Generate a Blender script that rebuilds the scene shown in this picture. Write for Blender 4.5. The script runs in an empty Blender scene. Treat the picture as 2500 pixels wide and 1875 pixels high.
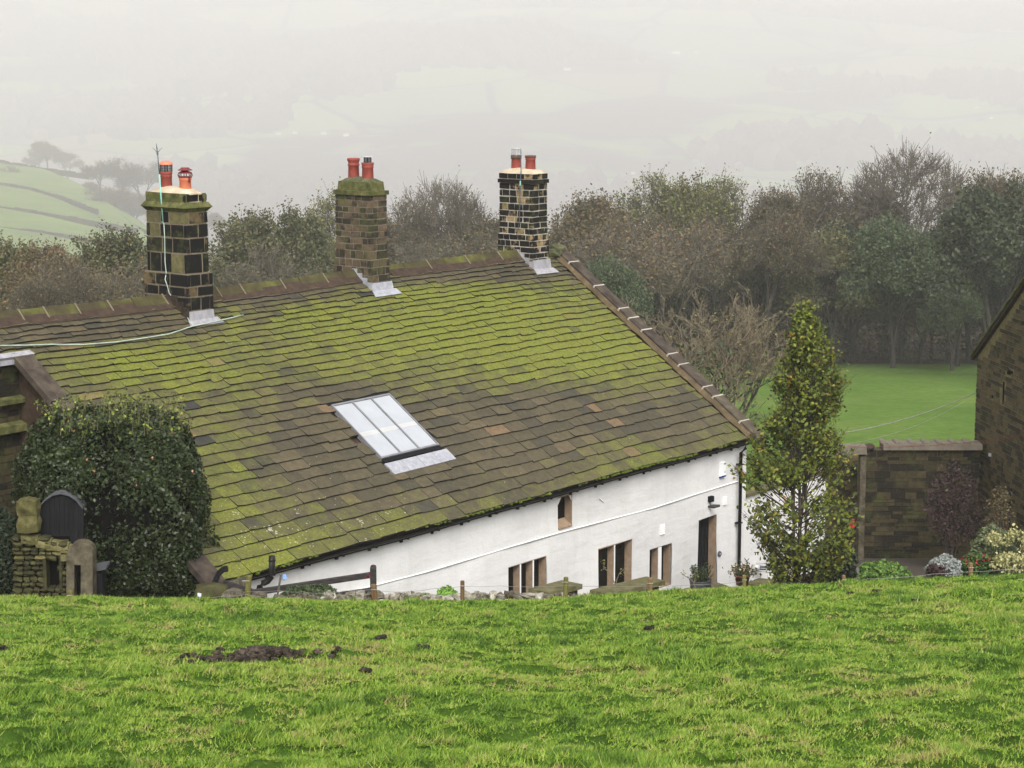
import bpy, math, random
import numpy as np
from mathutils import Vector, Matrix
R_ = math.radians
scn = bpy.context.scene
col = scn.collection
rng = np.random.default_rng(11)
random.seed(5)

# ------------------------------------------------------------------ camera
FPX = 5000.3            # focal length in pixels of a 2500 px wide frame
PITCH = R_(9.115)
cam_d = bpy.data.cameras.new('camera')
cam_d.sensor_width = 36.0
cam_d.lens = 36.0 * FPX / 2500.0
cam_d.clip_start = 0.2
cam_d.clip_end = 20000
cam = bpy.data.objects.new('camera', cam_d)
cam.location = (0, 0, 0)
cam.rotation_euler = (math.pi / 2 - PITCH, 0, 0)
col.objects.link(cam)
scn.camera = cam

# ------------------------------------------------------------------ world, sun, exposure
SUN_EL, SUN_AZ = 45, 172     # azimuth clockwise from +Y: behind the camera
world = bpy.data.worlds.new('World')
scn.world = world
world.use_nodes = True
wn = world.node_tree
wn.nodes.clear()
sky = wn.nodes.new('ShaderNodeTexSky')
sky.sky_type = 'NISHITA'
sky.sun_disc = False
sky.sun_elevation = R_(SUN_EL)
sky.sun_rotation = R_(SUN_AZ)
sky.air_density = 1.0
sky.dust_density = 4.0
sky.ozone_density = 1.0
hsv = wn.nodes.new('ShaderNodeHueSaturation')   # overcast: the cloud cover greys the sky evenly
hsv.inputs['Saturation'].default_value = 0.06
bg = wn.nodes.new('ShaderNodeBackground')
bg.inputs['Strength'].default_value = 0.14
wo = wn.nodes.new('ShaderNodeOutputWorld')
wn.links.new(sky.outputs[0], hsv.inputs['Color'])
wn.links.new(hsv.outputs[0], bg.inputs['Color'])
wn.links.new(bg.outputs[0], wo.inputs['Surface'])
sl = bpy.data.lights.new('sun', 'SUN')
sl.energy = 1.15
sl.angle = R_(30)
sl.color = (1.0, 0.955, 0.89)
sun = bpy.data.objects.new('sun', sl)
col.objects.link(sun)
az, el = R_(SUN_AZ), R_(SUN_EL)
sd = Vector((math.sin(az) * math.cos(el), math.cos(az) * math.cos(el), math.sin(el)))
sun.rotation_euler = sd.to_track_quat('Z', 'Y').to_euler()
sun.location = (0, -20, 60)
scn.view_settings.view_transform = 'Standard'
scn.view_settings.look = 'None'
scn.view_settings.gamma = 1
scn.view_settings.exposure = 1.0
try:
    scn.view_settings.use_curve_mapping = False
except Exception:
    pass
try:
    scn.cycles.volume_bounces = 1
    scn.cycles.max_bounces = 6
    scn.cycles.transparent_max_bounces = 8
except Exception:
    pass

# ------------------------------------------------------------------ measuring helpers (photo pixel -> place)
def ray(x, y):
    a, b = (x - 1250) / FPX, -(y - 937.5) / FPX
    c, s = math.cos(PITCH), math.sin(PITCH)
    return np.array([a, c + b * s, -s + b * c])
def at(x, y, D):
    r = ray(x, y)
    return r * (D / r[1])
def onplane(x, y, P, n):
    r = ray(x, y)
    return r * ((P @ n) / (r @ n))
AH = R_(51.25)
U = np.array([math.cos(AH), math.sin(AH), 0.0])
V = np.array([math.sin(AH), -math.cos(AH), 0.0])
Z = np.array([0, 0, 1.0])
R0 = np.array([-7.0831, 42.6819, -4.9686])
W_, H_ = 6.1667, 4.2204
SV = W_ * V - H_ * Z
SLEN = float(np.linalg.norm(SV))
NR = np.cross(U, SV); NR /= np.linalg.norm(NR)
if NR[2] < 0: NR = -NR
def hp(u, v, z):
    return R0 * [1, 1, 0] + u * U + v * V + z * Z
def roof_pt(u, s, off=0.0):
    sag = -0.05 * math.sin((u + 4.5) / 17.5 * math.pi * 2.0) * (1 - 0.6 * s) + 0.008 * math.sin(u * 1.3 + s * 4)
    return R0 + u * U + s * SV + NR * (off + sag)
def roof_uv(x, y):
    P = onplane(x, y, R0, NR)
    d = P - R0
    return float(d @ U), float(d @ V) / W_
VW = W_ - 0.30
def wall_uz(x, y, v=VW):
    P = onplane(x, y, R0 + v * V, V)
    return float((P - R0) @ U), float(P[2])
def proj(P):
    c, s = math.cos(PITCH), math.sin(PITCH)
    d = P[1] * c - P[2] * s
    up = P[1] * s + P[2] * c
    return 1250 + FPX * P[0] / d, 937.5 - FPX * up / d

# ------------------------------------------------------------------ materials
def new_mat(name):
    m = bpy.data.materials.new(name)
    m.use_nodes = True
    nt = m.node_tree
    nt.nodes.clear()
    out = nt.nodes.new('ShaderNodeOutputMaterial')
    p = nt.nodes.new('ShaderNodeBsdfPrincipled')
    nt.links.new(p.outputs[0], out.inputs['Surface'])
    return m, nt, p
def N(nt, t, **kw):
    n = nt.nodes.new(t)
    for k, v in kw.items():
        if k in n.inputs:
            n.inputs[k].default_value = v
        else:
            setattr(n, k, v)
    return n
def mixc(nt, fac, a, b, mode='MIX'):
    n = nt.nodes.new('ShaderNodeMix')
    n.data_type = 'RGBA'
    n.blend_type = mode
    for i, v in ((0, fac), (6, a), (7, b)):
        if hasattr(v, 'is_linked') or hasattr(v, 'links'):
            nt.links.new(v, n.inputs[i])
        else:
            n.inputs[i].default_value = v if i == 0 else tuple(v) + ((1,) if len(v) == 3 else ())
    return n.outputs[2]
def ramp(nt, fac, stops, interp='LINEAR'):
    n = nt.nodes.new('ShaderNodeValToRGB')
    n.color_ramp.interpolation = interp
    el_ = n.color_ramp.elements
    while len(el_) < len(stops): el_.new(0.5)
    for e, (p, c) in zip(el_, stops):
        e.position = p
        e.color = (tuple(c) + (1,)) if not isinstance(c, (int, float)) else (c, c, c, 1)
    nt.links.new(fac, n.inputs[0])
    return n.outputs[0]
def mathn(nt, op, a, b=0.0, clamp=False):
    n = nt.nodes.new('ShaderNodeMath'); n.operation = op; n.use_clamp = clamp
    for i, v in enumerate((a, b)):
        if hasattr(v, 'links'): nt.links.new(v, n.inputs[i])
        else: n.inputs[i].default_value = v
    return n.outputs[0]
def noise(nt, scale, detail=4, rough=0.6, vec=None, dist=0.0):
    n = nt.nodes.new('ShaderNodeTexNoise')
    n.inputs['Scale'].default_value = scale
    n.inputs['Detail'].default_value = detail
    n.inputs['Roughness'].default_value = rough
    n.inputs['Distortion'].default_value = dist
    if vec is not None: nt.links.new(vec, n.inputs['Vector'])
    return n.outputs[0]
def pos(nt, scale=None, obj=False):
    if obj:
        v = nt.nodes.new('ShaderNodeTexCoord').outputs['Object']
    else:
        v = nt.nodes.new('ShaderNodeNewGeometry').outputs['Position']
    if scale:
        mp = nt.nodes.new('ShaderNodeMapping')
        mp.inputs['Scale'].default_value = scale
        nt.links.new(v, mp.inputs[0])
        v = mp.outputs[0]
    return v
def attr(nt, name):
    n = nt.nodes.new('ShaderNodeAttribute'); n.attribute_name = name
    return n.outputs['Fac']
def bump(nt, p, h, strength=0.4, dist=0.02):
    b = nt.nodes.new('ShaderNodeBump')
    b.inputs['Strength'].default_value = strength
    b.inputs['Distance'].default_value = dist
    nt.links.new(h, b.inputs['Height'])
    nt.links.new(b.outputs[0], p.inputs['Normal'])
def simple(name, stops, scale=6, detail=5, rough=0.85, rnd=0.0, bmp=0.3, bdist=0.01, spec=0.15, stretch=None, obj=False, metallic=0.0):
    """noise-driven colour with per-piece brightness from the rnd attribute"""
    m, nt, p = new_mat(name)
    v = pos(nt, stretch, obj)
    nz = noise(nt, scale, detail, 0.62, v)
    if rnd:
        nz2 = mathn(nt, 'ADD', nz, mathn(nt, 'MULTIPLY', mathn(nt, 'SUBTRACT', attr(nt, 'rnd'), 0.5), rnd), True)
    else:
        nz2 = nz
    c = ramp(nt, nz2, stops)
    nt.links.new(c, p.inputs['Base Color'])
    p.inputs['Roughness'].default_value = rough
    p.inputs['Specular IOR Level'].default_value = spec
    p.inputs['Metallic'].default_value = metallic
    if bmp: bump(nt, p, noise(nt, scale * 3, 6, 0.7, v), bmp, bdist)
    return m

MAT = {}
# stone slates of the roof: brown-grey stone, moss by the 'moss' attribute and noise, pale lichen spots
def roof_mat():
    m, nt, p = new_mat('mossy stone slate')
    v = pos(nt)
    g = attr(nt, 'rnd'); mo = attr(nt, 'moss'); li = attr(nt, 'lichen')
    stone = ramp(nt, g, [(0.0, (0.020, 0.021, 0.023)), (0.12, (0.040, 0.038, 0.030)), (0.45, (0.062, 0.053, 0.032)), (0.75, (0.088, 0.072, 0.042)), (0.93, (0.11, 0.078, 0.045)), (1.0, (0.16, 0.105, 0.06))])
    n1 = noise(nt, 9, 5, 0.7, v)
    stone = mixc(nt, 0.7, stone, ramp(nt, n1, [(0.3, (0.5, 0.5, 0.5)), (0.7, (1.35, 1.3, 1.2))]), 'MULTIPLY')
    n2 = noise(nt, 3.2, 6, 0.75, v)
    f = mathn(nt, 'ADD', mo, mathn(nt, 'MULTIPLY', mathn(nt, 'SUBTRACT', n2, 0.5), 1.15))
    f = mathn(nt, 'ADD', f, mathn(nt, 'MULTIPLY', mathn(nt, 'SUBTRACT', g, 0.5), 0.30))
    n4 = noise(nt, 1.0, 6, 0.8, pos(nt, (7, 7, 2.0)))
    f = mathn(nt, 'ADD', f, mathn(nt, 'MULTIPLY', mathn(nt, 'SUBTRACT', n4, 0.5), 0.7))
    f = ramp(nt, f, [(0.22, 0.0), (0.80, 1.0)])
    n3 = noise(nt, 22, 4, 0.7, v)
    moss = ramp(nt, n3, [(0.25, (0.052, 0.058, 0.011)), (0.5, (0.118, 0.130, 0.018)), (0.75, (0.215, 0.220, 0.032))])
    c = mixc(nt, f, stone, moss)
    vo = nt.nodes.new('ShaderNodeTexVoronoi'); vo.inputs['Scale'].default_value = 13
    nt.links.new(v, vo.inputs['Vector'])
    spot = mathn(nt, 'LESS_THAN', vo.outputs['Distance'], mathn(nt, 'MULTIPLY', li, ramp(nt, noise(nt, 5, 3, 0.5, v), [(0.42, 0.0), (0.75, 0.5)])))
    c = mixc(nt, mathn(nt, 'MULTIPLY', spot, 0.8), c, (0.36, 0.34, 0.27))
    nt.links.new(c, p.inputs['Base Color'])
    p.inputs['Roughness'].default_value = 0.75
    p.inputs['Specular IOR Level'].default_value = 0.3
    bump(nt, p, mathn(nt, 'ADD', noise(nt, 30, 6, 0.75, v), mathn(nt, 'MULTIPLY', n2, 1.0)), 0.5, 0.012)
    return m
MAT['slate'] = roof_mat()
# chimney and wall blocks: tan sandstone under soot, green in places
def block_mat(name, tan, soot, thr, green=0.3, scale=5, seed=0.0, glob=False):
    m, nt, p = new_mat(name)
    v = pos(nt, None)
    mp = nt.nodes.new('ShaderNodeMapping'); mp.inputs['Location'].default_value = (seed, seed * 2, 0)
    nt.links.new(v, mp.inputs[0]); v = mp.outputs[0]
    g = attr(nt, 'rnd')
    t = mixc(nt, 1.0, ramp(nt, noise(nt, 11, 5, 0.7, v), [(0.3, tuple(0.6 * k for k in tan)), (0.7, tuple(1.3 * k for k in tan))]), ramp(nt, g, [(0, (0.62, 0.62, 0.62)), (1, (1.3, 1.22, 1.1))]), 'MULTIPLY')
    f = mathn(nt, 'ADD', noise(nt, scale, 5, 0.65, v), mathn(nt, 'MULTIPLY', mathn(nt, 'SUBTRACT', g, 0.5), 0.55))
    f = ramp(nt, f, [(thr - 0.05, 1.0), (thr + 0.05, 0.0)])
    c = mixc(nt, f, t, soot)
    gf = ramp(nt, noise(nt, 2.3, 5, 0.7, v), [(0.62 - green * 0.3, 0.0), (0.78 - green * 0.2, 0.75)])
    c = mixc(nt, gf, c, (0.062, 0.074, 0.018))
    nt.links.new(c, p.inputs['Base Color'])
    p.inputs['Roughness'].default_value = 0.9
    p.inputs['Specular IOR Level'].default_value = 0.2
    bump(nt, p, noise(nt, 26, 6, 0.75, v), 0.6, 0.015)
    return m
MAT['block_sooty'] = block_mat('soot blackened gritstone', (0.080, 0.062, 0.034), (0.006, 0.0055, 0.005), 0.73, 0.20, 3.0)
MAT['block_green'] = block_mat('greenish weathered gritstone', (0.098, 0.090, 0.046), (0.008, 0.007, 0.006), 0.40, 0.55, 2.5, 5.0)
MAT['block_brown'] = block_mat('brown weathered brick', (0.082, 0.062, 0.042), (0.026, 0.021, 0.016), 0.50, 0.45, 6, 3.1)
MAT['block_patchy'] = block_mat('patchy sooty tan brick', (0.20, 0.155, 0.085), (0.008, 0.007, 0.006), 0.68, 0.30, 4.5, 7.7)
MAT['block_barn'] = block_mat('dark barn gritstone', (0.078, 0.064, 0.034), (0.028, 0.023, 0.014), 0.42, 0.25, 4, 1.3)
MAT['block_yard'] = block_mat('dark courtyard wall stone', (0.040, 0.034, 0.019), (0.014, 0.012, 0.008), 0.45, 0.30, 3, 9.3)
MAT['mortar_tan'] = simple('tan lime mortar', [(0.3, (0.12, 0.10, 0.07)), (0.7, (0.20, 0.165, 0.115))], 12)
MAT['mortar_pale'] = simple('pale new mortar', [(0.3, (0.30, 0.27, 0.23)), (0.7, (0.46, 0.42, 0.36))], 12)
MAT['mortar_grey'] = simple('weathered grey mortar', [(0.3, (0.11, 0.095, 0.07)), (0.7, (0.19, 0.165, 0.125))], 12)
MAT['mortar_barn'] = simple('ochre barn pointing', [(0.3, (0.095, 0.080, 0.040)), (0.7, (0.20, 0.17, 0.075))], 8)
MAT['mortar_dark'] = simple('dark wall joint', [(0.3, (0.045, 0.040, 0.024)), (0.7, (0.085, 0.075, 0.045))], 8)
MAT['flaunch_pale'] = simple('cream mortar flaunching', [(0.35, (0.36, 0.29, 0.20)), (0.7, (0.52, 0.44, 0.33))], 5)
MAT['flaunch_moss'] = simple('mossy flaunching', [(0.3, (0.035, 0.045, 0.016)), (0.55, (0.085, 0.085, 0.045)), (0.75, (0.17, 0.155, 0.10))], 7)
MAT['cap_moss'] = simple('mossy cap stone', [(0.3, (0.030, 0.032, 0.014)), (0.5, (0.075, 0.080, 0.025)), (0.72, (0.155, 0.135, 0.065))], 6, bmp=0.6)
MAT['lead'] = simple('weathered lead', [(0.3, (0.20, 0.195, 0.21)), (0.7, (0.34, 0.33, 0.35))], 9, rough=0.5, stretch=(1, 1, 0.3))
MAT['lead_white'] = simple('oxidised pale lead', [(0.3, (0.22, 0.22, 0.25)), (0.7, (0.35, 0.355, 0.385))], 9, rough=0.5)
MAT['render'] = None
def render_mat():
    m, nt, p = new_mat('white painted render')
    v = pos(nt)
    c = ramp(nt, noise(nt, 1.3, 6, 0.65, v), [(0.3, (0.58, 0.57, 0.56)), (0.65, (0.66, 0.65, 0.64))])
    drip = noise(nt, 3.0, 5, 0.7, pos(nt, (1, 1, 0.12)))
    c = mixc(nt, ramp(nt, drip, [(0.50, 0.0), (0.85, 0.38)]), c, (0.46, 0.44, 0.37))
    nt.links.new(c, p.inputs['Base Color'])
    p.inputs['Roughness'].default_value = 0.8
    bump(nt, p, mathn(nt, 'ADD', mathn(nt, 'MULTIPLY', noise(nt, 1.5, 4, 0.55, pos(nt, (1, 1, 2.8))), 3.5), noise(nt, 14, 6, 0.7, v)), 0.22, 0.03)
    return m
MAT['render'] = render_mat()
MAT['white'] = simple('white gloss paint', [(0.3, (0.72, 0.72, 0.71)), (0.7, (0.82, 0.82, 0.81))], 4, rough=0.5, bmp=0)
MAT['tan_stone'] = simple('bare tan sandstone reveal', [(0.3, (0.21, 0.145, 0.095)), (0.7, (0.32, 0.235, 0.16))], 7)
MAT['coping'] = simple('dark coping gritstone', [(0.3, (0.030, 0.024, 0.020)), (0.5, (0.062, 0.048, 0.038)), (0.66, (0.088, 0.074, 0.048)), (0.8, (0.17, 0.155, 0.11))], 3.5, rnd=0.2)
MAT['ridge'] = simple('mossy ridge stone', [(0.3, (0.036, 0.027, 0.019)), (0.52, (0.058, 0.052, 0.022)), (0.74, (0.110, 0.118, 0.024))], 2.2, rnd=0.10)
MAT['ridge_under'] = simple('dark brown ridge bedding', [(0.3, (0.030, 0.021, 0.016)), (0.7, (0.066, 0.044, 0.031))], 6)
MAT['black_plastic'] = simple('black rainwater plastic', [(0.3, (0.010, 0.009, 0.009)), (0.7, (0.020, 0.018, 0.018))], 6, rough=0.4, bmp=0)
MAT['fascia'] = simple('dark brown fascia', [(0.3, (0.022, 0.014, 0.012)), (0.7, (0.045, 0.027, 0.022))], 5, rough=0.6, bmp=0)
MAT['terracotta'] = simple('red terracotta', [(0.3, (0.16, 0.028, 0.019)), (0.7, (0.25, 0.052, 0.036))], 5, rough=0.7, bmp=0.1, spec=0.3)
MAT['terracotta_orange'] = simple('orange terracotta', [(0.3, (0.36, 0.10, 0.05)), (0.7, (0.48, 0.15, 0.08))], 4, rough=0.6, bmp=0.1)
MAT['orange_metal'] = simple('orange painted metal', [(0.3, (0.48, 0.16, 0.09)), (0.7, (0.60, 0.23, 0.14))], 4, rough=0.4, bmp=0)
MAT['maroon_metal'] = simple('maroon painted metal', [(0.3, (0.10, 0.018, 0.018)), (0.7, (0.20, 0.035, 0.035))], 6, rough=0.35, bmp=0)
MAT['soot_clay'] = simple('sooty pot rim', [(0.3, (0.035, 0.025, 0.022)), (0.7, (0.12, 0.07, 0.05))], 9)
MAT['wire_mesh'] = simple('dark wire', [(0.3, (0.03, 0.03, 0.03)), (0.7, (0.06, 0.06, 0.06))], 6, rough=0.5, bmp=0)
MAT['steel'] = simple('galvanised steel', [(0.3, (0.42, 0.42, 0.42)), (0.7, (0.6, 0.6, 0.6))], 6, rough=0.4, bmp=0, metallic=0.4)
MAT['wire_grey'] = simple('dull fence wire', [(0.3, (0.16, 0.155, 0.145)), (0.7, (0.28, 0.27, 0.25))], 6, bmp=0)
MAT['verdigris'] = simple('verdigris copper', [(0.3, (0.14, 0.36, 0.29)), (0.7, (0.27, 0.52, 0.44))], 5, rough=0.6, bmp=0)
MAT['verdigris_pale'] = simple('pale verdigris cable', [(0.3, (0.26, 0.33, 0.28)), (0.7, (0.42, 0.50, 0.43))], 5, rough=0.6, bmp=0)
MAT['rod_dark'] = simple('dark lightning rod', [(0.3, (0.06, 0.08, 0.10)), (0.7, (0.10, 0.12, 0.14))], 5, rough=0.5, bmp=0)
MAT['frame_grey'] = simple('grey aluminium glazing bar', [(0.3, (0.13, 0.13, 0.14)), (0.7, (0.19, 0.19, 0.20))], 4, rough=0.4, bmp=0)
MAT['black_paint'] = simple('black painted timber', [(0.3, (0.007, 0.007, 0.008)), (0.7, (0.015, 0.015, 0.017))], 6, rough=0.8, bmp=0.3, stretch=(3, 3, 0.4), spec=0.08)
MAT['old_black_timber'] = simple('worn black timber', [(0.3, (0.016, 0.015, 0.014)), (0.7, (0.050, 0.045, 0.042))], 6, rough=0.7, bmp=0.5, stretch=(1, 1, 4))
MAT['post_wood'] = simple('weathered brown post', [(0.3, (0.10, 0.060, 0.028)), (0.7, (0.20, 0.13, 0.062))], 8, bmp=0.6, stretch=(4, 4, 0.6), rnd=0.3)
MAT['post_moss'] = simple('mossy fence post', [(0.3, (0.070, 0.066, 0.020)), (0.7, (0.17, 0.155, 0.045))], 8, bmp=0.6, stretch=(4, 4, 0.6))
MAT['grey_wood'] = simple('grey stake wood', [(0.3, (0.06, 0.052, 0.045)), (0.7, (0.13, 0.115, 0.10))], 8, stretch=(4, 4, 0.6))
MAT['blue_plastic'] = simple('pale blue plastic', [(0.3, (0.16, 0.30, 0.62)), (0.7, (0.26, 0.42, 0.74))], 5, rough=0.4, bmp=0)
MAT['white_blue'] = simple('bluish white plastic', [(0.3, (0.42, 0.48, 0.62)), (0.7, (0.6, 0.65, 0.75))], 5, rough=0.4, bmp=0)
MAT['slab'] = simple('mossy stone slab', [(0.3, (0.060, 0.056, 0.026)), (0.5, (0.105, 0.098, 0.045)), (0.72, (0.16, 0.142, 0.085))], 5, bmp=0.5)
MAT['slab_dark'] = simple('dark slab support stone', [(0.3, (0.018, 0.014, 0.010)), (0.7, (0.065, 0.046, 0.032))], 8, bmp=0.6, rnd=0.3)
MAT['drystone'] = simple('lichened drystone', [(0.28, (0.050, 0.042, 0.028)), (0.46, (0.12, 0.105, 0.078)), (0.60, (0.23, 0.21, 0.165)), (0.75, (0.42, 0.39, 0.34))], 9, bmp=0.7, bdist=0.03, rnd=0.3)
MAT['gate_stone'] = simple('mossy gatepost gritstone', [(0.32, (0.036, 0.031, 0.020)), (0.5, (0.082, 0.068, 0.046)), (0.68, (0.13, 0.118, 0.075))], 6, bmp=0.6)
MAT['yellow_stone'] = simple('yellow mossy stone', [(0.3, (0.040, 0.036, 0.014)), (0.52, (0.085, 0.078, 0.028)), (0.75, (0.17, 0.148, 0.070))], 7, bmp=0.7, bdist=0.02, rnd=0.25)
MAT['dark_stone'] = simple('dark mossy stone', [(0.3, (0.018, 0.017, 0.009)), (0.6, (0.046, 0.044, 0.018)), (0.8, (0.075, 0.072, 0.026))], 7, bmp=0.7, rnd=0.25)
MAT['brown_wall'] = simple('brown weathered gable render', [(0.3, (0.026, 0.018, 0.012)), (0.55, (0.055, 0.036, 0.024)), (0.8, (0.10, 0.070, 0.050))], 2.5, bmp=0.6, bdist=0.03)
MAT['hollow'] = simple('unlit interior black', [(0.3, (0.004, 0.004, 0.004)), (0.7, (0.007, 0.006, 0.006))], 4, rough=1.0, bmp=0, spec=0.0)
def glass_mat(name, c, rough=0.08, spec=0.5):
    m, nt, p = new_mat(name)
    v = pos(nt)
    nt.links.new(ramp(nt, noise(nt, 1.7, 3, 0.6, v), [(0.35, tuple(0.95 * k for k in c)), (0.65, tuple(1.05 * k for k in c))]), p.inputs['Base Color'])
    p.inputs['Roughness'].default_value = rough
    p.inputs['Specular IOR Level'].default_value = spec
    return m
MAT['pane_dark'] = glass_mat('dark window pane', (0.008, 0.008, 0.007), 0.25, 0.10)
MAT['pane_sky'] = glass_mat('frosted skylight glass', (0.345, 0.36, 0.385), 0.12, 0.5)
MAT['pane_blind'] = glass_mat('skylight blind bar', (0.40, 0.40, 0.395), 0.3, 0.5)
MAT['galv'] = simple('dull galvanised tub', [(0.3, (0.050, 0.052, 0.055)), (0.7, (0.11, 0.112, 0.118))], 8, rough=0.6)
MAT['clay_pot'] = simple('clay flowerpot', [(0.3, (0.16, 0.06, 0.035)), (0.7, (0.26, 0.11, 0.065))], 8)
MAT['paving'] = simple('grey yard paving', [(0.3, (0.115, 0.105, 0.10)), (0.7, (0.17, 0.155, 0.15))], 1.5)
MAT['blue_print'] = simple('blue cover strip', [(0.3, (0.012, 0.03, 0.22)), (0.7, (0.02, 0.045, 0.30))], 5, rough=0.4, bmp=0)
MAT['grey_print'] = simple('grey printed mark', [(0.3, (0.09, 0.10, 0.14)), (0.7, (0.13, 0.14, 0.18))], 5, rough=0.5, bmp=0)
MAT['mud'] = simple('turned wet mud', [(0.3, (0.012, 0.009, 0.006)), (0.55, (0.038, 0.028, 0.020)), (0.8, (0.11, 0.088, 0.066))], 14, rough=0.7, bmp=0.8, rnd=0.3)
MAT['dung'] = simple('dark dung', [(0.3, (0.010, 0.008, 0.006)), (0.7, (0.026, 0.020, 0.016))], 14, rough=0.6, bmp=0.6)
MAT['bark'] = simple('grey brown bark', [(0.3, (0.040, 0.033, 0.026)), (0.7, (0.085, 0.070, 0.055))], 3, obj=True, stretch=(2, 2, 0.5))
MAT['bark_dark'] = simple('dark wet bark', [(0.3, (0.022, 0.019, 0.015)), (0.7, (0.050, 0.042, 0.034))], 3, obj=True, stretch=(2, 2, 0.5))
MAT['twig_pale'] = simple('pale brown twig', [(0.3, (0.105, 0.082, 0.052)), (0.7, (0.20, 0.165, 0.11))], 2, obj=True, bmp=0)
MAT['twig_grey'] = simple('pale grey twig', [(0.3, (0.090, 0.078, 0.062)), (0.7, (0.15, 0.13, 0.105))], 2, obj=True, bmp=0)
MAT['twig_brown'] = simple('brown twig', [(0.3, (0.052, 0.043, 0.033)), (0.7, (0.098, 0.083, 0.066))], 2, obj=True, bmp=0)
def leaf_mat(name, stops, big=0.35, bs=0.5, rough=0.6, spec=0.25):
    """colour per leaf from rnd, plus clumps of slightly different leaf colour"""
    m, nt, p = new_mat(name)
    v = pos(nt, None, True)
    oi = nt.nodes.new('ShaderNodeObjectInfo').outputs['Random']
    g = mathn(nt, 'ADD', attr(nt, 'rnd'), mathn(nt, 'MULTIPLY', mathn(nt, 'SUBTRACT', noise(nt, bs, 3, 0.6, v), 0.5), big * 2))
    g = mathn(nt, 'ADD', g, mathn(nt, 'MULTIPLY', mathn(nt, 'SUBTRACT', oi, 0.5), 0.40), True)
    nt.links.new(ramp(nt, g, stops), p.inputs['Base Color'])
    p.inputs['Roughness'].default_value = rough
    p.inputs['Specular IOR Level'].default_value = spec
    try:
        p.inputs['Subsurface Weight'].default_value = 0.0
    except Exception:
        pass
    return m
MAT['leaf_brown'] = leaf_mat('brown autumn leaf', [(0.0, (0.040, 0.040, 0.018)), (0.35, (0.078, 0.068, 0.032)), (0.7, (0.125, 0.092, 0.044)), (0.9, (0.165, 0.098, 0.042)), (1.0, (0.20, 0.10, 0.040))])
MAT['leaf_olive'] = leaf_mat('olive autumn leaf', [(0.0, (0.036, 0.044, 0.018)), (0.5, (0.080, 0.082, 0.034)), (0.85, (0.125, 0.110, 0.042)), (1.0, (0.15, 0.105, 0.04))])
MAT['leaf_green'] = leaf_mat('cool green leaf', [(0.0, (0.022, 0.034, 0.014)), (0.5, (0.046, 0.066, 0.028)), (1.0, (0.090, 0.115, 0.045))])
MAT['leaf_dark'] = leaf_mat('dark evergreen leaf', [(0.0, (0.012, 0.020, 0.011)), (0.5, (0.026, 0.036, 0.018)), (1.0, (0.055, 0.062, 0.026))])
MAT['leaf_yellow'] = leaf_mat('sparse yellow green leaf', [(0.0, (0.075, 0.085, 0.025)), (0.5, (0.13, 0.135, 0.035)), (1.0, (0.20, 0.165, 0.045))])
MAT['leaf_beech'] = leaf_mat('turning beech leaf', [(0.0, (0.040, 0.056, 0.010)), (0.4, (0.078, 0.102, 0.013)), (0.66, (0.140, 0.155, 0.018)), (0.9, (0.19, 0.145, 0.020)), (1.0, (0.24, 0.10, 0.024))], 0.2, 1.6)
MAT['leaf_holly'] = leaf_mat('glossy dark holly leaf', [(0.0, (0.012, 0.019, 0.007)), (0.6, (0.032, 0.046, 0.014)), (0.9, (0.070, 0.096, 0.020)), (0.975, (0.10, 0.14, 0.024)), (1.0, (0.20, 0.23, 0.04))], 0.12, 1.2, 0.42, 0.22)
MAT['leaf_shrub'] = leaf_mat('bright shrub leaf', [(0.0, (0.022, 0.050, 0.012)), (0.6, (0.060, 0.120, 0.025)), (1.0, (0.14, 0.22, 0.04))], 0.25, 2)
MAT['leaf_grey'] = leaf_mat('silver grey leaf', [(0.0, (0.13, 0.145, 0.135)), (1.0, (0.30, 0.32, 0.30))], 0.2, 3)
MAT['leaf_cream'] = leaf_mat('cream plume', [(0.0, (0.17, 0.165, 0.06)), (0.6, (0.30, 0.29, 0.12)), (1.0, (0.44, 0.42, 0.21))], 0.2, 3)
MAT['leaf_red'] = leaf_mat('red flower', [(0.0, (0.10, 0.014, 0.012)), (1.0, (0.24, 0.026, 0.024))], 0.2, 3)
MAT['leaf_purple'] = leaf_mat('dark purple leaf', [(0.0, (0.024, 0.013, 0.013)), (0.7, (0.040, 0.022, 0.022)), (1.0, (0.085, 0.055, 0.055))], 0.2, 2)
MAT['leaf_lime'] = leaf_mat('fresh lime leaf', [(0.0, (0.10, 0.22, 0.03)), (1.0, (0.22, 0.38, 0.06))], 0.2, 3)

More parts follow.
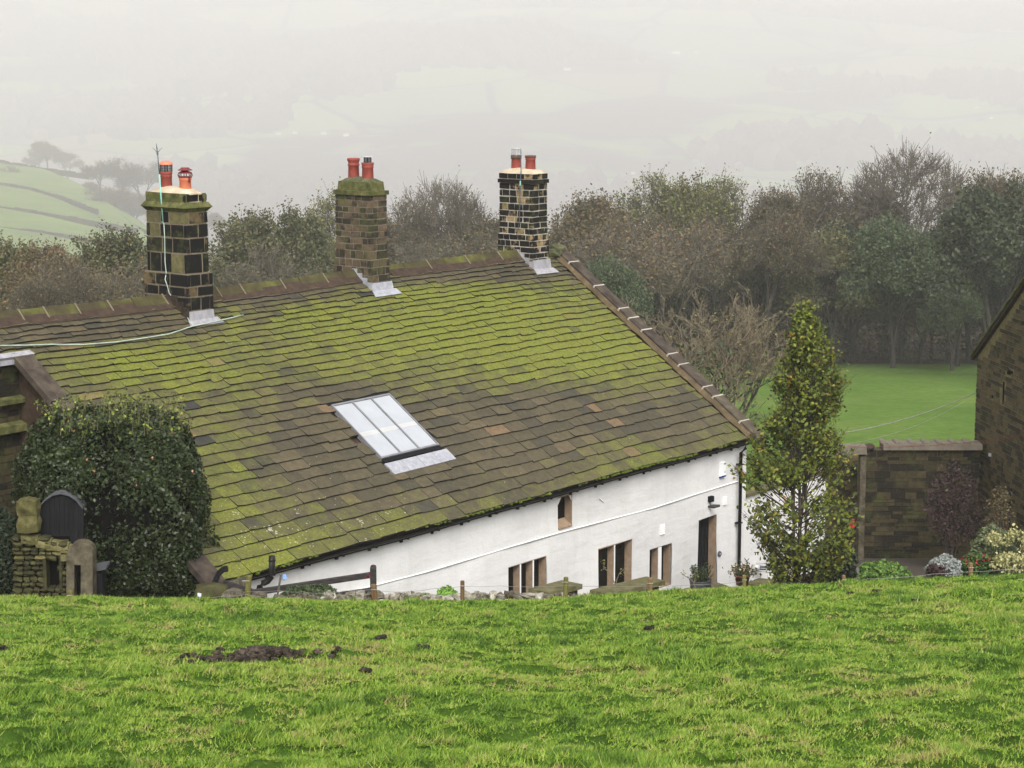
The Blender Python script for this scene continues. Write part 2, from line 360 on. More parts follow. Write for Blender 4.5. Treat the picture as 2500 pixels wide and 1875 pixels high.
# ------------------------------------------------------------------ mesh builder
class MB:
    def __init__(s):
        s.v, s.f, s.r, s.mo, s.li = [], [], [], [], []
    def add(s, vs, fs, rnd=None, moss=0.0, lichen=0.0):
        if rnd is None: rnd = random.random()
        b = len(s.v)
        s.v += [tuple(map(float, p)) for p in vs]
        for f in fs:
            s.f.append(tuple(b + i for i in f)); s.r.append(rnd); s.mo.append(moss); s.li.append(lichen)
        return s
    def hexa(s, c8, **k):
        # c8: 0-3 bottom ring, 4-7 top ring
        return s.add(c8, [(3, 2, 1, 0), (4, 5, 6, 7), (0, 1, 5, 4), (1, 2, 6, 5), (2, 3, 7, 6), (3, 0, 4, 7)], **k)
    def box(s, o, a, b, c, lo, hi, jit=0.0, **k):
        pts = []
        for w in (0, 1):
            for (i, j) in ((0, 0), (1, 0), (1, 1), (0, 1)):
                q = [lo[0] if not i else hi[0], lo[1] if not j else hi[1], lo[2] if not w else hi[2]]
                if jit: q = [x + random.uniform(-jit, jit) for x in q]
                pts.append(o + a * q[0] + b * q[1] + c * q[2])
        return s.hexa(pts, **k)
    def tube(s, pts, r, n=6, cap=True, **k):
        pts = [np.array(p, float) for p in pts]
        rr = r if hasattr(r, '__len__') else [r] * len(pts)
        vs, fs = [], []
        for i, p in enumerate(pts):
            d = pts[min(i + 1, len(pts) - 1)] - pts[max(i - 1, 0)]
            d = d / (np.linalg.norm(d) + 1e-9)
            a = np.cross(d, [0.13, 0.21, 1.0] if abs(d[2]) < 0.9 else [1.0, 0.1, 0]); a /= np.linalg.norm(a)
            b = np.cross(d, a)
            for j in range(n):
                t = 2 * math.pi * j / n
                vs.append(p + rr[i] * (a * math.cos(t) + b * math.sin(t)))
        for i in range(len(pts) - 1):
            for j in range(n):
                j2 = (j + 1) % n
                fs.append((i * n + j, i * n + j2, (i + 1) * n + j2, (i + 1) * n + j))
        if cap:
            fs.append(tuple(range(n))[::-1]); fs.append(tuple((len(pts) - 1) * n + j for j in range(n)))
        return s.add(vs, fs, **k)
    def lathe(s, o, prof, n=20, **k):
        vs, fs = [], []
        for (r, z) in prof:
            for j in range(n):
                t = 2 * math.pi * j / n
                vs.append(np.array(o) + [r * math.cos(t), r * math.sin(t), z])
        for i in range(len(prof) - 1):
            for j in range(n):
                j2 = (j + 1) % n
                fs.append((i * n + j, i * n + j2, (i + 1) * n + j2, (i + 1) * n + j))
        return s.add(vs, fs, **k)
    def rock(s, c, size, A=None, jit=0.18, rough=1, **k):
        """irregular stone: subdivided-cube boulder, 24 faces"""
        A = A if A is not None else np.eye(3)
        vs, idx = [], {}
        fs = []
        g = (-1, 0, 1)
        def vid(p):
            if p not in idx:
                q = np.array(p, float)
                q = q / (np.linalg.norm(q) ** 0.55)
                q = q * (1 + random.uniform(-jit, jit)) + [random.uniform(-jit, jit) * .5 for _ in range(3)]
                idx[p] = len(vs)
                vs.append(np.array(c) + A @ (q * np.array(size) * 0.5))
            return idx[p]
        for ax in range(3):
            for sg in (-1, 1):
                for i in (-1, 0):
                    for j in (-1, 0):
                        q = []
                        for (di, dj) in ((0, 0), (1, 0), (1, 1), (0, 1)):
                            p = [0, 0, 0]; p[ax] = sg; p[(ax + 1) % 3] = i + di; p[(ax + 2) % 3] = j + dj
                            q.append(vid(tuple(p)))
                        fs.append(tuple(q) if sg > 0 else tuple(q[::-1]))
        return s.add(vs, fs, **k)
    def mesh(s, name, smooth=False):
        me = bpy.data.meshes.new(name)
        me.from_pydata(s.v, [], s.f)
        at_ = me.attributes.new('rnd', 'FLOAT', 'FACE'); at_.data.foreach_set('value', s.r)
        if any(s.mo): 
            a = me.attributes.new('moss', 'FLOAT', 'FACE'); a.data.foreach_set('value', s.mo)
        if any(s.li):
            a = me.attributes.new('lichen', 'FLOAT', 'FACE'); a.data.foreach_set('value', s.li)
        if smooth: me.polygons.foreach_set('use_smooth', [True] * len(s.f))
        return me
    def build(s, name, mat, parent=None, smooth=False, **tags):
        me = s.mesh(name, smooth)
        me.materials.append(MAT[mat] if isinstance(mat, str) else mat)
        return link(name, me, parent, **tags)

def link(name, data, parent=None, label=None, cat=None, group=None, kind=None, loc=None):
    o = bpy.data.objects.new(name, data)
    col.objects.link(o)
    if loc is not None: o.location = loc
    if parent is not None:
        o.parent = parent
        # a thing's Empty stands at its base: undo its place so that vertices stay where they were measured
        if parent.parent is None: o.matrix_parent_inverse = Matrix.Translation(-Vector(parent.location))
    tag(o, label, cat, group, kind)
    return o
def tag(o, label=None, cat=None, group=None, kind=None):
    if label: o['label'] = label
    if cat: o['category'] = cat
    if group: o['group'] = group
    if kind: o['kind'] = kind
def thing(name, loc, label, cat, group=None):
    o = bpy.data.objects.new(name, None)
    o.empty_display_size = 0.3
    o.location = tuple(float(x) for x in loc)
    col.objects.link(o)
    tag(o, label, cat, group)
    return o
def arr_mesh(name, verts, faces, rnd=None, mats=('bark',), smooth=False):
    """fast mesh from numpy arrays; faces (n,3) or (n,4)"""
    me = bpy.data.meshes.new(name)
    verts = np.asarray(verts, np.float32); faces = np.asarray(faces, np.int32)
    k = faces.shape[1]
    me.vertices.add(len(verts)); me.vertices.foreach_set('co', verts.ravel())
    me.loops.add(faces.size); me.loops.foreach_set('vertex_index', faces.ravel())
    me.polygons.add(len(faces))
    me.polygons.foreach_set('loop_start', np.arange(0, faces.size, k, dtype=np.int32))
    me.polygons.foreach_set('loop_total', np.full(len(faces), k, dtype=np.int32))
    if smooth: me.polygons.foreach_set('use_smooth', np.ones(len(faces), dtype=bool))
    me.update(calc_edges=True)
    if rnd is not None:
        a = me.attributes.new('rnd', 'FLOAT', 'FACE'); a.data.foreach_set('value', np.asarray(rnd, np.float32))
    for m in mats: me.materials.append(MAT[m] if isinstance(m, str) else m)
    return me

# value noise for terrain and patches
def vnoise(x, y, seed=0):
    x = np.asarray(x, float); y = np.asarray(y, float)
    xi = np.floor(x).astype(int); yi = np.floor(y).astype(int)
    fx, fy = x - xi, y - yi
    fx = fx * fx * (3 - 2 * fx); fy = fy * fy * (3 - 2 * fy)
    def h(a, b):
        n = (a * 374761393 + b * 668265263 + seed * 974634777) & 0x7fffffff
        n = ((n ^ (n >> 13)) * 1274126177) & 0x7fffffff
        n = n ^ (n >> 16)
        return (n & 0xffff) / 65535.0
    return (h(xi, yi) * (1 - fx) * (1 - fy) + h(xi + 1, yi) * fx * (1 - fy) + h(xi, yi + 1) * (1 - fx) * fy + h(xi + 1, yi + 1) * fx * fy)
def fbm(x, y, o=4, seed=0):
    t, a, n = 0, 0.5, 0
    for i in range(o):
        t = t + a * vnoise(x * 2 ** i, y * 2 ** i, seed + i); n += a; a *= 0.5
    return t / n
def sstep(a, b, x):
    t = np.clip((x - a) / (b - a), 0, 1)
    return t * t * (3 - 2 * t)

# ================================================================== SETTING: GROUND
# crest of the near pasture, measured along its edge
CRX = [0, 500, 1000, 1300, 1500, 1750, 2000, 2250, 2500]
CRY = [1454, 1463, 1468, 1468, 1450, 1431, 1421, 1406, 1398]
CRD = [33.0, 33.2, 33.6, 34, 34.4, 35, 35.6, 36, 36.4]
_cp = np.array([at(a, b, d) for a, b, d in zip(CRX, CRY, CRD)])
def crest(x):
    xs = _cp[:, 0]
    lo = x < xs[0]; hi = x > xs[-1]
    D = np.interp(x, xs, _cp[:, 1]); z = np.interp(x, xs, _cp[:, 2])
    z = z + np.where(lo, (x - xs[0]) * -0.01, 0) + np.where(hi, (x - xs[-1]) * 0.05, 0)
    return D, z
def pasture_z(x, y):
    x = np.asarray(x, float); y = np.asarray(y, float)
    D, z = crest(x)
    base = -1.62
    t = np.clip(y / D, -1, 1)
    h = base + (z - base) * t
    h = h + 0.10 * np.sin(np.clip(t, 0, 1) * math.pi) * 0
    rough = (fbm(x * 0.7, y * 0.55, 4, 3) - 0.5) * 0.34 * np.clip(1.15 - t * 0.7, 0.25, 1)
    tuss = np.maximum(0, fbm(x * 2.6, y * 2.0, 3, 9) - 0.50) * 0.26
    tuss = tuss + (fbm(x * 4.5, y * 3.6, 2, 14) - 0.5) * 0.045
    edge = np.where(t > 0.95, (1 - t) / 0.05, 1.0)
    h = h + (rough + tuss) * np.clip(edge, 0.10, 1)
    over = np.maximum(0, y - D)
    h = h - 0.9 * over - 0.25 * over ** 2 * np.where(over < 2, 1, 0) - np.where(over >= 2, 1.0, 0)
    return h
def yard_z(x, y):
    """ground beyond the pasture's edge: shelf by the gateway, yard, meadow, wood"""
    x = np.asarray(x, float); y = np.asarray(y, float)
    shelf = sstep(-4.0, -5.6, x)
    zy = -13.1 - 0.14 * np.clip(y - 50, 0, 7) - 0.105 * np.maximum(0, y - 57)
    zs = -9.75 - 0.05 * (y - 34)
    zs = np.where(y > 44, zs - 0.2 * (y - 44), zs)
    z = zy * (1 - shelf) + np.maximum(zs, zy) * shelf
    bumpy = (fbm(x * 0.12, y * 0.12, 3, 5) - 0.5) * 0.8 * sstep(60, 90, y)
    return z + bumpy
def far_z(x, y):
    x = np.asarray(x, float); y = np.asarray(y, float)
    ys = [150, 200, 260, 320, 420, 800, 2550, 3690, 4290, 5115, 6555, 8190, 9825, 11460]
    zs = [-24.5, -29.6, -33.5, -37, -55, -125, -294, -344, -327, -261, -97, 97, 287, 425]
    h = np.interp(y, ys, zs)
    h = h + (fbm(x * 0.00063 + 4, y * 0.00063, 4, 2) - 0.5) * 255 * sstep(3700, 6000, y)
    h = h + (fbm(x * 0.0035, y * 0.0035, 3, 7) - 0.5) * 28 * sstep(300, 1200, y)
    return h
def grid(name, xs, ys, zf, mat, **tags):
    X, Y = np.meshgrid(xs, ys)
    Zz = zf(X, Y)
    v = np.stack([X.ravel(), Y.ravel(), Zz.ravel()], 1)
    nx, ny = len(xs), len(ys)
    i = (np.arange(ny - 1)[:, None] * nx + np.arange(nx - 1)[None, :]).ravel()
    f = np.stack([i, i + 1, i + nx + 1, i + nx], 1)
    me = arr_mesh(name, v, f, mats=(mat,), smooth=True)
    return link(name, me, **tags)

def soil_mat():
    m, nt, p = new_mat('pasture turf')
    v = pos(nt)
    c = ramp(nt, noise(nt, 3, 6, 0.7, v), [(0.3, (0.022, 0.040, 0.007)), (0.5, (0.036, 0.074, 0.009)), (0.72, (0.065, 0.110, 0.018))])
    nt.links.new(c, p.inputs['Base Color']); p.inputs['Roughness'].default_value = 1.0; p.inputs['Specular IOR Level'].default_value = 0.03
    return m
def meadow_mat():
    m, nt, p = new_mat('meadow turf')
    v = pos(nt)
    g = ramp(nt, noise(nt, 0.12, 6, 0.7, pos(nt, (1, .6, 1))), [(0.3, (0.058, 0.112, 0.018)), (0.55, (0.090, 0.150, 0.028)), (0.75, (0.135, 0.168, 0.048))])
    g = mixc(nt, 0.8, g, ramp(nt, noise(nt, 1.6, 7, 0.85, v), [(0.3, (0.5, 0.55, 0.5)), (0.7, (1.4, 1.35, 1.3))]), 'MULTIPLY')
    # leaf litter under the wood's edge
    sx = nt.nodes.new('ShaderNodeSeparateXYZ'); nt.links.new(v, sx.inputs[0])
    e = mathn(nt, 'ADD', sx.outputs[1], mathn(nt, 'MULTIPLY', noise(nt, 0.15, 4, 0.6, v), 5))
    f = ramp(nt, mathn(nt, 'MULTIPLY', mathn(nt, 'SUBTRACT', e, 175), 0.25), [(0.0, 0.0), (1.0, 1.0)])
    c = mixc(nt, f, g, (0.045, 0.034, 0.022))
    yd = ramp(nt, mathn(nt, 'MULTIPLY', mathn(nt, 'SUBTRACT', sx.outputs[1], 57), 1.0), [(0.0, 0.0), (1.0, 1.0)])
    c = mixc(nt, yd, (0.070, 0.060, 0.050), c)
    nt.links.new(c, p.inputs['Base Color']); p.inputs['Roughness'].default_value = 1.0; p.inputs['Specular IOR Level'].default_value = 0.03
    return m
def hill_mat():
    """a patchwork of fields with hedges and dark woods"""
    m, nt, p = new_mat('far valley fields')
    v = pos(nt)
    mp = pos(nt, (0.0019, 0.0017, 0.0005))
    vo = nt.nodes.new('ShaderNodeTexVoronoi'); vo.inputs['Scale'].default_value = 1.0
    nt.links.new(mp, vo.inputs['Vector'])
    sc_ = nt.nodes.new('ShaderNodeSeparateColor'); nt.links.new(vo.outputs['Color'], sc_.inputs[0])
    c = ramp(nt, sc_.outputs[0], [(0.0, (0.075, 0.135, 0.020)), (0.25, (0.15, 0.24, 0.045)), (0.5, (0.10, 0.13, 0.045)), (0.75, (0.20, 0.28, 0.075)), (1.0, (0.13, 0.115, 0.055))])
    ve = nt.nodes.new('ShaderNodeTexVoronoi'); ve.feature = 'DISTANCE_TO_EDGE'; ve.inputs['Scale'].default_value = 1.0
    nt.links.new(mp, ve.inputs['Vector'])
    hedge = ramp(nt, ve.outputs['Distance'], [(0.012, 1.0), (0.03, 0.0)])
    c = mixc(nt, hedge, c, (0.014, 0.012, 0.010))
    w = noise(nt, 0.00105, 5, 0.62, pos(nt, (1, 1.3, 1)))
    wf = ramp(nt, w, [(0.50, 0.0), (0.56, 1.0)])
    wc = ramp(nt, noise(nt, 0.03, 5, 0.7, v), [(0.3, (0.012, 0.009, 0.010)), (0.7, (0.045, 0.028, 0.028))])
    c = mixc(nt, wf, c, wc)
    sy = nt.nodes.new('ShaderNodeSeparateXYZ'); nt.links.new(v, sy.inputs[0])
    fl = ramp(nt, mathn(nt, 'MULTIPLY', sy.outputs[1], 0.0001), [(0.402, 1.0), (0.450, 0.0)])   # the wooded valley floor
    c = mixc(nt, fl, c, wc)
    nt.links.new(c, p.inputs['Base Color']); p.inputs['Roughness'].default_value = 1.0; p.inputs['Specular IOR Level'].default_value = 0.03
    return m
grid('pasture', np.linspace(-14, 14, 420), np.concatenate([np.linspace(-6, 9, 20), np.linspace(9.2, 34, 420), np.linspace(34.1, 41, 40)]), lambda a, b: pasture_z(a, b) - 0.02, soil_mat(), kind='structure')
mead = meadow_mat()
grid('meadow', np.linspace(-130, 130, 140), np.concatenate([np.linspace(34, 58, 60), np.linspace(58.5, 205, 90)]), yard_z, mead, kind='structure')
hillm = hill_mat()
grid('valley', np.linspace(-5200, 5200, 200), np.concatenate([np.linspace(190, 3900, 90), np.linspace(3950, 11460, 150)]), far_z, hillm, kind='structure')
# yard paving patch beside the courtyard wall
pv = [at(1960, 1400, 49.5), at(2200, 1400, 49.5), at(2190, 1370, 53.5), at(1960, 1370, 53.5)]
mb = MB()
pv = [np.array([p[0], p[1], yard_z(p[0], p[1]) + 0.02]) for p in pv]
mb.add(pv, [(0, 1, 2, 3)])
mb.build('yard_paving', 'paving', kind='structure')

# ------------------------------------------------------------------ grass of the near pasture: one stuff mesh
def grass():
    n = 1400000
    # more blades near the camera: sample distance with density falling away
    t = rng.random(n)
    yy = 10.4 + (34.6 - 10.4) * t ** 1.0
    xx = (rng.random(n) * 2 - 1) * (yy * 0.30 + 0.6)
    keep = rng.random(n) < np.clip((13.0 / yy) ** 0.25, 0, 1)
    xx, yy = xx[keep], yy[keep]
    D, _ = crest(xx)
    k2 = yy < D + 0.12
    xx, yy = xx[k2], yy[k2]
    # bare mud patch
    m = (((xx - MUD[0]) / 1.0) ** 2 + ((yy - MUD[1]) / 0.42) ** 2) < 1 + (fbm(xx * 4, yy * 4, 2, 30) - .5) * 1.6
    sel = ~m | (rng.random(len(xx)) < 0.18)
    xx, yy = xx[sel], yy[sel]
    gap = fbm(xx * 10.0, yy * 8.0, 2, 61)
    sel = rng.random(len(xx)) < np.clip((gap - .30) * 4.2, .12, 1)
    xx, yy = xx[sel], yy[sel]
    n = len(xx)
    zz = pasture_z(xx, yy)
    tuft = fbm(xx * 2.3, yy * 1.9, 3, 21)
    patch = fbm(xx * 0.55, yy * 0.5, 4, 33)
    L = (0.017 + 0.032 * sstep(0.45, 0.75, tuft) + 0.014 * rng.random(n)) * (0.7 + 0.6 * rng.random(n))
    L = L * (1 + .8 * sstep(.68, .78, fbm(xx * 2.9 + 31, yy * 2.1, 2, 88)))
    long_ = rng.random(n) < 0.004
    L = np.where(long_, L * 2.2, L)
    L = L * np.clip(0.8 + yy / 34 * 0.5, 0, 1.4)
    wd = (0.0030 + 0.0032 * rng.random(n)) * (yy / 16) ** 0.75
    ang = rng.random(n) * 2 * math.pi
    lean = (0.25 + 0.75 * rng.random(n)) * L
    la = rng.random(n) * 2 * math.pi
    # a general lean downhill/right, as after wind
    lx, ly = np.cos(la) * lean + 0.15 * L, np.sin(la) * lean
    dx, dy = np.cos(ang) * wd, np.sin(ang) * wd
    b = np.stack([xx, yy, zz - 0.005], 1)
    p0 = b + np.stack([-dx, -dy, 0 * dx], 1)
    p1 = b + np.stack([dx, dy, 0 * dx], 1)
    tip = b + np.stack([lx, ly, L * (0.55 + 0.4 * rng.random(n))], 1)
    verts = np.stack([p0, p1, tip], 1).reshape(-1, 3)
    faces = np.arange(3 * n, dtype=np.int32).reshape(-1, 3)
    clump = fbm(xx * 3.1, yy * 2.4, 3, 41)
    r = 0.49 + (patch - 0.5) * 0.65 + (clump - 0.5) * 0.55 + (fbm(xx * 11, yy * 9, 2, 19) - .5) * .75 + (rng.random(n) - 0.5) * 0.52
    dk = fbm(xx * 2.9 + 31, yy * 2.1, 2, 88)
    r = np.where(dk > .76, r * .45, r)
    dk2 = fbm(xx * 6.1 + 3, yy * 4.6, 2, 99)
    r = np.where(dk2 > .78, r * .30, r)
    dry = fbm(xx * 1.7, yy * 1.4, 3, 55)
    r = r + sstep(0.60, 0.76, dry) * 0.28 * (rng.random(n) < 0.5)
    brown = fbm(xx * 2.2 + 9, yy * 1.8, 3, 77)
    r = np.where((brown > 0.76) & (rng.random(n) < 0.5), 0.97, r)
    r = np.where(long_, 0.9, r)
    return arr_mesh('grass', verts, faces, np.clip(r, 0, 1), mats=(MAT['grass'],))
def grass_mat():
    m, nt, p = new_mat('grass blades')
    g = attr(nt, 'rnd')
    c = ramp(nt, g, [(0.0, (0.034, 0.070, 0.008)), (0.25, (0.082, 0.160, 0.012)), (0.5, (0.138, 0.235, 0.018)), (0.7, (0.200, 0.280, 0.032)), (0.88, (0.270, 0.290, 0.070)), (1.0, (0.24, 0.175, 0.080))])
    nt.links.new(c, p.inputs['Base Color'])
    p.inputs['Roughness'].default_value = 0.6
    p.inputs['Specular IOR Level'].default_value = 0.25
    return m
MAT['grass'] = grass_mat()
def on_pasture(px, py):
    """where a photo pixel meets the pasture"""
    r = ray(px, py)
    ts = np.linspace(9, 36.5, 800)
    P = r[None, :] * (ts / r[1])[:, None]
    g = pasture_z(P[:, 0], P[:, 1])
    below = np.nonzero(P[:, 2] < g)[0]
    i = below[0] if len(below) else len(ts) - 1
    return P[i]
MUD = on_pasture(640, 1612)
link('grass', grass(), kind='stuff', label='short rough bright green pasture grass across the foreground', cat='grass')

# mud heap and dung
mb = MB()
for i in range(120):
    a = random.gauss(0, 1); b = random.gauss(0, 1)
    x = MUD[0] + a * 0.36; y = MUD[1] + b * 0.30
    s = random.uniform(0.02, 0.072) * (1.25 if abs(a) < 0.7 else 0.85)
    z = float(pasture_z(x, y)) + s * 0.35 + (0.07 * math.exp(-(a * a + b * b)))
    mb.rock((x, y, z), (s * 1.5, s * 1.3, s), jit=0.3)
for i in range(30):
    x = MUD[0] + random.uniform(-0.85, 0.85); y = MUD[1] + random.gauss(0, 0.18)
    s = random.uniform(0.02, 0.05)
    mb.rock((x, y, float(pasture_z(x, y)) + s * .4), (s * 1.6, s * 1.3, s), jit=0.3)
mb.build('mud_heap', 'mud', label='dark heap of turned mud clods in the foreground grass', kind='stuff')
dungs = [(932, 1562, 'flat dark dung pat on the grass below the timber gate post'), (1032, 1588, 'ragged dark dung clod right of the mud heap'), (895, 1646, 'small dark clod at the lower right of the mud heap'),
         (2077, 1453, 'black dung pat high on the pasture below the clipped shrub'), (2140, 1449, 'small black dung lump beside the larger pat near the pasture edge'), (1586, 1540, 'dark dung lump on the grass right of the middle'), (8, 1590, 'dark clod at the far left edge of the pasture'),
         (2236, 1473, 'low dark clod on the pasture below the silver shrub')]
for px, py, lab in dungs:
    P = on_pasture(px, py)
    mb = MB()
    for i in range(7):
        s = random.uniform(0.025, 0.045)
        mb.rock((P[0] + random.uniform(-.05, .05), P[1] + random.uniform(-.04, .04), P[2] + random.uniform(0.02, 0.05)), (s * 1.6, s * 1.3, s), jit=0.25)
    mb.build('dung', 'dung', label=lab, cat='dung', group='dung pats and clods on the pasture')

# ================================================================== FARMHOUSE
house = thing('farmhouse', hp(4, 0, -13.1), 'long white farmhouse with a mossy stone slate roof and three chimneys', 'house')
ZE = R0[2] - H_           # eave level
GZ = -13.2
UL, UR = -4.75, 13.2       # gable faces
# --- front wall with openings
openings = [  # u0,u1,ztop,zbot
    (3.87, 5.19, -10.66, -11.95), (5.62, 6.11, -9.45, -10.17), (7.12, 8.38, -10.88, -12.35), (9.10, 9.95, -11.27, -12.27), (11.07, 11.90, -10.93, -13.05)]
WT = 0.26
def wall_cells(mb, u0, u1, z0, z1, holes, v, t):
    us = sorted({u0, u1, *[h[0] for h in holes], *[h[1] for h in holes]})
    for a, b in zip(us[:-1], us[1:]):
        zs = [(z0, z1)]
        for h in holes:
            if h[0] <= a + 1e-6 and h[1] >= b - 1e-6:
                new = []
                for (p, q) in zs:
                    if h[3] > p: new.append((p, min(q, h[3])))
                    if h[2] < q: new.append((max(p, h[2]), q))
                zs = new
        for (p, q) in zs:
            if q - p > 1e-4:
                mb.box(hp(0, 0, 0), U, V, Z, (a, v - t, p), (b, v, q), rnd=0.5)
wall_top = ZE - 0.05
# slightly wavy old render: many cells pushed in and out
mb = MB()
us = sorted({UL, UR, *[h[0] for h in openings], *[h[1] for h in openings]})
zs = sorted({GZ, wall_top, *[h[2] for h in openings], *[h[3] for h in openings]})
def wall_off(u, z):
    return 0.028 * math.sin(u * 0.9 + z * 0.7) + 0.014 * math.sin(u * 2.3 - z * 1.9)
def fine(a, step):
    o = []
    for p, q in zip(a[:-1], a[1:]):
        k = max(1, int((q - p) / step)); o += [p + (q - p) * i / k for i in range(k)]
    return o + [a[-1]]
fu, fz = fine(us, 0.3), fine(zs, 0.3)
vid = {}
vs, fs = [], []
def vv(i, j):
    if (i, j) not in vid:
        vid[(i, j)] = len(vs); vs.append(hp(fu[i], VW + wall_off(fu[i], fz[j]), fz[j]))
    return vid[(i, j)]
for i in range(len(fu) - 1):
    for j in range(len(fz) - 1):
        cu, cz = (fu[i] + fu[i + 1]) / 2, (fz[j] + fz[j + 1]) / 2
        if any(h[0] < cu < h[1] and h[3] < cz < h[2] for h in openings): continue
        fs.append((vv(i, j), vv(i + 1, j), vv(i + 1, j + 1), vv(i, j + 1)))
mb.add(vs, fs, rnd=.5)
wall_front = mb.build('front_wall', 'render', house, smooth=True, label='white painted front wall')
mb = MB()
wall_cells(mb, UL, UR, GZ, wall_top - 0.02, openings, VW - 0.06, WT)
mb.build('wall_core', 'render', wall_front)
# gable ends and back wall
def gable(u, t, mat, lab=None):
    mb = MB()
    pr = [(-W_ + .3, GZ), (VW - .003, GZ), (VW - .003, wall_top), (0, R0[2] - 0.12), (-W_ + .3, wall_top)]
    a = [hp(u, v, z) for v, z in pr]; b = [hp(u + t, v, z) for v, z in pr]
    n = len(pr)
    mb.add(a + b, [tuple(range(n)), tuple(range(2 * n - 1, n - 1, -1))] + [(i, (i + 1) % n, n + (i + 1) % n, n + i) for i in range(n)])
    mb.build('gable_wall', mat, house, label=lab)
gable(UR - 0.3, 0.29, 'render', 'white far gable wall')
gable(UL - 0.02, 0.3, 'brown_wall', 'brown stone near gable wall')
mb = MB(); mb.box(hp(0, 0, 0), U, V, Z, (UL + .3, -W_ + .3, GZ), (UR - .31, -W_ + .55, wall_top)); mb.build('back_wall', 'render', house)

# --- windows and door
def reveal(u0, u1, zt, zb, sill=True):
    """tan stone jambs and head behind the white face, dark pane at the back"""
    return
def pane(u0, u1, z0, z1, parent, v=VW - 0.20):
    mb = MB(); mb.box(hp(0, 0, 0), U, V, Z, (u0, v - .02, z0), (u1, v, z1))
    return mb.build('pane', 'pane_dark', parent)
def window(idx, mull, lab, front_w=0.035):
    u0, u1, zt, zb = openings[idx]
    E_ = hp(0, 0, 0)
    mb = MB()
    mb.box(E_, U, V, Z, (u1 - .012, VW - .24, zb), (u1, VW - .002, zt))
    fr = mb.build('window', 'tan_stone', house, label=lab)
    mb = MB(); mb.box(E_, U, V, Z, (u0 + .0, VW - .24, zb), (u0 + .012, VW - .03, zt)); mb.build('jamb', 'tan_stone', fr)
    mb = MB(); mb.box(E_, U, V, Z, (u0 + .013, VW - .24, zb), (u1 - .013, VW + .015, zb + .03)); mb.build('sill', 'tan_stone', fr)
    mb = MB(); mb.box(E_, U, V, Z, (u0 + .013, VW - .24, zt - .02), (u1 - .013, VW - .01, zt)); mb.build('lintel', 'tan_stone', fr)
    edges = [u0 + .013]
    for m in mull:
        mb = MB(); mb.box(E_, U, V, Z, (m - 0.05, VW - .21, zb + .03), (m + max(front_w - .05, 0.0), VW - .02, zt - .02))
        mb.build('mullion', 'tan_stone', fr)
        mb = MB(); mb.box(E_, U, V, Z, (m - 0.05 + 0.006, VW - .019, zb + .03), (m - 0.05 + front_w, VW - .006, zt - .02))
        mb.build('mullion_face', 'white', fr)
        edges += [m - .045, m]
    edges.append(u1 - .013)
    for a, b in zip(edges[::2], edges[1::2]): pane(a, b, zb + .03, zt - .02, fr)
    return fr
window(0, [4.34, 4.78], 'three-light mullioned window')
window(2, [7.75], 'tall two-light mullioned window')
window(3, [9.50], 'small two-light window with white mullion', 0.13)
# slit window with a pointed head under the gutter
sw = window(1, [], 'narrow slit window with chamfered head under the gutter')
for s, ua, ub in ((-1, 5.62, 5.76), (1, 6.11, 5.99)):
    mb = MB()
    tri = [(ua, -9.45), (ub, -9.45), (ua, -9.62)]
    a = [hp(u, VW - .02, z) for u, z in tri]; b = [hp(u, VW + wall_off(ua, z) + .002, z) for u, z in tri]
    mb.add(a + b, [(0, 1, 2), (5, 4, 3), (0, 3, 4, 1), (1, 4, 5, 2), (2, 5, 3, 0)])
    mb.build('chamfer', 'render', sw)
mb = MB(); mb.add([hp(5.63, VW - .23, -9.98), hp(6.10, VW - .23, -9.98), hp(6.10, VW - .0, -10.15), hp(5.63, VW - .0, -10.15), hp(5.63, VW - .23, -10.17), hp(6.10, VW - .23, -10.17)], [(0, 1, 2, 3), (4, 5, 1, 0), (3, 2, 5, 4)])
mb.build('sloping_sill', 'tan_stone', sw)
# doorway
u0, u1, zt, zb = openings[4]
E_ = hp(0, 0, 0)
mb = MB()
mb.box(E_, U, V, Z, (u1 - .012, VW - .26, zb), (u1, VW - .002, zt))
mb.box(E_, U, V, Z, (u0, VW - .26, zb), (u0 + .012, VW - .03, zt))
dr = mb.build('doorway', 'tan_stone', house, label='dark doorway with tan stone jamb')
mb = MB(); mb.box(E_, U, V, Z, (u0 + .013, VW - .25, zb), (u1 - .013, VW - .22, zt - .01)); mb.build('door', 'black_paint', dr)
for k in range(5):
    a = u0 + .03 + k * 0.155
    mb = MB(); mb.box(E_, U, V, Z, (a, VW - .219, zb + .02), (a + .145, VW - .208, zt - .03)); mb.build('door_board', 'black_paint', dr)

# --- gutter, fascia, downpipe
E_ = hp(0, 0, 0)
def ez(u):  # eave follows the roof's gentle waves
    return roof_pt(u, 1.0)[2]
mb = MB()
for u in np.arange(UL + .3, UR + .1, 0.5):
    b = min(u + .5, UR + .1)
    mb.hexa([hp(x, v, z) for (x, v, z) in ((u, VW + .03, ez(u) - .21), (b, VW + .03, ez(b) - .21), (b, VW + .09, ez(b) - .21), (u, VW + .09, ez(u) - .21),
             (u, VW + .03, ez(u) - .03), (b, VW + .03, ez(b) - .03), (b, VW + .09, ez(b) - .03), (u, VW + .09, ez(u) - .03))], rnd=.5)
mb.build('fascia', 'fascia', house)
mb = MB()
prof = [(-0.065 * math.cos(t), -0.065 * math.sin(t)) for t in np.linspace(0, math.pi, 9)]
prof = prof + [(p * 0.86, q * 0.86) for p, q in prof[::-1]]
vs, fs = [], []
gus = list(np.arange(UL + .25, UR + .18, 0.5)) + [UR + .18]
for u in gus:
    for (p, q) in prof: vs.append(hp(u, VW + .165 + p, ez(u) - .085 + q))
n = len(prof)
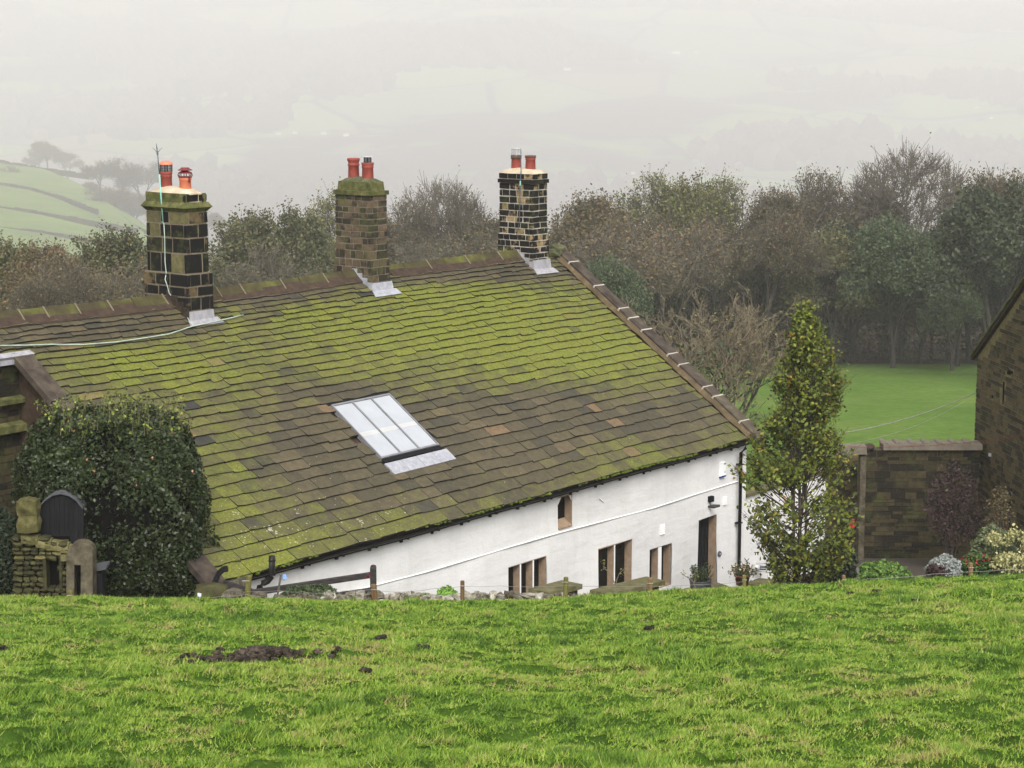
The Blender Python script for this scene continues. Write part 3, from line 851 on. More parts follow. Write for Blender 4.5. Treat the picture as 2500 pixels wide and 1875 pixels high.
for i in range(len(gus) - 1):
    for j in range(n):
        j2 = (j + 1) % n; fs.append((i * n + j, i * n + j2, (i + 1) * n + j2, (i + 1) * n + j))
fs += [tuple(range(n)), tuple((len(gus) - 1) * n + j for j in range(n))][1:]
mb.add(vs, fs, rnd=.5)
gut = mb.build('gutter', 'black_plastic', house, smooth=True, label='black half-round gutter')
for u in np.arange(UL + .6, UR, 0.92):
    mb = MB(); mb.box(E_, U, V, Z, (u, VW + .091, ez(u) - .175), (u + .03, VW + .25, ez(u) - .15)); mb.box(E_, U, V, Z, (u - .01, VW + .02, ez(u) - .26), (u + .04, VW + .07, ez(u) - .211)); mb.build('gutter_bracket', 'black_plastic', gut)
mb = MB()
dpu = 12.78
mb.tube([hp(dpu + .1, VW + .17, ez(dpu) - .13), hp(dpu + .1, VW + .165, ez(dpu) - .26), hp(dpu, VW + .10, ez(dpu) - .36), hp(dpu, VW + .10, -12.75), hp(dpu + .06, VW + .17, -12.86), hp(dpu + .12, VW + .26, -12.93)], 0.042, 10)
dp = mb.build('downpipe', 'black_plastic', house, smooth=True)
for z in (-9.85, -11.3, -12.55):
    mb = MB(); mb.box(E_, U, V, Z, (dpu - .10, VW + .02, z), (dpu + .055, VW + .15, z + .035)); mb.build('pipe_bracket', 'black_plastic', dp)
# --- things fixed to the wall
def wall_line(pts, r, name, mat, lab=None, off=0.015):
    P = [hp(*(lambda uz: (uz[0], VW + wall_off(*uz) + off, uz[1]))(wall_uz(x, y))) for x, y in pts]
    Q = [P[0]]
    for a, b in zip(P[:-1], P[1:]):
        k = 6
        Q += [a + (b - a) * i / k for i in range(1, k + 1)]
    mb = MB(); mb.tube(Q, r, 6); return mb.build(name, mat, house, smooth=True, label=lab)
wall_line([(700, 1482), (924, 1427), (1040, 1396), (1150, 1362), (1250, 1333), (1364, 1301), (1480, 1271), (1591, 1240), (1700, 1205), (1791, 1179), (1812, 1174)], 0.016, 'cable', 'white', 'white cable running across the front wall')
def wbox(name, mat, x0, y0, x1, y1, d, parent=house, lab=None, off=0.0):
    ua, za = wall_uz(x0, y0); ub, zb_ = wall_uz(x1, y1)
    mb = MB(); mb.box(E_, U, V, Z, (min(ua, ub), VW - .02 + off, min(za, zb_)), (max(ua, ub), VW + wall_off((ua + ub) / 2, za) + d + off, max(za, zb_)))
    return mb.build(name, mat, parent, label=lab)
ua, za = wall_uz(1757, 1128); 
alarm = MB()
aw, ah = 0.21, 0.36
v0 = VW + wall_off(ua, za)
alarm.hexa([hp(u, v, z) for (u, v, z) in ((ua, v0, za - ah), (ua + aw, v0, za - ah), (ua + aw - .02, v0 + .07, za - ah + .02), (ua + .02, v0 + .07, za - ah + .02), (ua, v0, za), (ua + aw, v0, za), (ua + aw - .02, v0 + .07, za - .02), (ua + .02, v0 + .07, za - .02))])
al = alarm.build('alarm_box', 'white', house, label='white alarm box with blue base by the downpipe')
mb = MB(); mb.hexa([hp(u, v, z) for (u, v, z) in ((ua - .003, v0, za - ah - .045), (ua + aw + .003, v0, za - ah - .045), (ua + aw - .015, v0 + .06, za - ah - .02), (ua + .015, v0 + .06, za - ah - .02), (ua - .003, v0, za - ah - .001), (ua + aw + .003, v0, za - ah - .001), (ua + aw - .01, v0 + .078, za - ah + .018), (ua + .01, v0 + .078, za - ah + .018))]); mb.build('blue_base', 'blue_print', al)
# small unreadable print on the box: a dark block of letters at the top, fine lines lower down
for k in range(5):
    mb = MB(); mb.box(E_, U, V, Z, (ua + .095 + k * .019, v0 + .0705, za - .075), (ua + .108 + k * .019, v0 + .0725, za - .035)); mb.build('letter', 'grey_print', al)
for zz in (.235, .262):
    mb = MB(); mb.box(E_, U, V, Z, (ua + .11, v0 + .0705, za - zz - .008), (ua + .185, v0 + .0725, za - zz)); mb.build('printed_line', 'grey_print', al)
wbox('junction_box', 'white', 1766, 1215, 1774, 1231, 0.04, lab='small white box right of the lamp')
# lamp: black sensor box and shaded down-light
ls = wbox('lamp_sensor', 'black_paint', 1727, 1212, 1735, 1223, 0.09, lab='black sensor box over the doorway')
ul_, zl_ = wall_uz(1731, 1236)
mb = MB(); c = hp(ul_, VW + .02, zl_)
mb.tube([hp(ul_, VW + .0, zl_ + .13), hp(ul_ - .03, VW + .06, zl_ + .06), hp(ul_, VW + .1, zl_ + .02)], 0.008, 5)
mb.tube([hp(ul_ - .06, VW + .0, zl_), hp(ul_ - .02, VW + .14, zl_ + .02), hp(ul_ + .10, VW + .24, zl_ + .03)], [0.02, 0.05, 0.03], 8)
mb.build('lamp', 'wire_mesh', house, smooth=True, label='small dark wall lamp above the doorway')
mb = MB(); uu, zz = wall_uz(1754, 1352)
v0 = VW + wall_off(uu, zz)
mb.tube([hp(uu, v0 - .01, zz), hp(uu, v0 + .03, zz)], [0.075, 0.07], 16); pl = mb.build('round_plate', 'rod_dark', house, label='round dark plate right of the doorway')
mb = MB(); mb.tube([hp(uu, v0 + .031, zz), hp(uu, v0 + .045, zz)], 0.02, 8); mb.build('push_button', 'steel', pl)
# air brick
uu, zz = wall_uz(1609, 1282)
v0 = VW + wall_off(uu, zz)
mb = MB(); mb.box(E_, U, V, Z, (uu, v0 - .01, zz - .24), (uu + .21, v0 + .012, zz)); ab = mb.build('air_vent', 'white', house, label='white louvred air vent')
for k in range(4):
    mb = MB(); mb.hexa([hp(uu + a, v0 + b, zz - .045 - k * .052 + c_) for (a, b, c_) in ((.02, .0125, -.02), (.19, .0125, -.02), (.19, .035, -.028), (.02, .035, -.028), (.02, .0125, .012), (.19, .0125, .012), (.19, .018, .004), (.02, .018, .004))]); mb.build('louvre', 'white', ab)
    mb = MB(); mb.box(E_, U, V, Z, (uu + .02, v0 + .0122, zz - .052 - k * .052 - .018), (uu + .19, v0 + .0135, zz - .052 - k * .052 - .006)); mb.build('slot', 'grey_print', ab)
wall_line([(1464, 1218), (1470, 1222), (1474, 1226)], 0.012, 'hook', 'white')
# soil pipe near the lower left corner
a0 = hp(-3.25, VW + .35, 0)
def sp(px, py): 
    P = at(px, py, 35.75); return P
mb = MB(); mb.tube([sp(664, 1357), sp(664, 1398), sp(662, 1408), sp(653, 1419), sp(642, 1424), sp(635, 1432), sp(632, 1446), sp(631, 1475)], 0.058, 14)
pp = mb.build('soil_pipe', 'black_plastic', house, smooth=True, label='black bent soil pipe at the lower roof corner')
for y_ in (1366, 1398):
    mb = MB(); mb.tube([sp(664, y_), sp(664, y_ + 4)], 0.066, 14); mb.build('pipe_collar', 'black_plastic', pp)

# --- roof: bed, slates, ridge, coping
mb = MB()
us_ = np.linspace(UL, UR - .1, 60)
vs, fs = [], []
ss_ = np.linspace(0, 0.995, 12)
for u in us_:
    for s in ss_: vs.append(roof_pt(u, s, -0.05))
for i in range(len(us_) - 1):
    for j in range(len(ss_) - 1):
        a = i * 12 + j; fs.append((a, a + 1, a + 13, a + 12))
mb.add(vs, fs, rnd=.1)
# back slope
b0 = [R0 + u * U + s * (-W_ * V - H_ * Z) for u in (UL, UR - .1) for s in (0, 1.0)]
mb.add(b0, [(0, 1, 3, 2)], rnd=.3)
# strip towards the neighbour
vs = [roof_pt(-8.5, 0, -.05), roof_pt(UL, 0, -.05), roof_pt(UL, .165, -.05), roof_pt(-8.5, .165, -.05)]
mb.add(vs, [(0, 1, 2, 3)], rnd=.1)
roof = mb.build('roof', 'ridge_under', house, label='mossy stone slate roof')

def moss_at(px, py):
    m = 0.42
    G = [  # px,py,sx,sy,amp (measured on the photo: where moss is thick or missing)
        (1130, 770, 260, 110, .42), (1480, 860, 170, 90, .30), (1250, 860, 200, 60, .15), (700, 780, 160, 60, .25), (300, 880, 160, 60, .35), (560, 900, 160, 60, .12),
        (650, 1370, 120, 50, .28), (560, 1130, 90, 160, .22), (840, 870, 120, 60, .12), (1560, 1090, 200, 60, .10), (1100, 1290, 200, 30, .22),
        (1100, 665, 320, 28, -.55), (600, 720, 260, 28, -.35), (150, 800, 220, 45, -.50), (420, 790, 160, 35, -.2), (700, 1040, 200, 60, -.15), (640, 760, 60, 60, -.22), (1350, 1010, 260, 60, -.38), (1650, 1030, 120, 70, -.22),
        (960, 1080, 300, 90, -.30), (1000, 1200, 260, 60, -.20), (730, 1150, 120, 70, -.18), (560, 1010, 120, 40, -.10), (820, 960, 120, 30, -.28), (1290, 1110, 200, 60, -.18)]
    for x, y, sx, sy, a in G:
        m += a * math.exp(-((px - x) / sx) ** 2 - ((py - y) / sy) ** 2)
    return .42 + (m - .42) * 1.25
SK = (1.34, 3.12, 0.518, 0.805)     # skylight hole u0,u1,s0,s1
NC = 32
gs = np.linspace(0.62, 1.38, NC); gs = gs / gs.sum() * (1.0 - 0.012)
tiles = []
s = 0.012
wav = lambda u, k: 0.0016 * math.sin(u * 0.9 + k * .35) + 0.0008 * math.sin(u * 2.3 + k * .5)
for k in range(NC):
    g = gs[k]; s1 = s + g
    u = -8.2 if s1 < .175 else -4.62
    u += random.uniform(-.3, 0)
    if s1 >= .175: ustart = -4.62
    else: ustart = -8.2
    base_w = 0.36 + 0.24 * (k / NC)
    while u < 12.68:
        wd = base_w * random.uniform(0.62, 1.42)
        a, b = max(u, ustart), min(u + wd, 12.68)
        u += wd
        if b - a < 0.06: continue
        mid = (a + b) / 2
        top = s - 0.35 * g if k else 0.0
        if SK[0] < mid < SK[1] and SK[2] < (s + s1) / 2 < SK[3] : continue
        aa, bb = a, b
        if SK[2] < (s + s1) / 2 < SK[3]:
            if mid < SK[0] and b > SK[0]: bb = SK[0]
            if mid > SK[1] and a < SK[1]: aa = SK[1]
        drop = random.gauss(0, 0.0013) + (0.006 if random.random() < .05 else 0)
        tiles.append((aa + .004, bb - .004, max(top, 0.002), s1 + drop, k))
    s = s1
def tile_geo(mb, t, idx):
    a, b, s0, s1, k = t
    th = random.uniform(0.024, 0.042)
    lift = th + 0.022
    tilt = random.gauss(0, 0.005)
    e = lambda: random.uniform(-.004, .004)
    sa, sb = s1 + wav(a, k) + e() * .5, s1 + wav(b, k) + e() * .5
    rot = random.gauss(0, 0.004)
    ch = random.uniform(0.015, 0.04) / SLEN if random.random() < .35 else 0
    um = a + (b - a) * random.uniform(.35, .65)
    sm = (sa + sb) / 2 + e() * .6
    top = [roof_pt(a + rot * 1, s0, 0.006), roof_pt(b + rot, s0, 0.006),
           roof_pt(b, sb - ch, lift + tilt), roof_pt(b - ch * 4, sb, lift + tilt), roof_pt(um, sm, lift), roof_pt(a, sa, lift - tilt)]
    bot = [p - NR * (th if i > 1 else 0.02) for i, p in enumerate(top)]
    n = 6
    fs = [tuple(range(n - 1, -1, -1)), tuple(range(n, 2 * n))] + [(i, (i + 1) % n, n + (i + 1) % n, n + i) for i in range(n)]
    px, py = proj(roof_pt((a + b) / 2, (s0 + s1) / 2))
    mo = moss_at(px, py) + random.gauss(0, .07)
    li = 0.25 + 0.6 * math.exp(-((px - 750) / 350) ** 2 - ((py - 1300) / 110) ** 2) + (0.2 if random.random() < .1 else 0)
    rn = min(1, max(0, random.gauss(.5, .13)))
    if random.random() < .014: rn = 0.08; mo -= .25
    if random.random() < .005: rn = 0.97; mo -= .2
    # moss on top face; mossy sides painted darker, crevice shade in the colour
    b0 = len(mb.v)
    mb.add(top + bot, [fs[0]], rnd=rn, moss=max(0.01, mo), lichen=li)
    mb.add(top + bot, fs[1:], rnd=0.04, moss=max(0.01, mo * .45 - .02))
# largest in the picture: lower left ones
def tsize(t):
    P = roof_pt((t[0] + t[1]) / 2, t[3]); return -(P[1])
vis = []
for i, t in enumerate(tiles):
    px, py = proj(roof_pt((t[0] + t[1]) / 2, (t[2] + t[3]) / 2))
    A = (t[1] - t[0]) * (t[3] - t[2]) / (roof_pt(t[0], t[3])[1] ** 2)
    hid = px < 20 or px > 2500 or (px < 515 and py > 985) or (t[1] < -4.6)
    vis.append((-A if not hid else 1, i))
vis.sort()
single = {i for _, i in vis[:299]}
rest = MB()
for i, t in enumerate(tiles):
    if i in single:
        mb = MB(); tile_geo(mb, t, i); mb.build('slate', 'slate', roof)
    else:
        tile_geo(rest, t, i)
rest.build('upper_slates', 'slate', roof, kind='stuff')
# raised moss pads along the lower edges of the slates
mb = MB()
for t in tiles:
    if t[4] < 3 or t[1] < -4.5: continue
    px, py = proj(roof_pt((t[0] + t[1]) / 2, t[3]))
    mo = moss_at(px, py)
    for q in range(3):
        if random.random() < (mo - .25) * .9:
            u = random.uniform(t[0], t[1]); s_ = random.uniform(.014, .034)
            p = roof_pt(u, t[3] + wav(u, t[4]) - random.uniform(0, .002), random.uniform(.02, .055))
            mb.rock(p, (s_ * 2.2, s_ * 1.3, s_ * .8), jit=.3, rnd=random.random())
MAT['moss_pad'] = simple('moss pad', [(0.3, (0.040, 0.050, 0.008)), (0.7, (0.105, 0.120, 0.018))], 15, bmp=.6)
mb.build('moss_pads', 'moss_pad', roof, kind='stuff')
# moss clumps along the eave edge
mb = MB()
for i in range(420):
    u = random.uniform(-4.3, 12.9)
    if fbm(np.array([u * .6]), np.array([1.0]), 2, 3)[0] < .42: continue
    s_ = random.uniform(.02, .05)
    p = roof_pt(u, 1.0 + wav(u, NC) + random.uniform(-.004, .004), random.uniform(0.0, .03))
    mb.rock(p, (s_ * 1.6, s_ * 1.2, s_), jit=.3, rnd=random.random())
MAT['moss'] = simple('thick moss', [(0.3, (0.045, 0.062, 0.008)), (0.7, (0.115, 0.145, 0.018))], 15, bmp=.6)
mb.build('eave_moss', 'moss', roof, kind='stuff')

# ridge stones
u = -8.3
while u < 12.75:
    L = random.uniform(0.55, 0.85)
    b = min(u + L, 12.8)
    hit = any(c - .42 < (u + b) / 2 < c + .42 for c in (0.17, 6.05, 12.35))
    if not hit:
        mb = MB()
        j = random.gauss(0, .006)
        th = .065
        def prof_(uu, gp):
            S1 = lambda s_, o: roof_pt(uu, s_, o)
            bk = lambda d, o: roof_pt(uu, 0, o) + (-W_ * V - H_ * Z) / SLEN * d
            return [roof_pt(uu, .032, .055 + j), roof_pt(uu, 0.0, .085 + j) + Z * .03, bk(.23, .05 + j) , bk(.23, -.02 + j), roof_pt(uu, 0, .0 + j), roof_pt(uu, .032, .0 + j)]
        A, B = prof_(u + .008, 0), prof_(b - .008, 0)
        mb.add(A + B, [(0, 1, 7, 6), (1, 2, 8, 7), (2, 3, 9, 8), (3, 4, 10, 9), (4, 5, 11, 10), (5, 0, 6, 11), (5, 4, 3, 2, 1, 0), (6, 7, 8, 9, 10, 11)])
        mb.build('ridge_stone', 'ridge', roof)
        if random.random() < .5:
            mb = MB(); pm = [roof_pt(b, .034, .06), roof_pt(b, 0, .09) + Z * .035]
            mb.tube([pm[0], pm[1], pm[1] + (-W_ * V - H_ * Z) / SLEN * .14], .016, 5); mb.build('mortar_joint', 'mortar_tan', roof)
    u += L
mb = MB()
for a, b in ((-8.3, -.25), (.6, 5.6), (6.5, 12.0)):
    n = max(2, int((b - a) / .4)); mb = MB()
    for i in range(n):
        p, q = a + (b - a) * i / n, a + (b - a) * (i + 1) / n
        mb.hexa([roof_pt(p, .052, .035), roof_pt(q, .052, .035), roof_pt(q, .0, .035), roof_pt(p, .0, .035), roof_pt(p, .046, .055), roof_pt(q, .046, .055), roof_pt(q, .0, .08), roof_pt(p, .0, .08)], rnd=.5)
    mb.build('ridge_bedding', 'ridge_under', roof)

# far verge: coping stones with pale joints, and a mortar fillet
jpx = [(1375, 659), (1421, 719), (1474, 777), (1498, 800), (1529, 830), (1604, 888), (1634, 913), (1698, 967), (1728, 989), (1802, 1048)]
js = [0.035] + [roof_uv(x, y)[1] for x, y in jpx] + [1.035]
js = sorted(max(.03, j - .01) for j in js)
for a, b in zip(js[:-1], js[1:]):
    if b - a < .012: continue
    mb = MB()
    c8 = [roof_pt(12.83, a + .002, .02), roof_pt(13.22, a + .002, .02), roof_pt(13.22, b - .002, .02), roof_pt(12.83, b - .002, .02)]
    h1 = random.uniform(.15, .17)
    d8 = [p + NR * h1 for p in c8]
    mb.hexa(c8 + d8)
    mb.build('coping_stone', 'coping', roof)
for b in js[1:-1]:
    mb = MB(); mb.hexa([roof_pt(12.815, b - .004, .03), roof_pt(13.235, b - .004, .03), roof_pt(13.235, b + .004, .03), roof_pt(12.815, b + .004, .03), roof_pt(12.81, b - .0030, .180), roof_pt(13.24, b - .0022, .180), roof_pt(13.24, b + .0032, .180), roof_pt(12.81, b + .0022, .180)])
    mb.build('mortar_joint', 'mortar_pale', roof)
MAT['fillet'] = simple('brown mortar fillet', [(0.3, (0.050, 0.038, 0.022)), (0.6, (0.10, 0.072, 0.040)), (0.8, (0.20, 0.15, 0.09))], 4, bmp=.6)
mb = MB()
for i in range(24):
    a, b = .03 + i * .0402, .03 + (i + 1) * .0402
    w1, w2 = .10 + .03 * math.sin(i * 2.1), .10 + .03 * math.sin((i + 1) * 2.1)
    mb.hexa([roof_pt(12.83 - w1, a, .03), roof_pt(12.84, a, .02), roof_pt(12.84, b, .02), roof_pt(12.83 - w2, b, .03), roof_pt(12.83 - w1, a, .05), roof_pt(12.84, a, .14), roof_pt(12.84, b, .14), roof_pt(12.83 - w2, b, .05)], rnd=.5)
mb.build('mortar_fillet', 'fillet', roof)
# near verge coping (left), raised above the gable
lj = [.155, .345, .52, .70, .86, 1.03]
for a, b in zip(lj[:-1], lj[1:]):
    mb = MB()
    c8 = [roof_pt(-5.02, a + .002, -.02), roof_pt(-4.58, a + .002, -.02), roof_pt(-4.58, b - .002, -.02), roof_pt(-5.02, b - .002, -.02)]
    mb.hexa(c8 + [p + NR * .12 for p in c8]); mb.build('coping_stone', 'coping', roof)
# corner block and kneeler at the foot of the near coping
mb = MB(); P = roof_pt(-4.1, 1.0, .0); mb.box(hp(0, 0, 0), U, V, Z, (-4.55, W_ - .45, ZE - .22), (-3.95, W_ + .10, ZE - .02), jit=.02); mb.build('kneeler_stone', 'drystone', roof)
# lead edge where the neighbour's eave meets the coping
mb = MB()
c8 = [roof_pt(-6.6, .150, .03), roof_pt(-4.55, .150, .05), roof_pt(-4.55, .172, .09), roof_pt(-6.6, .172, .05)]
mb.hexa([p - NR * .03 for p in c8] + [p + NR * .04 for p in c8]); mb.build('lead_flashing', 'lead', roof)

# --- skylight
u0, u1, s0, s1 = SK
s1g = 0.745
def ruv(u, s, o): return roof_pt(u, s, o)
mb = MB()
def rbox(mb, ua, ub, sa, sb, o0, o1, **k):
    c = [(ua, sa), (ub, sa), (ub, sb), (ua, sb)]
    mb.hexa([ruv(u, s, o0) for u, s in c] + [ruv(u, s, o1) for u, s in c], **k)
rbox(mb, u0 + .002, u0 + .03, s0, s1g, -.03, .075)
rbox(mb, u1 - .04, u1 - .002, s0, s1g, -.03, .075)
rbox(mb, u0 + .031, u1 - .041, s0, s0 + .006, -.03, .076)
rbox(mb, u0 + .031, u1 - .041, s1g - .006, s1g, -.03, .076)
sk = mb.build('skylight', 'frame_grey', house, label='long three-pane skylight')
gw = (u1 - u0 - .07) / 3
for k in range(3):
    a = u0 + .031 + k * gw
    mb = MB(); rbox(mb, a + .004, a + gw - .004, s0 + .0065, s1g - .0065, .045, .058); mb.build('pane', 'pane_sky', sk)
    mb = MB(); rbox(mb, a + .008, a + gw - .008, s0 + (s1g - s0) * .53, s0 + (s1g - s0) * .60, .0585, .0605); mb.build('blind_bar', 'pane_blind', sk)
for k in (1, 2):
    a = u0 + .031 + k * gw
    mb = MB(); rbox(mb, a - .020, a + .020, s0 + .0062, s1g - .0062, .059, .082); mb.build('glazing_bar', 'frame_grey', sk)
mb = MB(); rbox(mb, u0 + .0, u1, s1g + .001, s1g + .014, -.03, .055); rbox(mb, u1 - .001, u1 + .07, s0 - .006, s1g + .03, .0, .035); rbox(mb, u0 - .05, u1 + .06, s0 - .012, s0 - .001, -.0, .03); mb.build('kerb', 'black_paint', sk)
for k in range(4):
    a = u0 - .02 + k * (u1 - u0 + .12) / 4
    mb = MB(); rbox(mb, a + .003, a + (u1 - u0 + .12) / 4 - .003, s1g + .018, s1g + .062, .012, .05 + .002 * k); mb.build('lead_apron', 'lead_white', sk)
mb = MB(); rbox(mb, u0, u1, s0, s1, -.06, -.03); mb.build('backing', 'hollow', sk)

# --- chimneys
def zat(px, py, u, v):
    """height on the vertical line above (u,v) whose image row is py"""
    b = hp(u, v, 0)
    lo, hi = -14.0, 2.0
    for _ in range(50):
        m = (lo + hi) / 2
        if proj(b + Z * m)[1] > py: lo = m
        else: hi = m
    return (lo + hi) / 2
def chimney(uc, hu, hv, rows, nbase, dbase, mat, mortar, lab, bl, proud=.012, joint=.014, left_mat=None):
    """rows: image rows of the course lines at the front corner, top to bottom; the last nbase courses stand out by dbase"""
    uf, vf = uc - hu, hv
    zs = [zat(0, y, uf, vf) for y in rows]
    zb = zs[-1] - 0.55
    mb = MB()
    zstep = zs[-1 - nbase]
    mb.box(E_, U, V, Z, (uc - hu, -hv, zstep), (uc + hu, hv, zs[0]))
    mb.box(E_, U, V, Z, (uc - hu - dbase, -hv - dbase, zb), (uc + hu + dbase, hv + dbase, zstep + .001))
    ch = mb.build('chimney', mortar, house, label=lab)
    zl = zs + [zs[-1] - (zs[-2] - zs[-1]), zs[-1] - 2 * (zs[-2] - zs[-1])]
    for k, (zt, zb_) in enumerate(zip(zl[:-1], zl[1:])):
        d = dbase if k >= len(rows) - 1 - nbase else 0
        HU, HV = hu + d, hv + d
        t = .07
        par = k % 2
        # (axis, fixed side): faces -u and +v are seen; +u and -v are the far ones
        for face in range(4):
            if face == 0: L0, L1 = -HV, HV
            elif face == 1: L0, L1 = -HU, HU
            elif face == 2: L0, L1 = -HV, HV
            else: L0, L1 = -HU, HU
            # corner stones: alternate which face owns the corner
            own = (face % 2 == par)
            a, b = (L0 - proud, L1 + proud) if own else (L0 + t * .0 + .075, L1 - .075)
            x = a
            first = True
            while x < b - .02:
                L = bl * random.uniform(.65, 1.25)
                if first and not own: L *= .8
                first = False
                e = x + L
                if b - e < bl * .38: e = b
                lo_, hi_ = x + joint / 2, e - joint / 2
                if own:
                    if x == a: lo_ = a
                    if e == b: hi_ = b
                j = joint / 2 + random.uniform(-.002, .003)
                mb = MB(); pr = proud * random.uniform(.6, 1.3)
                if face == 0: mb.box(E_, U, V, Z, (uc - HU - pr, lo_, zb_ + j), (uc - HU + t, hi_, zt - j), jit=.007)
                elif face == 1: mb.box(E_, U, V, Z, (uc + lo_, HV - t, zb_ + j), (uc + hi_, HV + pr, zt - j), jit=.007)
                elif face == 2: mb.box(E_, U, V, Z, (uc + HU - t, lo_, zb_ + j), (uc + HU + pr, hi_, zt - j), jit=.007)
                else: mb.box(E_, U, V, Z, (uc + lo_, -HV - pr, zb_ + j), (uc + hi_, -HV + t, zt - j), jit=.007)
                mb.build('block', left_mat if (left_mat and face in (0, 3) and random.random() < .6 and zt > zstep) else mat, ch)
                x = e
    return ch, zs
def ring(mb, uc, hu, hv, z0, z1, o0, o1, **k):
    mb.hexa([hp(uc - hu - o0, -hv - o0, z0), hp(uc + hu + o0, -hv - o0, z0), hp(uc + hu + o0, hv + o0, z0), hp(uc - hu - o0, hv + o0, z0),
             hp(uc - hu - o1, -hv - o1, z1), hp(uc + hu + o1, -hv - o1, z1), hp(uc + hu + o1, hv + o1, z1), hp(uc - hu - o1, hv + o1, z1)], **k)
def flaunch(ch, mat, uc, hu, hv, z0, z1, lab=None):
    """domed mortar top"""
    mb = MB(); n = 9
    vs, fs = [], []
    for i in range(n):
        for j in range(n):
            a, b = -1 + 2 * i / (n - 1), -1 + 2 * j / (n - 1)
            h = (1 - abs(a) ** 2.2) * (1 - abs(b) ** 2.6)
            vs.append(hp(uc + a * hu, b * hv, z0 + (z1 - z0) * (h ** .6) + random.uniform(-.006, .006)))
    for i in range(n - 1):
        for j in range(n - 1):
            fs.append((i * n + j, (i + 1) * n + j, (i + 1) * n + j + 1, i * n + j + 1))
    mb.add(vs, fs, rnd=.5)
    mb.build('flaunching', mat, ch, smooth=True, label=lab)
def pot(ch, u, v, z0, z1, r, mat, style, lab=None):
    o = hp(u, v, 0); h = z1 - z0
    if style == 'roll':
        pr = [(r * 1.06, z0), (r * 1.0, z0 + h * .3), (r * .95, z0 + h * .66), (r * 1.08, z0 + h * .69), (r * 1.1, z0 + h * .72), (r * .97, z0 + h * .76), (r * .98, z0 + h * .84), (r * 1.14, z0 + h * .9), (r * 1.16, z1 - .02), (r * 1.1, z1), (r * .85, z1), (r * .8, z1 - .15)]
    elif style == 'collar':
        pr = [(r * 1.1, z0), (r * 1.02, z0 + h * .35), (r * .98, z0 + h * .74), (r * 1.05, z0 + h * .76), (r * 1.05, z0 + h * .81), (r * .99, z0 + h * .84), (r * 1.1, z0 + h * .9), (r * 1.12, z1), (r * .85, z1), (r * .8, z1 - .12)]
    else:
        pr = [(r * 1.12, z0), (r * 1.0, z0 + h * .3), (r * .96, z0 + h * .8), (r * 1.04, z0 + h * .84), (r * 1.06, z1), (r * .85, z1), (r * .8, z1 - .12)]
    mb = MB(); mb.lathe(o, pr, 22, rnd=.5)
    mb.build('chimney_pot', mat, ch, smooth=True, label=lab)
def cage(ch, u, v, z0, z1, r, top_mat, n=10, lab=None, top_r=1.12, dome=True, bars='wire_mesh'):
    o = hp(u, v, 0)
    mb = MB()
    for j in range(n):
        t = 2 * math.pi * j / n
        p = o + np.array([r * math.cos(t), r * math.sin(t), 0])
        mb.tube([p + Z * z0, p + Z * (z1 - .0)], .0055 if j % 3 else .014, 4)
    for zz in np.linspace(z0 + .03, z1 - .03, 4):
        mb.tube([o + np.array([r * math.cos(t), r * math.sin(t), zz]) for t in np.linspace(0, 2 * math.pi, 15)], .004, 4, cap=False)
    mb.build('cowl_cage', bars, ch, label=lab)
    mb = MB()
    R1 = r * top_r
    if dome: mb.lathe(o, [(R1, z1 - .015), (R1 * 1.0, z1), (R1 * .8, z1 + .045), (R1 * .4, z1 + .062), (0.001, z1 + .066)], 20, rnd=.5)
    else: mb.lathe(o, [(R1 * .2, z1 - .012), (R1, z1 - .012), (R1, z1 + .004), (.001, z1 + .012)], 20, rnd=.5)
    mb.build('cowl_lid', top_mat, ch, smooth=dome)

# chimney nearest the camera
u1c, hu1, hv1 = 0.13, .285, .60
c1, z1s = chimney(u1c, hu1, hv1, [519, 549, 583, 621, 670, 701, 726, 760, 793], 4, .055, 'block_sooty', 'mortar_tan', 'large soot-black block chimney, nearest', .40, joint=.034, left_mat='block_green')
zt = z1s[0]
zl0, zl1 = zt, zat(0, 500, u1c - hu1, hv1)
mb = MB(); ring(mb, u1c, hu1, hv1, zl0, zl0 + (zl1 - zl0) * .55, .01, .085, rnd=.5); ring(mb, u1c, hu1, hv1, zl0 + (zl1 - zl0) * .552, zl1 + .03, .095, .03, rnd=.5); mb.build('cap_ledge', 'cap_moss', c1, label='moulded mossy ledge')
zu0, zu1 = zl1 + .031, zat(0, 474, u1c - hu1, hv1)
mb = MB(); mb.box(E_, U, V, Z, (u1c - hu1 + .02, -hv1 + .02, zu0), (u1c + hu1 - .02, hv1 - .02, zu1), rnd=.5); mb.build('cap_core', 'flaunch_pale', c1)
for (fa, a, b, mt) in ((0, -.62, -.05, 'cap_moss'), (0, -.03, .60, 'cap_moss'), (1, -.29, .06, 'block_sooty'), (1, .10, .22, 'block_sooty'), (1, .245, .30, 'block_sooty'), (2, -.6, -.02, 'cap_moss'), (2, .02, .6, 'cap_moss'), (3, -.3, .3, 'cap_moss')):
    mb = MB(); zz0, zz1 = zu0 + .004, zu1 - (.03 if fa == 1 else .0)
    if fa == 0: mb.box(E_, U, V, Z, (u1c - hu1 - .0, a, zz0), (u1c - hu1 + .1, b, zz1), jit=.008)
    elif fa == 1: mb.box(E_, U, V, Z, (u1c + a, hv1 - .08, zz0 + .02), (u1c + b, hv1 + .0, zz1), jit=.008)
    elif fa == 2: mb.box(E_, U, V, Z, (u1c + hu1 - .1, a, zz0), (u1c + hu1, b, zz1), jit=.008)
    else: mb.box(E_, U, V, Z, (u1c + a, -hv1, zz0), (u1c + b, -hv1 + .08, zz1), jit=.008)
    mb.build('block', mt, c1)
flaunch(c1, 'flaunch_pale', u1c, hu1 - .01, hv1 - .01, zu1 - .02, zu1 + .13, 'cream mortar top')
def potz(uc, v, y): return zat(0, y, uc, v)
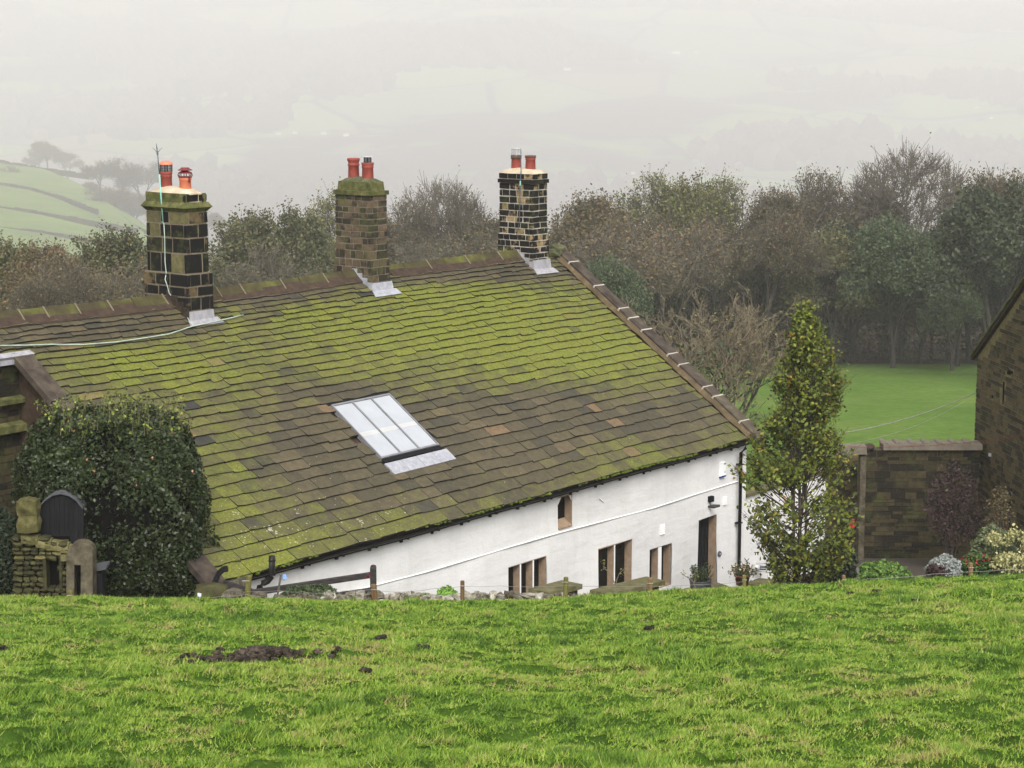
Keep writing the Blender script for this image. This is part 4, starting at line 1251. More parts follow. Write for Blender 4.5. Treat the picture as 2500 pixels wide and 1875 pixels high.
zp = potz(u1c, -.29, 466); pot(c1, u1c, -.29, zp - .04, potz(u1c, -.29, 419), .118, 'terracotta', 'collar', 'dark red chimney pot')
cage(c1, u1c, -.29, potz(u1c, -.29, 419), potz(u1c, -.29, 400), .12, 'orange_metal', 12, 'wire cage cowl with orange domed lid', top_r=1.2)
zp = potz(u1c, .29, 474); zq = potz(u1c, .29, 433); pot(c1, u1c, .29, zp - .03, zq, .125, 'terracotta_orange', 'plain', 'bright orange chimney pot')
# pot hanger cowl: stacked maroon plates on bars
o = hp(u1c, .29, 0)
mb = MB()
for j in range(8):
    t = 2 * math.pi * j / 8; p = o + np.array([.125 * math.cos(t), .125 * math.sin(t), 0])
    q = o + np.array([.15 * math.cos(t), .15 * math.sin(t), 0])
    mb.tube([p + Z * (zq - .01), q + Z * (zq + .05), p + Z * (zq + .10)], .010, 4)
mb.lathe(o, [(.10, zq + .0), (.14, zq + .0), (.14, zq + .02), (.10, zq + .02)], 16, rnd=.5)
mb.build('cowl_cage', 'maroon_metal', c1, label='maroon slatted cowl')
mb = MB(); mb.lathe(o, [(.05, zq + .10), (.14, zq + .085), (.145, zq + .10), (.07, zq + .135), (.07, zq + .15), (.15, zq + .145), (.155, zq + .155), (.09, zq + .19), (.085, zq + .205), (.001, zq + .21)], 16, rnd=.5); mb.build('cowl_lid', 'maroon_metal', c1)
mb = MB(); mb.box(o, U, V, Z, (-.03, .125, zq - .10), (.01, .14, zq + .02)); mb.build('cowl_clamp', 'maroon_metal', c1)
# lead flashing at its foot
def flash(ch, uc, hu, hv, ya, yb, mat, steps='lead_white', n=4):
    za, zb_ = zat(0, ya, uc - hu, hv), zat(0, yb, uc - hu, hv)
    mb = MB()
    v0_ = hv + .018
    mb.hexa([hp(uc - hu - .02, v0_ - .01, zb_ - .05), hp(uc + hu + .02, v0_ - .01, zb_ - .05), hp(uc + hu + .02, v0_ + .05, zb_ - .05), hp(uc - hu - .02, v0_ + .05, zb_ - .05),
             hp(uc - hu - .01, v0_ - .01, za), hp(uc + hu + .01, v0_ - .01, za), hp(uc + hu + .01, v0_ + .008, za), hp(uc - hu - .01, v0_ + .008, za)], rnd=.5)
    mb.build('front_flashing', mat, ch)
    sv = lambda v_: v_ / W_
    mb = MB()
    c = [roof_pt(uc - hu - .03, sv(v0_ + .0), .05), roof_pt(uc + hu + .10, sv(v0_ + .0), .05), roof_pt(uc + hu + .13, sv(v0_ + .17), .055), roof_pt(uc - hu - .12, sv(v0_ + .17), .055)]
    mb.hexa(c + [p + NR * .012 for p in c], rnd=.5); mb.build('apron_flashing', mat, ch)
    for k in range(n):   # stepped side flashing down the near face
        va, vb = .02 + (hv - .02) * k / n, .02 + (hv + .03) * (k + 1) / n
        zr = R0[2] - H_ * sv(va)
        mb = MB(); mb.box(E_, U, V, Z, (uc - hu - .022, va, R0[2] - H_ * sv(vb) - .05), (uc - hu - .012, vb - .004, zr + .15)); mb.build('step_flashing', steps, ch)
flash(c1, u1c, hu1 + .055, hv1 + .055, 762, 798, 'lead', 'slab_dark')
# chimney in the middle
u2c = wall_uz(905, 560, .56)[0] + .29
c2, z2s = chimney(u2c, .27, .53, [478, 491, 507, 521, 536, 551, 567, 582, 598, 614, 635, 654, 673, 690, 706], 4, .035, 'block_brown', 'mortar_grey', 'brown brick chimney, middle', .25, joint=.026)
zt = z2s[0]; zl1 = zat(0, 468, u2c - .29, .56)
mb = MB(); ring(mb, u2c, .27, .53, zt, zl1, .05, .05, rnd=.5); mb.build('cap_ledge', 'cap_moss', c2)
zc = zat(0, 446, u2c - .29, .56)
mb = MB(); ring(mb, u2c, .25, .51, zl1 + .001, zc, .0, -.02, rnd=.5); mb.build('cap_block', 'cap_moss', c2)
flaunch(c2, 'flaunch_moss', u2c, .235, .49, zc - .01, zc + .11)
pot(c2, u2c, -.22, potz(u2c, -.22, 443), potz(u2c, -.22, 386), .128, 'terracotta', 'roll', 'tall red pot with rolled rim')
zq = potz(u2c, .22, 397); pot(c2, u2c, .22, potz(u2c, .22, 447), zq, .13, 'terracotta', 'collar', 'shorter red pot')
cage(c2, u2c, .22, zq - .0, potz(u2c, .22, 382), .075, 'steel', 12, 'wire cage cowl with flat lid', top_r=2.1, dome=False)
flash(c2, u2c, .29 + .035, .56 + .035, 692, 706, 'lead_white')
mb = MB(); mb.tube([hp(u2c + .34, .61, z2s[-2]), hp(u2c + .36, .66, z2s[-1] - .05), hp(u2c + .30, .80, z2s[-1] - .2)], .008, 5); mb.build('cable', 'verdigris_pale', c2)
# far chimney
u3c = wall_uz(1300, 520, .54)[0] + .31
c3, z3s = chimney(u3c, .30, .51, [449, 465, 482, 499, 516, 531, 545, 559, 574, 589, 604, 619, 632, 645], 5, .03, 'block_patchy', 'mortar_pale', 'patchy black and tan brick chimney, farthest', .27, joint=.024)
zt = z3s[0]; zl1 = zat(0, 440, u3c - .31, .54)
mb = MB(); ring(mb, u3c, .30, .51, zt, zl1, .045, .045, rnd=.4); mb.build('cap_ledge', 'block_patchy', c3)
zc = zat(0, 425, u3c - .31, .54)
mb = MB(); mb.box(E_, U, V, Z, (u3c - .30, -.53, zl1), (u3c + .30, .53, zc), rnd=.5); mb.build('cap_core', 'mortar_pale', c3)
for fa in range(4):
    HL = .54 if fa in (0, 2) else .31
    x = -HL
    while x < HL - .02:
        e = min(HL, x + random.uniform(.18, .30))
        if HL - e < .1: e = HL
        mb = MB(); zz0, zz1 = zl1 + .02, zc - .012
        a, b = x + .012, e - .012
        if fa == 0: mb.box(E_, U, V, Z, (u3c - .318, a, zz0), (u3c - .25, b, zz1), jit=.003)
        elif fa == 1: mb.box(E_, U, V, Z, (u3c + a, .48, zz0), (u3c + b, .548, zz1), jit=.003)
        elif fa == 2: mb.box(E_, U, V, Z, (u3c + .25, a, zz0), (u3c + .318, b, zz1), jit=.003)
        else: mb.box(E_, U, V, Z, (u3c + a, -.548, zz0), (u3c + b, -.48, zz1), jit=.003)
        mb.build('block', 'block_patchy', c3); x = e
flaunch(c3, 'flaunch_pale', u3c, .33, .56, zc - .005, zc + .13)
zq = potz(u3c, -.23, 379); pot(c3, u3c, -.23, potz(u3c, -.23, 417), zq, .125, 'terracotta', 'plain', 'red pot with blackened rim')
mb = MB(); mb.lathe(hp(u3c, -.23, 0), [(.132, zq - .09), (.137, zq - .085), (.137, zq + .005), (.11, zq + .005)], 20, rnd=.5); mb.build('sooty_rim', 'soot_clay', c3, smooth=True)
cage(c3, u3c, -.23, zq, potz(u3c, -.23, 362), .115, 'steel', 12, 'pale wire cage cowl', top_r=1.02, dome=False, bars='steel')
zq = potz(u3c, .23, 380); pot(c3, u3c, .23, potz(u3c, .23, 419), zq, .125, 'terracotta', 'collar', 'red pot with worn rim')
mb = MB(); mb.lathe(hp(u3c, .23, 0), [(.135, zq - .05), (.142, zq - .045), (.142, zq + .004), (.11, zq + .004)], 20, rnd=.5); mb.build('worn_rim', 'soot_clay', c3, smooth=True)
flash(c3, u3c, .31 + .03, .54 + .03, 636, 660, 'lead', 'lead')
mb = MB(); mb.rock(roof_pt(12.75, .03, .12), (.35, .35, .22), jit=.2); mb.rock(roof_pt(13.0, .012, .15), (.4, .3, .2), jit=.2); mb.build('mortar_lump', 'flaunch_moss', roof)
# lightning rods
mb = MB()
uf = u1c - hu1 - .05
def onface(px, py, uface):
    return onplane(px, py, R0 + uface * U, U)
pts = [onface(398, 542, uf), onface(393, 480, uf), onface(389, 425, uf - .02)]
mb.tube(pts, [.016, .018, .016], 6); rod = mb.build('lightning_rod', 'verdigris', c1, smooth=True, label='verdigris lightning rod')
mb = MB(); top = [onface(389, 425, uf - .02), onface(386, 390, uf - .02), onface(384.5, 372, uf - .02), onface(383, 362, uf - .02), onface(382, 350, uf - .02)]
mb.tube(top, [.014, .011, .010, .016, .003], 6)
for dx in (-.10, .10):
    c = top[2]; mb.tube([c - Z * .02, c + np.array([dx * .5, 0, .05]), c + np.array([dx, 0, .10])], [.006, .005, .003], 4)
mb.tube([top[2] - Z * .05, top[2] + Z * .03], .02, 6)
mb.build('rod_tip', 'rod_dark', c1, smooth=True)
mb = MB(); mb.tube([onface(395, 541, uf), onface(400, 545, uf), onface(402, 580, uf), onface(403, 640, uf + .0), onface(406, 668, uf), onface(403, 682, uf - .06), onface(409, 700, uf - .06), onface(413, 716, uf - .07)] + [roof_pt(*roof_uv(x, y), .09) for x, y in ((424, 735), (436, 752), (452, 770), (462, 792), (470, 800))], .011, 5); mb.build('down_cable', 'verdigris_pale', c1, smooth=True)
mb = MB(); uf3 = u3c - .31 - .05
mb.tube([onface(1272, 362, uf3), onface(1272, 420, uf3), onface(1270, 450, uf3), onface(1268, 540, uf3), onface(1261, 575, uf3)], [.004, .013, .014, .010, .008], 5); mb.build('lightning_rod', 'rod_dark', c3, smooth=True)
mb = MB(); mb.tube([onface(1270.4, 442, uf3 - .01), onface(1270, 453, uf3 - .01)], .019, 6); mb.build('rod_clamp', 'verdigris', c3)
# cable lying along the roof
mb = MB(); pts = [(-40, 856), (0, 853), (60, 852), (120, 849), (200, 848), (280, 840), (350, 829), (410, 819), (465, 801), (520, 790), (560, 781), (592, 773)]
mb.tube([roof_pt(*roof_uv(x, y), .085) for x, y in pts], .013, 5); mb.build('roof_cable', 'verdigris_pale', roof, smooth=True, label='pale cable along the slates')

# ================================================================== LOW WHITE WALL beyond the corner
lw = thing('garden_wall', hp(15.2, VW - .3, -13.1), 'low white rendered wall running on from the far house corner behind the beech', 'wall')
mb = MB(); mb.box(E_, U, V, Z, (UR + .02, VW - .34, -13.3), (17.2, VW - .06, -10.75)); mb.build('wall_body', 'render', lw)
x = UR + .02
while x < 17.2:
    b = min(17.2, x + .8); mb = MB(); mb.box(E_, U, V, Z, (x + .005, VW - .40, -10.748), (b - .005, VW, -10.66), jit=.004); mb.build('coping_stone', 'slab', lw); x = b
uu, zz = wall_uz(1846, 1383)
fl = thing('flue_terminal', hp(uu, VW, zz), 'round grey flue terminal in a clear guard on the low white wall', 'flue')
mb = MB(); mb.tube([hp(uu - .10, VW - .05, zz), hp(uu - .02, VW + .12, zz - .01)], .085, 14); mb.build('collar', 'steel', fl, smooth=True)
mb = MB(); mb.tube([hp(uu - .02, VW + .121, zz - .01), hp(uu + .06, VW + .26, zz - .02)], [.055, .05], 12); mb.build('pipe_end', 'rod_dark', fl, smooth=True)
mb = MB()
for t in np.linspace(0, 2 * math.pi, 9)[:-1]:
    d = np.array([math.cos(t) * U[0], math.cos(t) * U[1], math.sin(t)]) * .11
    mb.tube([hp(uu - .05, VW - .02, zz) + d, hp(uu + .12, VW + .3, zz - .02) + d], .006, 4)
mb.tube([hp(uu + .12, VW + .3, zz - .02) + np.array([math.cos(t) * U[0], math.cos(t) * U[1], math.sin(t)]) * .11 for t in np.linspace(0, 2 * math.pi, 15)], .006, 4, cap=False)
mb.build('guard', 'steel', fl)
uu, zz = wall_uz(1820, 1370)
mb = MB(); mb.tube([hp(uu, VW - .05, zz + .10), hp(uu - .02, VW + .06, zz), hp(uu - .03, VW + .06, zz - .12)], .013, 5); mb.tube([hp(uu - .07, VW + .06, zz + .01), hp(uu + .07, VW + .06, zz + .06)], .012, 5); mb.build('outside_tap', 'wire_mesh', label='dark outside tap between the downpipe and the flue terminal', cat='tap')

# ================================================================== STONE SLAB BENCHES in front of the wall
def slab_thing(pts, lab, th=.10, v=VW + 1.5, legs=True):
    """pts: far-left, far-right, near-right of the slab top (image), on a level plane"""
    u, z = wall_uz(*pts[1], v=v)
    P = [onplane(x, y, np.array([0, 0, z]), Z) for x, y in pts]
    A, B, C = P
    D_ = A + (C - B) * 1.0
    t = thing('stone_bench', (A + C) / 2 * [1, 1, 0] + Z * (-13.1), lab, 'stone bench', 'mossy stone slabs along the front of the house')
    mb = MB(); k = [D_, C, B, A]
    mb.hexa([p - Z * th for p in k] + k, rnd=.5); mb.build('slab', 'slab', t)
    if legs:
        for f0, f1 in ((.08, .30), (.72, .93)):
            a, b = A + (B - A) * f0, A + (B - A) * f1
            c, d = D_ + (C - D_) * f1, D_ + (C - D_) * f0
            q = [d + (a - d) * .12, c + (b - c) * .12, b + (c - b) * .12, a + (d - a) * .12]
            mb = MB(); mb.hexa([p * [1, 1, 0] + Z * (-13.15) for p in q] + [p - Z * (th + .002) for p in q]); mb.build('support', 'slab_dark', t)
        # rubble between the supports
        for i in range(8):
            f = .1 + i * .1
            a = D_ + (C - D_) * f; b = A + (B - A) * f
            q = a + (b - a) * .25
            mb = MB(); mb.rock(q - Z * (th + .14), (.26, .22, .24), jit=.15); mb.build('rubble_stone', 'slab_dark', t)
slab_thing([(1290, 1437), (1372, 1416), (1422, 1426)], 'mossy stone slab in front of the three-light window')
slab_thing([(1440, 1440), (1578, 1407), (1624, 1417)], 'long mossy stone slab below the tall two-light window')
slab_thing([(1650, 1441), (1749, 1421), (1780, 1431)], 'mossy stone slab carrying the galvanised tub by the doorway', .08)
slab_thing([(1815, 1424), (1854, 1411), (1903, 1416)], 'mossy stone slab beyond the downpipe beside the beech', .08)

# ================================================================== PLANTS generator helpers
def quads(C, n_dir, size, rng_, asp=1.4, tri=False):
    """leaf cards: kites centred on C"""
    n = len(C)
    a = rng_.normal(size=(n, 3)); a /= np.linalg.norm(a, axis=1)[:, None]
    if n_dir is not None:
        a = a + n_dir; a /= np.linalg.norm(a, axis=1)[:, None]
    b = np.cross(a, rng_.normal(size=(n, 3))); b /= (np.linalg.norm(b, axis=1)[:, None] + 1e-9)
    c = np.cross(a, b)
    s = size[:, None] if hasattr(size, '__len__') else size
    p = [C + b * s * asp * .5, C + c * s * .5, C - b * s * asp * .5, C - c * s * .5]
    v = np.stack(p, 1).reshape(-1, 3)
    f = np.arange(4 * n).reshape(-1, 4)
    return v, f
def tubes_arr(P0, P1, r0, r1, n=3):
    P0, P1 = np.asarray(P0), np.asarray(P1); r0, r1 = np.asarray(r0), np.asarray(r1)
    d = P1 - P0; d = d / (np.linalg.norm(d, axis=1)[:, None] + 1e-9)
    h = np.where(np.abs(d[:, 2:3]) < .9, np.array([[0, 0, 1.0]]), np.array([[1.0, 0, 0]]))
    a = np.cross(d, h); a /= np.linalg.norm(a, axis=1)[:, None]
    b = np.cross(d, a)
    V_ = []
    for (P, r) in ((P0, r0), (P1, r1)):
        for j in range(n):
            t = 2 * math.pi * j / n
            V_.append(P + r[:, None] * (a * math.cos(t) + b * math.sin(t)))
    v = np.stack(V_, 1).reshape(-1, 3)
    base = np.arange(len(P0))[:, None] * 2 * n
    f = np.concatenate([base + np.array([[j, (j + 1) % n, n + (j + 1) % n, n + j]]) for j in range(n)], 0)
    return v, f
def grow_tree(seed, H=14, spread=.5, levels=4, nch=(9, 6, 5, 4), ratio=(.55, .5, .5, .45), up=.25, trunk_frac=.3, r0=.28, wob=.18, ang=(50, 45, 45, 50), rmin=.018, multi=1, segs=4):
    rg = random.Random(seed)
    S = [[] for _ in range(levels + 1)]
    tips = []
    def rv(d, a):
        # direction at angle a from d
        p = Vector((rg.gauss(0, 1), rg.gauss(0, 1), rg.gauss(0, 1))); p = (p - p.dot(d) * d).normalized()
        return (d * math.cos(a) + p * math.sin(a)).normalized()
    def br(p, d, L, r, lv):
        ns = segs if lv < 2 else 3
        pts = [p.copy()]
        q = p.copy(); dd = d.copy()
        for i in range(ns):
            dd = (dd + Vector((rg.gauss(0, wob), rg.gauss(0, wob), rg.gauss(0, wob) + up * (.3 if lv else .8)))).normalized()
            q = q + dd * (L / ns)
            f0, f1 = 1 - .75 * i / ns, 1 - .75 * (i + 1) / ns
            S[lv].append((tuple(pts[-1]), tuple(q), max(rmin, r * f0), max(rmin * .8, r * f1)))
            pts.append(q.copy())
        if lv >= levels:
            tips.extend([tuple(x) for x in pts[1:]]); return
        if lv == levels - 1: tips.extend([tuple(x) for x in pts[2:]])
        n = nch[lv]
        for k in range(n):
            t = (trunk_frac + (1 - trunk_frac) * (k + .5) / n) if lv == 0 else (.25 + .75 * (k + rg.random() * .8) / n)
            t = min(t, .999)
            i = min(int(t * ns), ns - 1); fr = t * ns - i
            pp = pts[i].lerp(pts[i + 1], fr)
            dloc = (pts[i + 1] - pts[i]).normalized()
            a = R_(ang[lv] * rg.uniform(.7, 1.25))
            nd = rv(dloc, a)
            if lv == 0:
                th = k * 2.4 + rg.uniform(-.4, .4)
                nd = Vector((math.cos(th) * math.sin(a), math.sin(th) * math.sin(a), math.cos(a)))
                LL = L * ratio[0] * (1.15 - .65 * (k / n)) * rg.uniform(.8, 1.15) * (spread / .5)
            else:
                LL = L * ratio[lv] * rg.uniform(.7, 1.2) * (1.1 - .4 * t)
            br(pp, nd, LL, r * (.5 if lv == 0 else .45), lv + 1)
    for m in range(multi):
        a = rg.uniform(0, 6.28); off = 0 if multi == 1 else .25
        br(Vector((math.cos(a) * off * .5, math.sin(a) * off * .5, -.3)), Vector((math.cos(a) * off, math.sin(a) * off, 1)).normalized(), H * rg.uniform(.75, .8), r0, 0)
    return S, np.array(tips)
def tree_meshes(name, S, tips, bark, twig, leaf=None, n_leaf=0, leaf_size=.25, sp=.35, seed=0, ns=3):
    big = [x for lv in S[:2] for x in lv]; small = [x for lv in S[2:] for x in lv]
    def mk(L, n, m, nm):
        P0, P1, a, b = zip(*L)
        v, f = tubes_arr(P0, P1, a, b, n)
        return arr_mesh(nm, v, f, mats=(m,))
    out = {'trunk': mk(big, 6, bark, name + '_trunk'), 'branches': mk(small, ns, twig, name + '_branches')}
    if leaf:
        rg = np.random.default_rng(seed)
        idx = rg.integers(0, len(tips), n_leaf)
        C = tips[idx] + rg.normal(size=(n_leaf, 3)) * sp
        v, f = quads(C, None, leaf_size * (.6 + .8 * rg.random(n_leaf)), rg)
        out['foliage'] = arr_mesh(name + '_leaves', v, f, np.clip(rg.normal(.45, .22, n_leaf), 0, 1), mats=(leaf,))
    return out
KINDS = {}
def crown_tree(seed, H=15, fork=.28, rx=4.6, rz=.36, n=520, lobes=0, lobe_r=.42, twigs=5, twig_l=.8, bend=.5, shell=.45, rt=.26, rmin=.022, low=-.55, lean=.0):
    """a tree whose boughs divide again and again to reach points spread through a rounded crown"""
    rn = np.random.default_rng(seed)
    hc = H * (1 - rz); RZ = H * rz
    d = rn.normal(size=(n * 3, 3)); d /= np.linalg.norm(d, axis=1)[:, None]
    d = d[d[:, 2] > low][:n]
    if lobes:
        cd = rn.normal(size=(lobes, 3)); cd /= np.linalg.norm(cd, axis=1)[:, None]; cd[:, 2] = np.abs(cd[:, 2]) * 1.3 - .45
        k = rn.integers(0, lobes, len(d))
        T = cd[k] * rn.uniform(.55, .75, lobes)[k][:, None] + d * lobe_r * (rn.random(len(d)) ** shell)[:, None] * rn.uniform(.75, 1.2, lobes)[k][:, None]
    else:
        T = d * (.35 + .65 * rn.random(len(d)) ** shell)[:, None]
        T *= (1 + .20 * (fbm(d[:, 0] * 2 + 7, d[:, 1] * 2 + d[:, 2] * 2, 2, seed) - .5) * 2)[:, None]
    T = T * [rx, rx, RZ] + [0, 0, hc]
    S = [[], [], [], [], []]
    f0 = np.array([lean, 0, H * fork])
    S[0] += [((0, 0, -.4), tuple(f0 * .5 + rn.normal(0, .08, 3) * [1, 1, 0]), rt * 1.15, rt * .95)]
    S[0] += [(S[0][0][1], tuple(f0), rt * .95, rt * .85)]
    N0 = len(T)
    stack = [(f0, T, rt * .85, 0, np.array([0, 0, 1.0]))]
    tips = []
    while stack:
        p, Q, r, dep, dr = stack.pop()
        if len(Q) == 1:
            q = Q[0]; m = (p + q) / 2 + rn.normal(0, .08, 3)
            S[3] += [(tuple(p), tuple(m), max(r, rmin), rmin), (tuple(m), tuple(q), rmin, rmin * .9)]
            o = q - np.array([0, 0, hc - RZ * .8]); o /= np.linalg.norm(o)
            for _ in range(twigs):
                e = q + (o * .75 + rn.normal(0, .42, 3)) * twig_l * rn.uniform(.5, 1)
                S[4].append((tuple(q if rn.random() < .6 else m), tuple(e), rmin * .8, rmin * .55)); tips.append(e); 
            tips.append(q)
            continue
        c = Q.mean(0)
        ax = rn.normal(size=3) if rn.random() < .3 else (Q - c)[np.argmax(np.linalg.norm(Q - c, axis=1))]
        key = (Q - c) @ ax
        k = np.argsort(key); h = max(1, int(len(Q) * rn.uniform(.35, .65)))
        for part in (Q[k[:h]], Q[k[h:]]):
            if not len(part): continue
            cc = part.mean(0); L = np.linalg.norm(cc - p)
            stp = min(L * rn.uniform(.28, .5), L)
            dirn = (cc - p) / (L + 1e-6); dirn = dirn + dr * .35 + rn.normal(0, .10, 3); dirn /= np.linalg.norm(dirn)
            q = p + dirn * stp if len(part) > 1 else p + (cc - p) * .4
            rr = max(rmin, rt * .80 * (len(part) / N0) ** .46)
            S[min(3, 1 + dep // 3)].append((tuple(p), tuple(q), max(min(r, rr * 1.25), rmin), rr))
            stack.append((q, part, rr, dep + 1, dirn))
    return S, np.array(tips)
def kind(nm, seed, gp, mp):
    S, tips = crown_tree(seed, **gp)
    KINDS[nm] = tree_meshes(nm, S, tips, seed=seed, **mp)
    KINDS[nm + '_dim'] = (float(np.percentile(tips[:, 2], 99.5)), 5.0)
kind('fan', 3, dict(n=1000, rx=4.9, rz=.40, fork=.22, twigs=6, twig_l=.95, shell=.40, rmin=.024), dict(bark='bark', twig='twig_grey', leaf='leaf_brown', n_leaf=900, leaf_size=.11, sp=.2))
kind('fan_b', 8, dict(n=700, rx=4.4, rz=.34, fork=.36, twigs=6, twig_l=.9, shell=.5, lobes=7, lobe_r=.50, rmin=.026, low=-.3), dict(bark='bark_dark', twig='twig_brown', leaf='leaf_brown', n_leaf=7500, leaf_size=.12, sp=.22))
kind('brown', 5, dict(n=480, rx=4.8, rz=.42, fork=.2, lobes=11, lobe_r=.40, twigs=6, twig_l=.75), dict(bark='bark_dark', twig='twig_brown', leaf='leaf_brown', n_leaf=13500, leaf_size=.145, sp=.26))
kind('brown_b', 15, dict(n=520, rx=4.7, rz=.40, fork=.22, lobes=9, lobe_r=.42, twigs=7, twig_l=.85), dict(bark='bark_dark', twig='twig_grey', leaf='leaf_brown', n_leaf=6500, leaf_size=.14, sp=.24))
kind('olive', 6, dict(n=480, rx=4.6, rz=.41, fork=.2, lobes=10, lobe_r=.40, twigs=3, twig_l=.6), dict(bark='bark_dark', twig='bark_dark', leaf='leaf_olive', n_leaf=20000, leaf_size=.16, sp=.26))
kind('green', 7, dict(n=480, rx=4.9, rz=.45, fork=.12, lobes=13, lobe_r=.38, twigs=3, twig_l=.6), dict(bark='bark_dark', twig='bark_dark', leaf='leaf_green', n_leaf=26000, leaf_size=.175, sp=.28))
kind('dark', 9, dict(n=480, rx=4.9, rz=.44, fork=.14, lobes=12, lobe_r=.38, twigs=3, twig_l=.6), dict(bark='bark_dark', twig='bark_dark', leaf='leaf_dark', n_leaf=24000, leaf_size=.175, sp=.28))
kind('yellow', 12, dict(n=560, rx=4.4, rz=.38, fork=.3, lobes=8, lobe_r=.44, twigs=5, twig_l=.85), dict(bark='bark', twig='twig_brown', leaf='leaf_yellow', n_leaf=8500, leaf_size=.13, sp=.2))
def plant_tree(k, px, ptop, D, label, group=None, pbase=None, wscale=1.0, zbase=None, cat='tree', name='tree'):
    """stand a tree of kind k where its top shows at (px, ptop) at distance D"""
    top = at(px, ptop, D)
    zg = zbase if zbase is not None else float(ground_z(top[0], D))
    zm, wm = KINDS[k + '_dim']
    sc_ = (top[2] - zg) / zm
    root = bpy.data.objects.new(name, None)
    root.location = (float(top[0]), float(D), zg)
    root.rotation_euler = (0, 0, random.uniform(0, 6.28))
    root.scale = (sc_ * wscale, sc_ * wscale, sc_)
    col.objects.link(root)
    tag(root, label, cat, group)
    for part, me in KINDS[k].items() if isinstance(KINDS[k], dict) else ():
        o = bpy.data.objects.new(part, me); col.objects.link(o); o.parent = root
    return root
def ground_z(x, y):
    if y < 190: return float(yard_z(x, y))
    return float(far_z(x, y))

# ================================================================== WOODLAND
# prominent, tellable trees: kind, px, top row, distance, width, label
TREES = [
 ('fan', 2215, 362, 186, 1.05, 'tall leafless tree with a wide rounded fan of twigs, highest of the wood'),
 ('fan_b', 1975, 430, 182, 1.0, 'tall nearly bare tree with reddish twigs rising left of the tallest fan tree'),
 ('fan_b', 2080, 425, 188, .9, 'thin brown-twigged tree between the reddish bare tree and the tallest fan tree'),
 ('yellow', 1610, 428, 190, 1.0, 'yellow-green thin-leaved tree standing highest right of the farthest chimney'),
 ('yellow', 1780, 436, 188, 1.0, 'airy yellow-tipped tree with bare limbs left of the reddish bare tree'),
 ('olive', 1700, 440, 196, .8, 'narrow olive tree between the two yellow-green thin-leaved trees'),
 ('brown', 1430, 480, 172, 1.0, 'russet brown dense tree just right of the farthest chimney'),
 ('brown_b', 1520, 530, 165, 1.1, 'brown thin-leaved tree below the yellow-green one'),
 ('brown_b', 1640, 560, 160, 1.1, 'broad brown tree in the middle of the wood above the roof verge'),
 ('green', 1500, 640, 150, .95, 'cool green leafy tree behind the far roof verge'),
 ('green', 2190, 545, 168, 1.0, 'large cool green leafy tree at the wood edge above the meadow'),
 ('green', 2330, 680, 164, .85, 'lower rounded cool green tree at the right of the meadow edge'),
 ('olive', 2040, 560, 170, 1.0, 'olive tree at the wood edge left of the large green tree'),
 ('fan_b', 1880, 520, 166, 1.0, 'dull brown tree at the wood edge behind the beech top'),
 ('dark', 2440, 470, 150, 1.0, 'dark dense tree with orange top at the right edge of the wood'),
 ('fan_b', 2480, 385, 170, .9, 'brown-twigged tree rising over the dark tree at the right edge'),
 ('dark', 2350, 540, 172, .8, 'dark rounded tree left of the dense tree at the right edge'),
 ('fan', 1075, 440, 178, .95, 'pale leafless fan-shaped tree between the middle and farthest chimneys'),
 ('fan_b', 985, 500, 172, 1.0, 'brown bare tree just right of the middle chimney'),
 ('fan_b', 1190, 490, 176, .9, 'purplish bare tree just left of the farthest chimney'),
 ('brown_b', 1150, 560, 160, 1.1, 'low brown tree below the pale fan tree'),
 ('brown_b', 1010, 600, 155, 1.1, 'low brown tree with thin leaves above the ridge right of the middle chimney'),
 ('yellow', 815, 468, 172, .85, 'grey-green thin tree directly left of the middle chimney'),
 ('olive', 715, 515, 160, .95, 'green rounded tree midway between the near and middle chimneys'),
 ('olive', 605, 525, 156, 1.05, 'broad dark green tree right of the near chimney'),
 ('brown_b', 660, 610, 150, 1.1, 'low brown tree behind the ridge between near and middle chimneys'),
 ('olive', 270, 565, 128, 1.0, 'yellowish green round tree left of the near chimney'),
 ('brown_b', 180, 620, 122, 1.1, 'brown thin-leaved tree in the left hedge line'),
 ('brown', 90, 600, 125, 1.0, 'brown dense tree in the left hedge line'),
 ('olive', 10, 590, 128, 1.1, 'olive tree at the left edge of the photo'),
 ('brown_b', 330, 640, 118, 1.0, 'low brown tree directly left of the near chimney'),
 ('fan_b', 140, 660, 112, .9, 'bare low tree above the ridge at the left'),
]
for k, px, pt, D, wsc, lab in TREES:
    plant_tree(k, px, pt, D, lab, 'trees of the wood behind the farmhouse', wscale=wsc)
# the rest of the wood, behind and between
zones = [((0, 400), (610, 690), 140, 'half-hidden tree of the hedge line left of near chimney', 8, ('brown', 'olive', 'brown_b')),
         ((420, 860), (560, 640), 182, 'half-hidden tree between the near and middle chimneys', 6, ('olive', 'brown_b', 'yellow')),
         ((900, 1240), (520, 640), 186, 'half-hidden brown tree between middle and farthest chimneys', 7, ('brown_b', 'fan_b', 'brown')),
         ((1330, 1850), (520, 660), 180, 'brown tree deep in the wood right of farthest chimney', 12, ('brown_b', 'fan_b', 'olive', 'brown')),
         ((1850, 2400), (520, 700), 178, 'brown tree deep in the wood above the meadow', 12, ('brown', 'dark', 'brown_b', 'olive')),
         ((2350, 2560), (520, 640), 168, 'dark tree of the wood behind the barn roof', 5, ('dark', 'brown'))]
ORD = ['first', 'second', 'third', 'fourth', 'fifth', 'sixth', 'seventh', 'eighth', 'ninth', 'tenth', 'eleventh', 'twelfth']
for (xa, xb), (ya, yb), D, lab, n, ks in zones:
    for i in range(n):
        px = xa + (xb - xa) * (i + random.random()) / n
        plant_tree(random.choice(ks), px, random.uniform(ya, yb), D + random.uniform(-6, 14), lab + ', ' + ORD[i] + ' from left', lab, wscale=random.uniform(.9, 1.2))
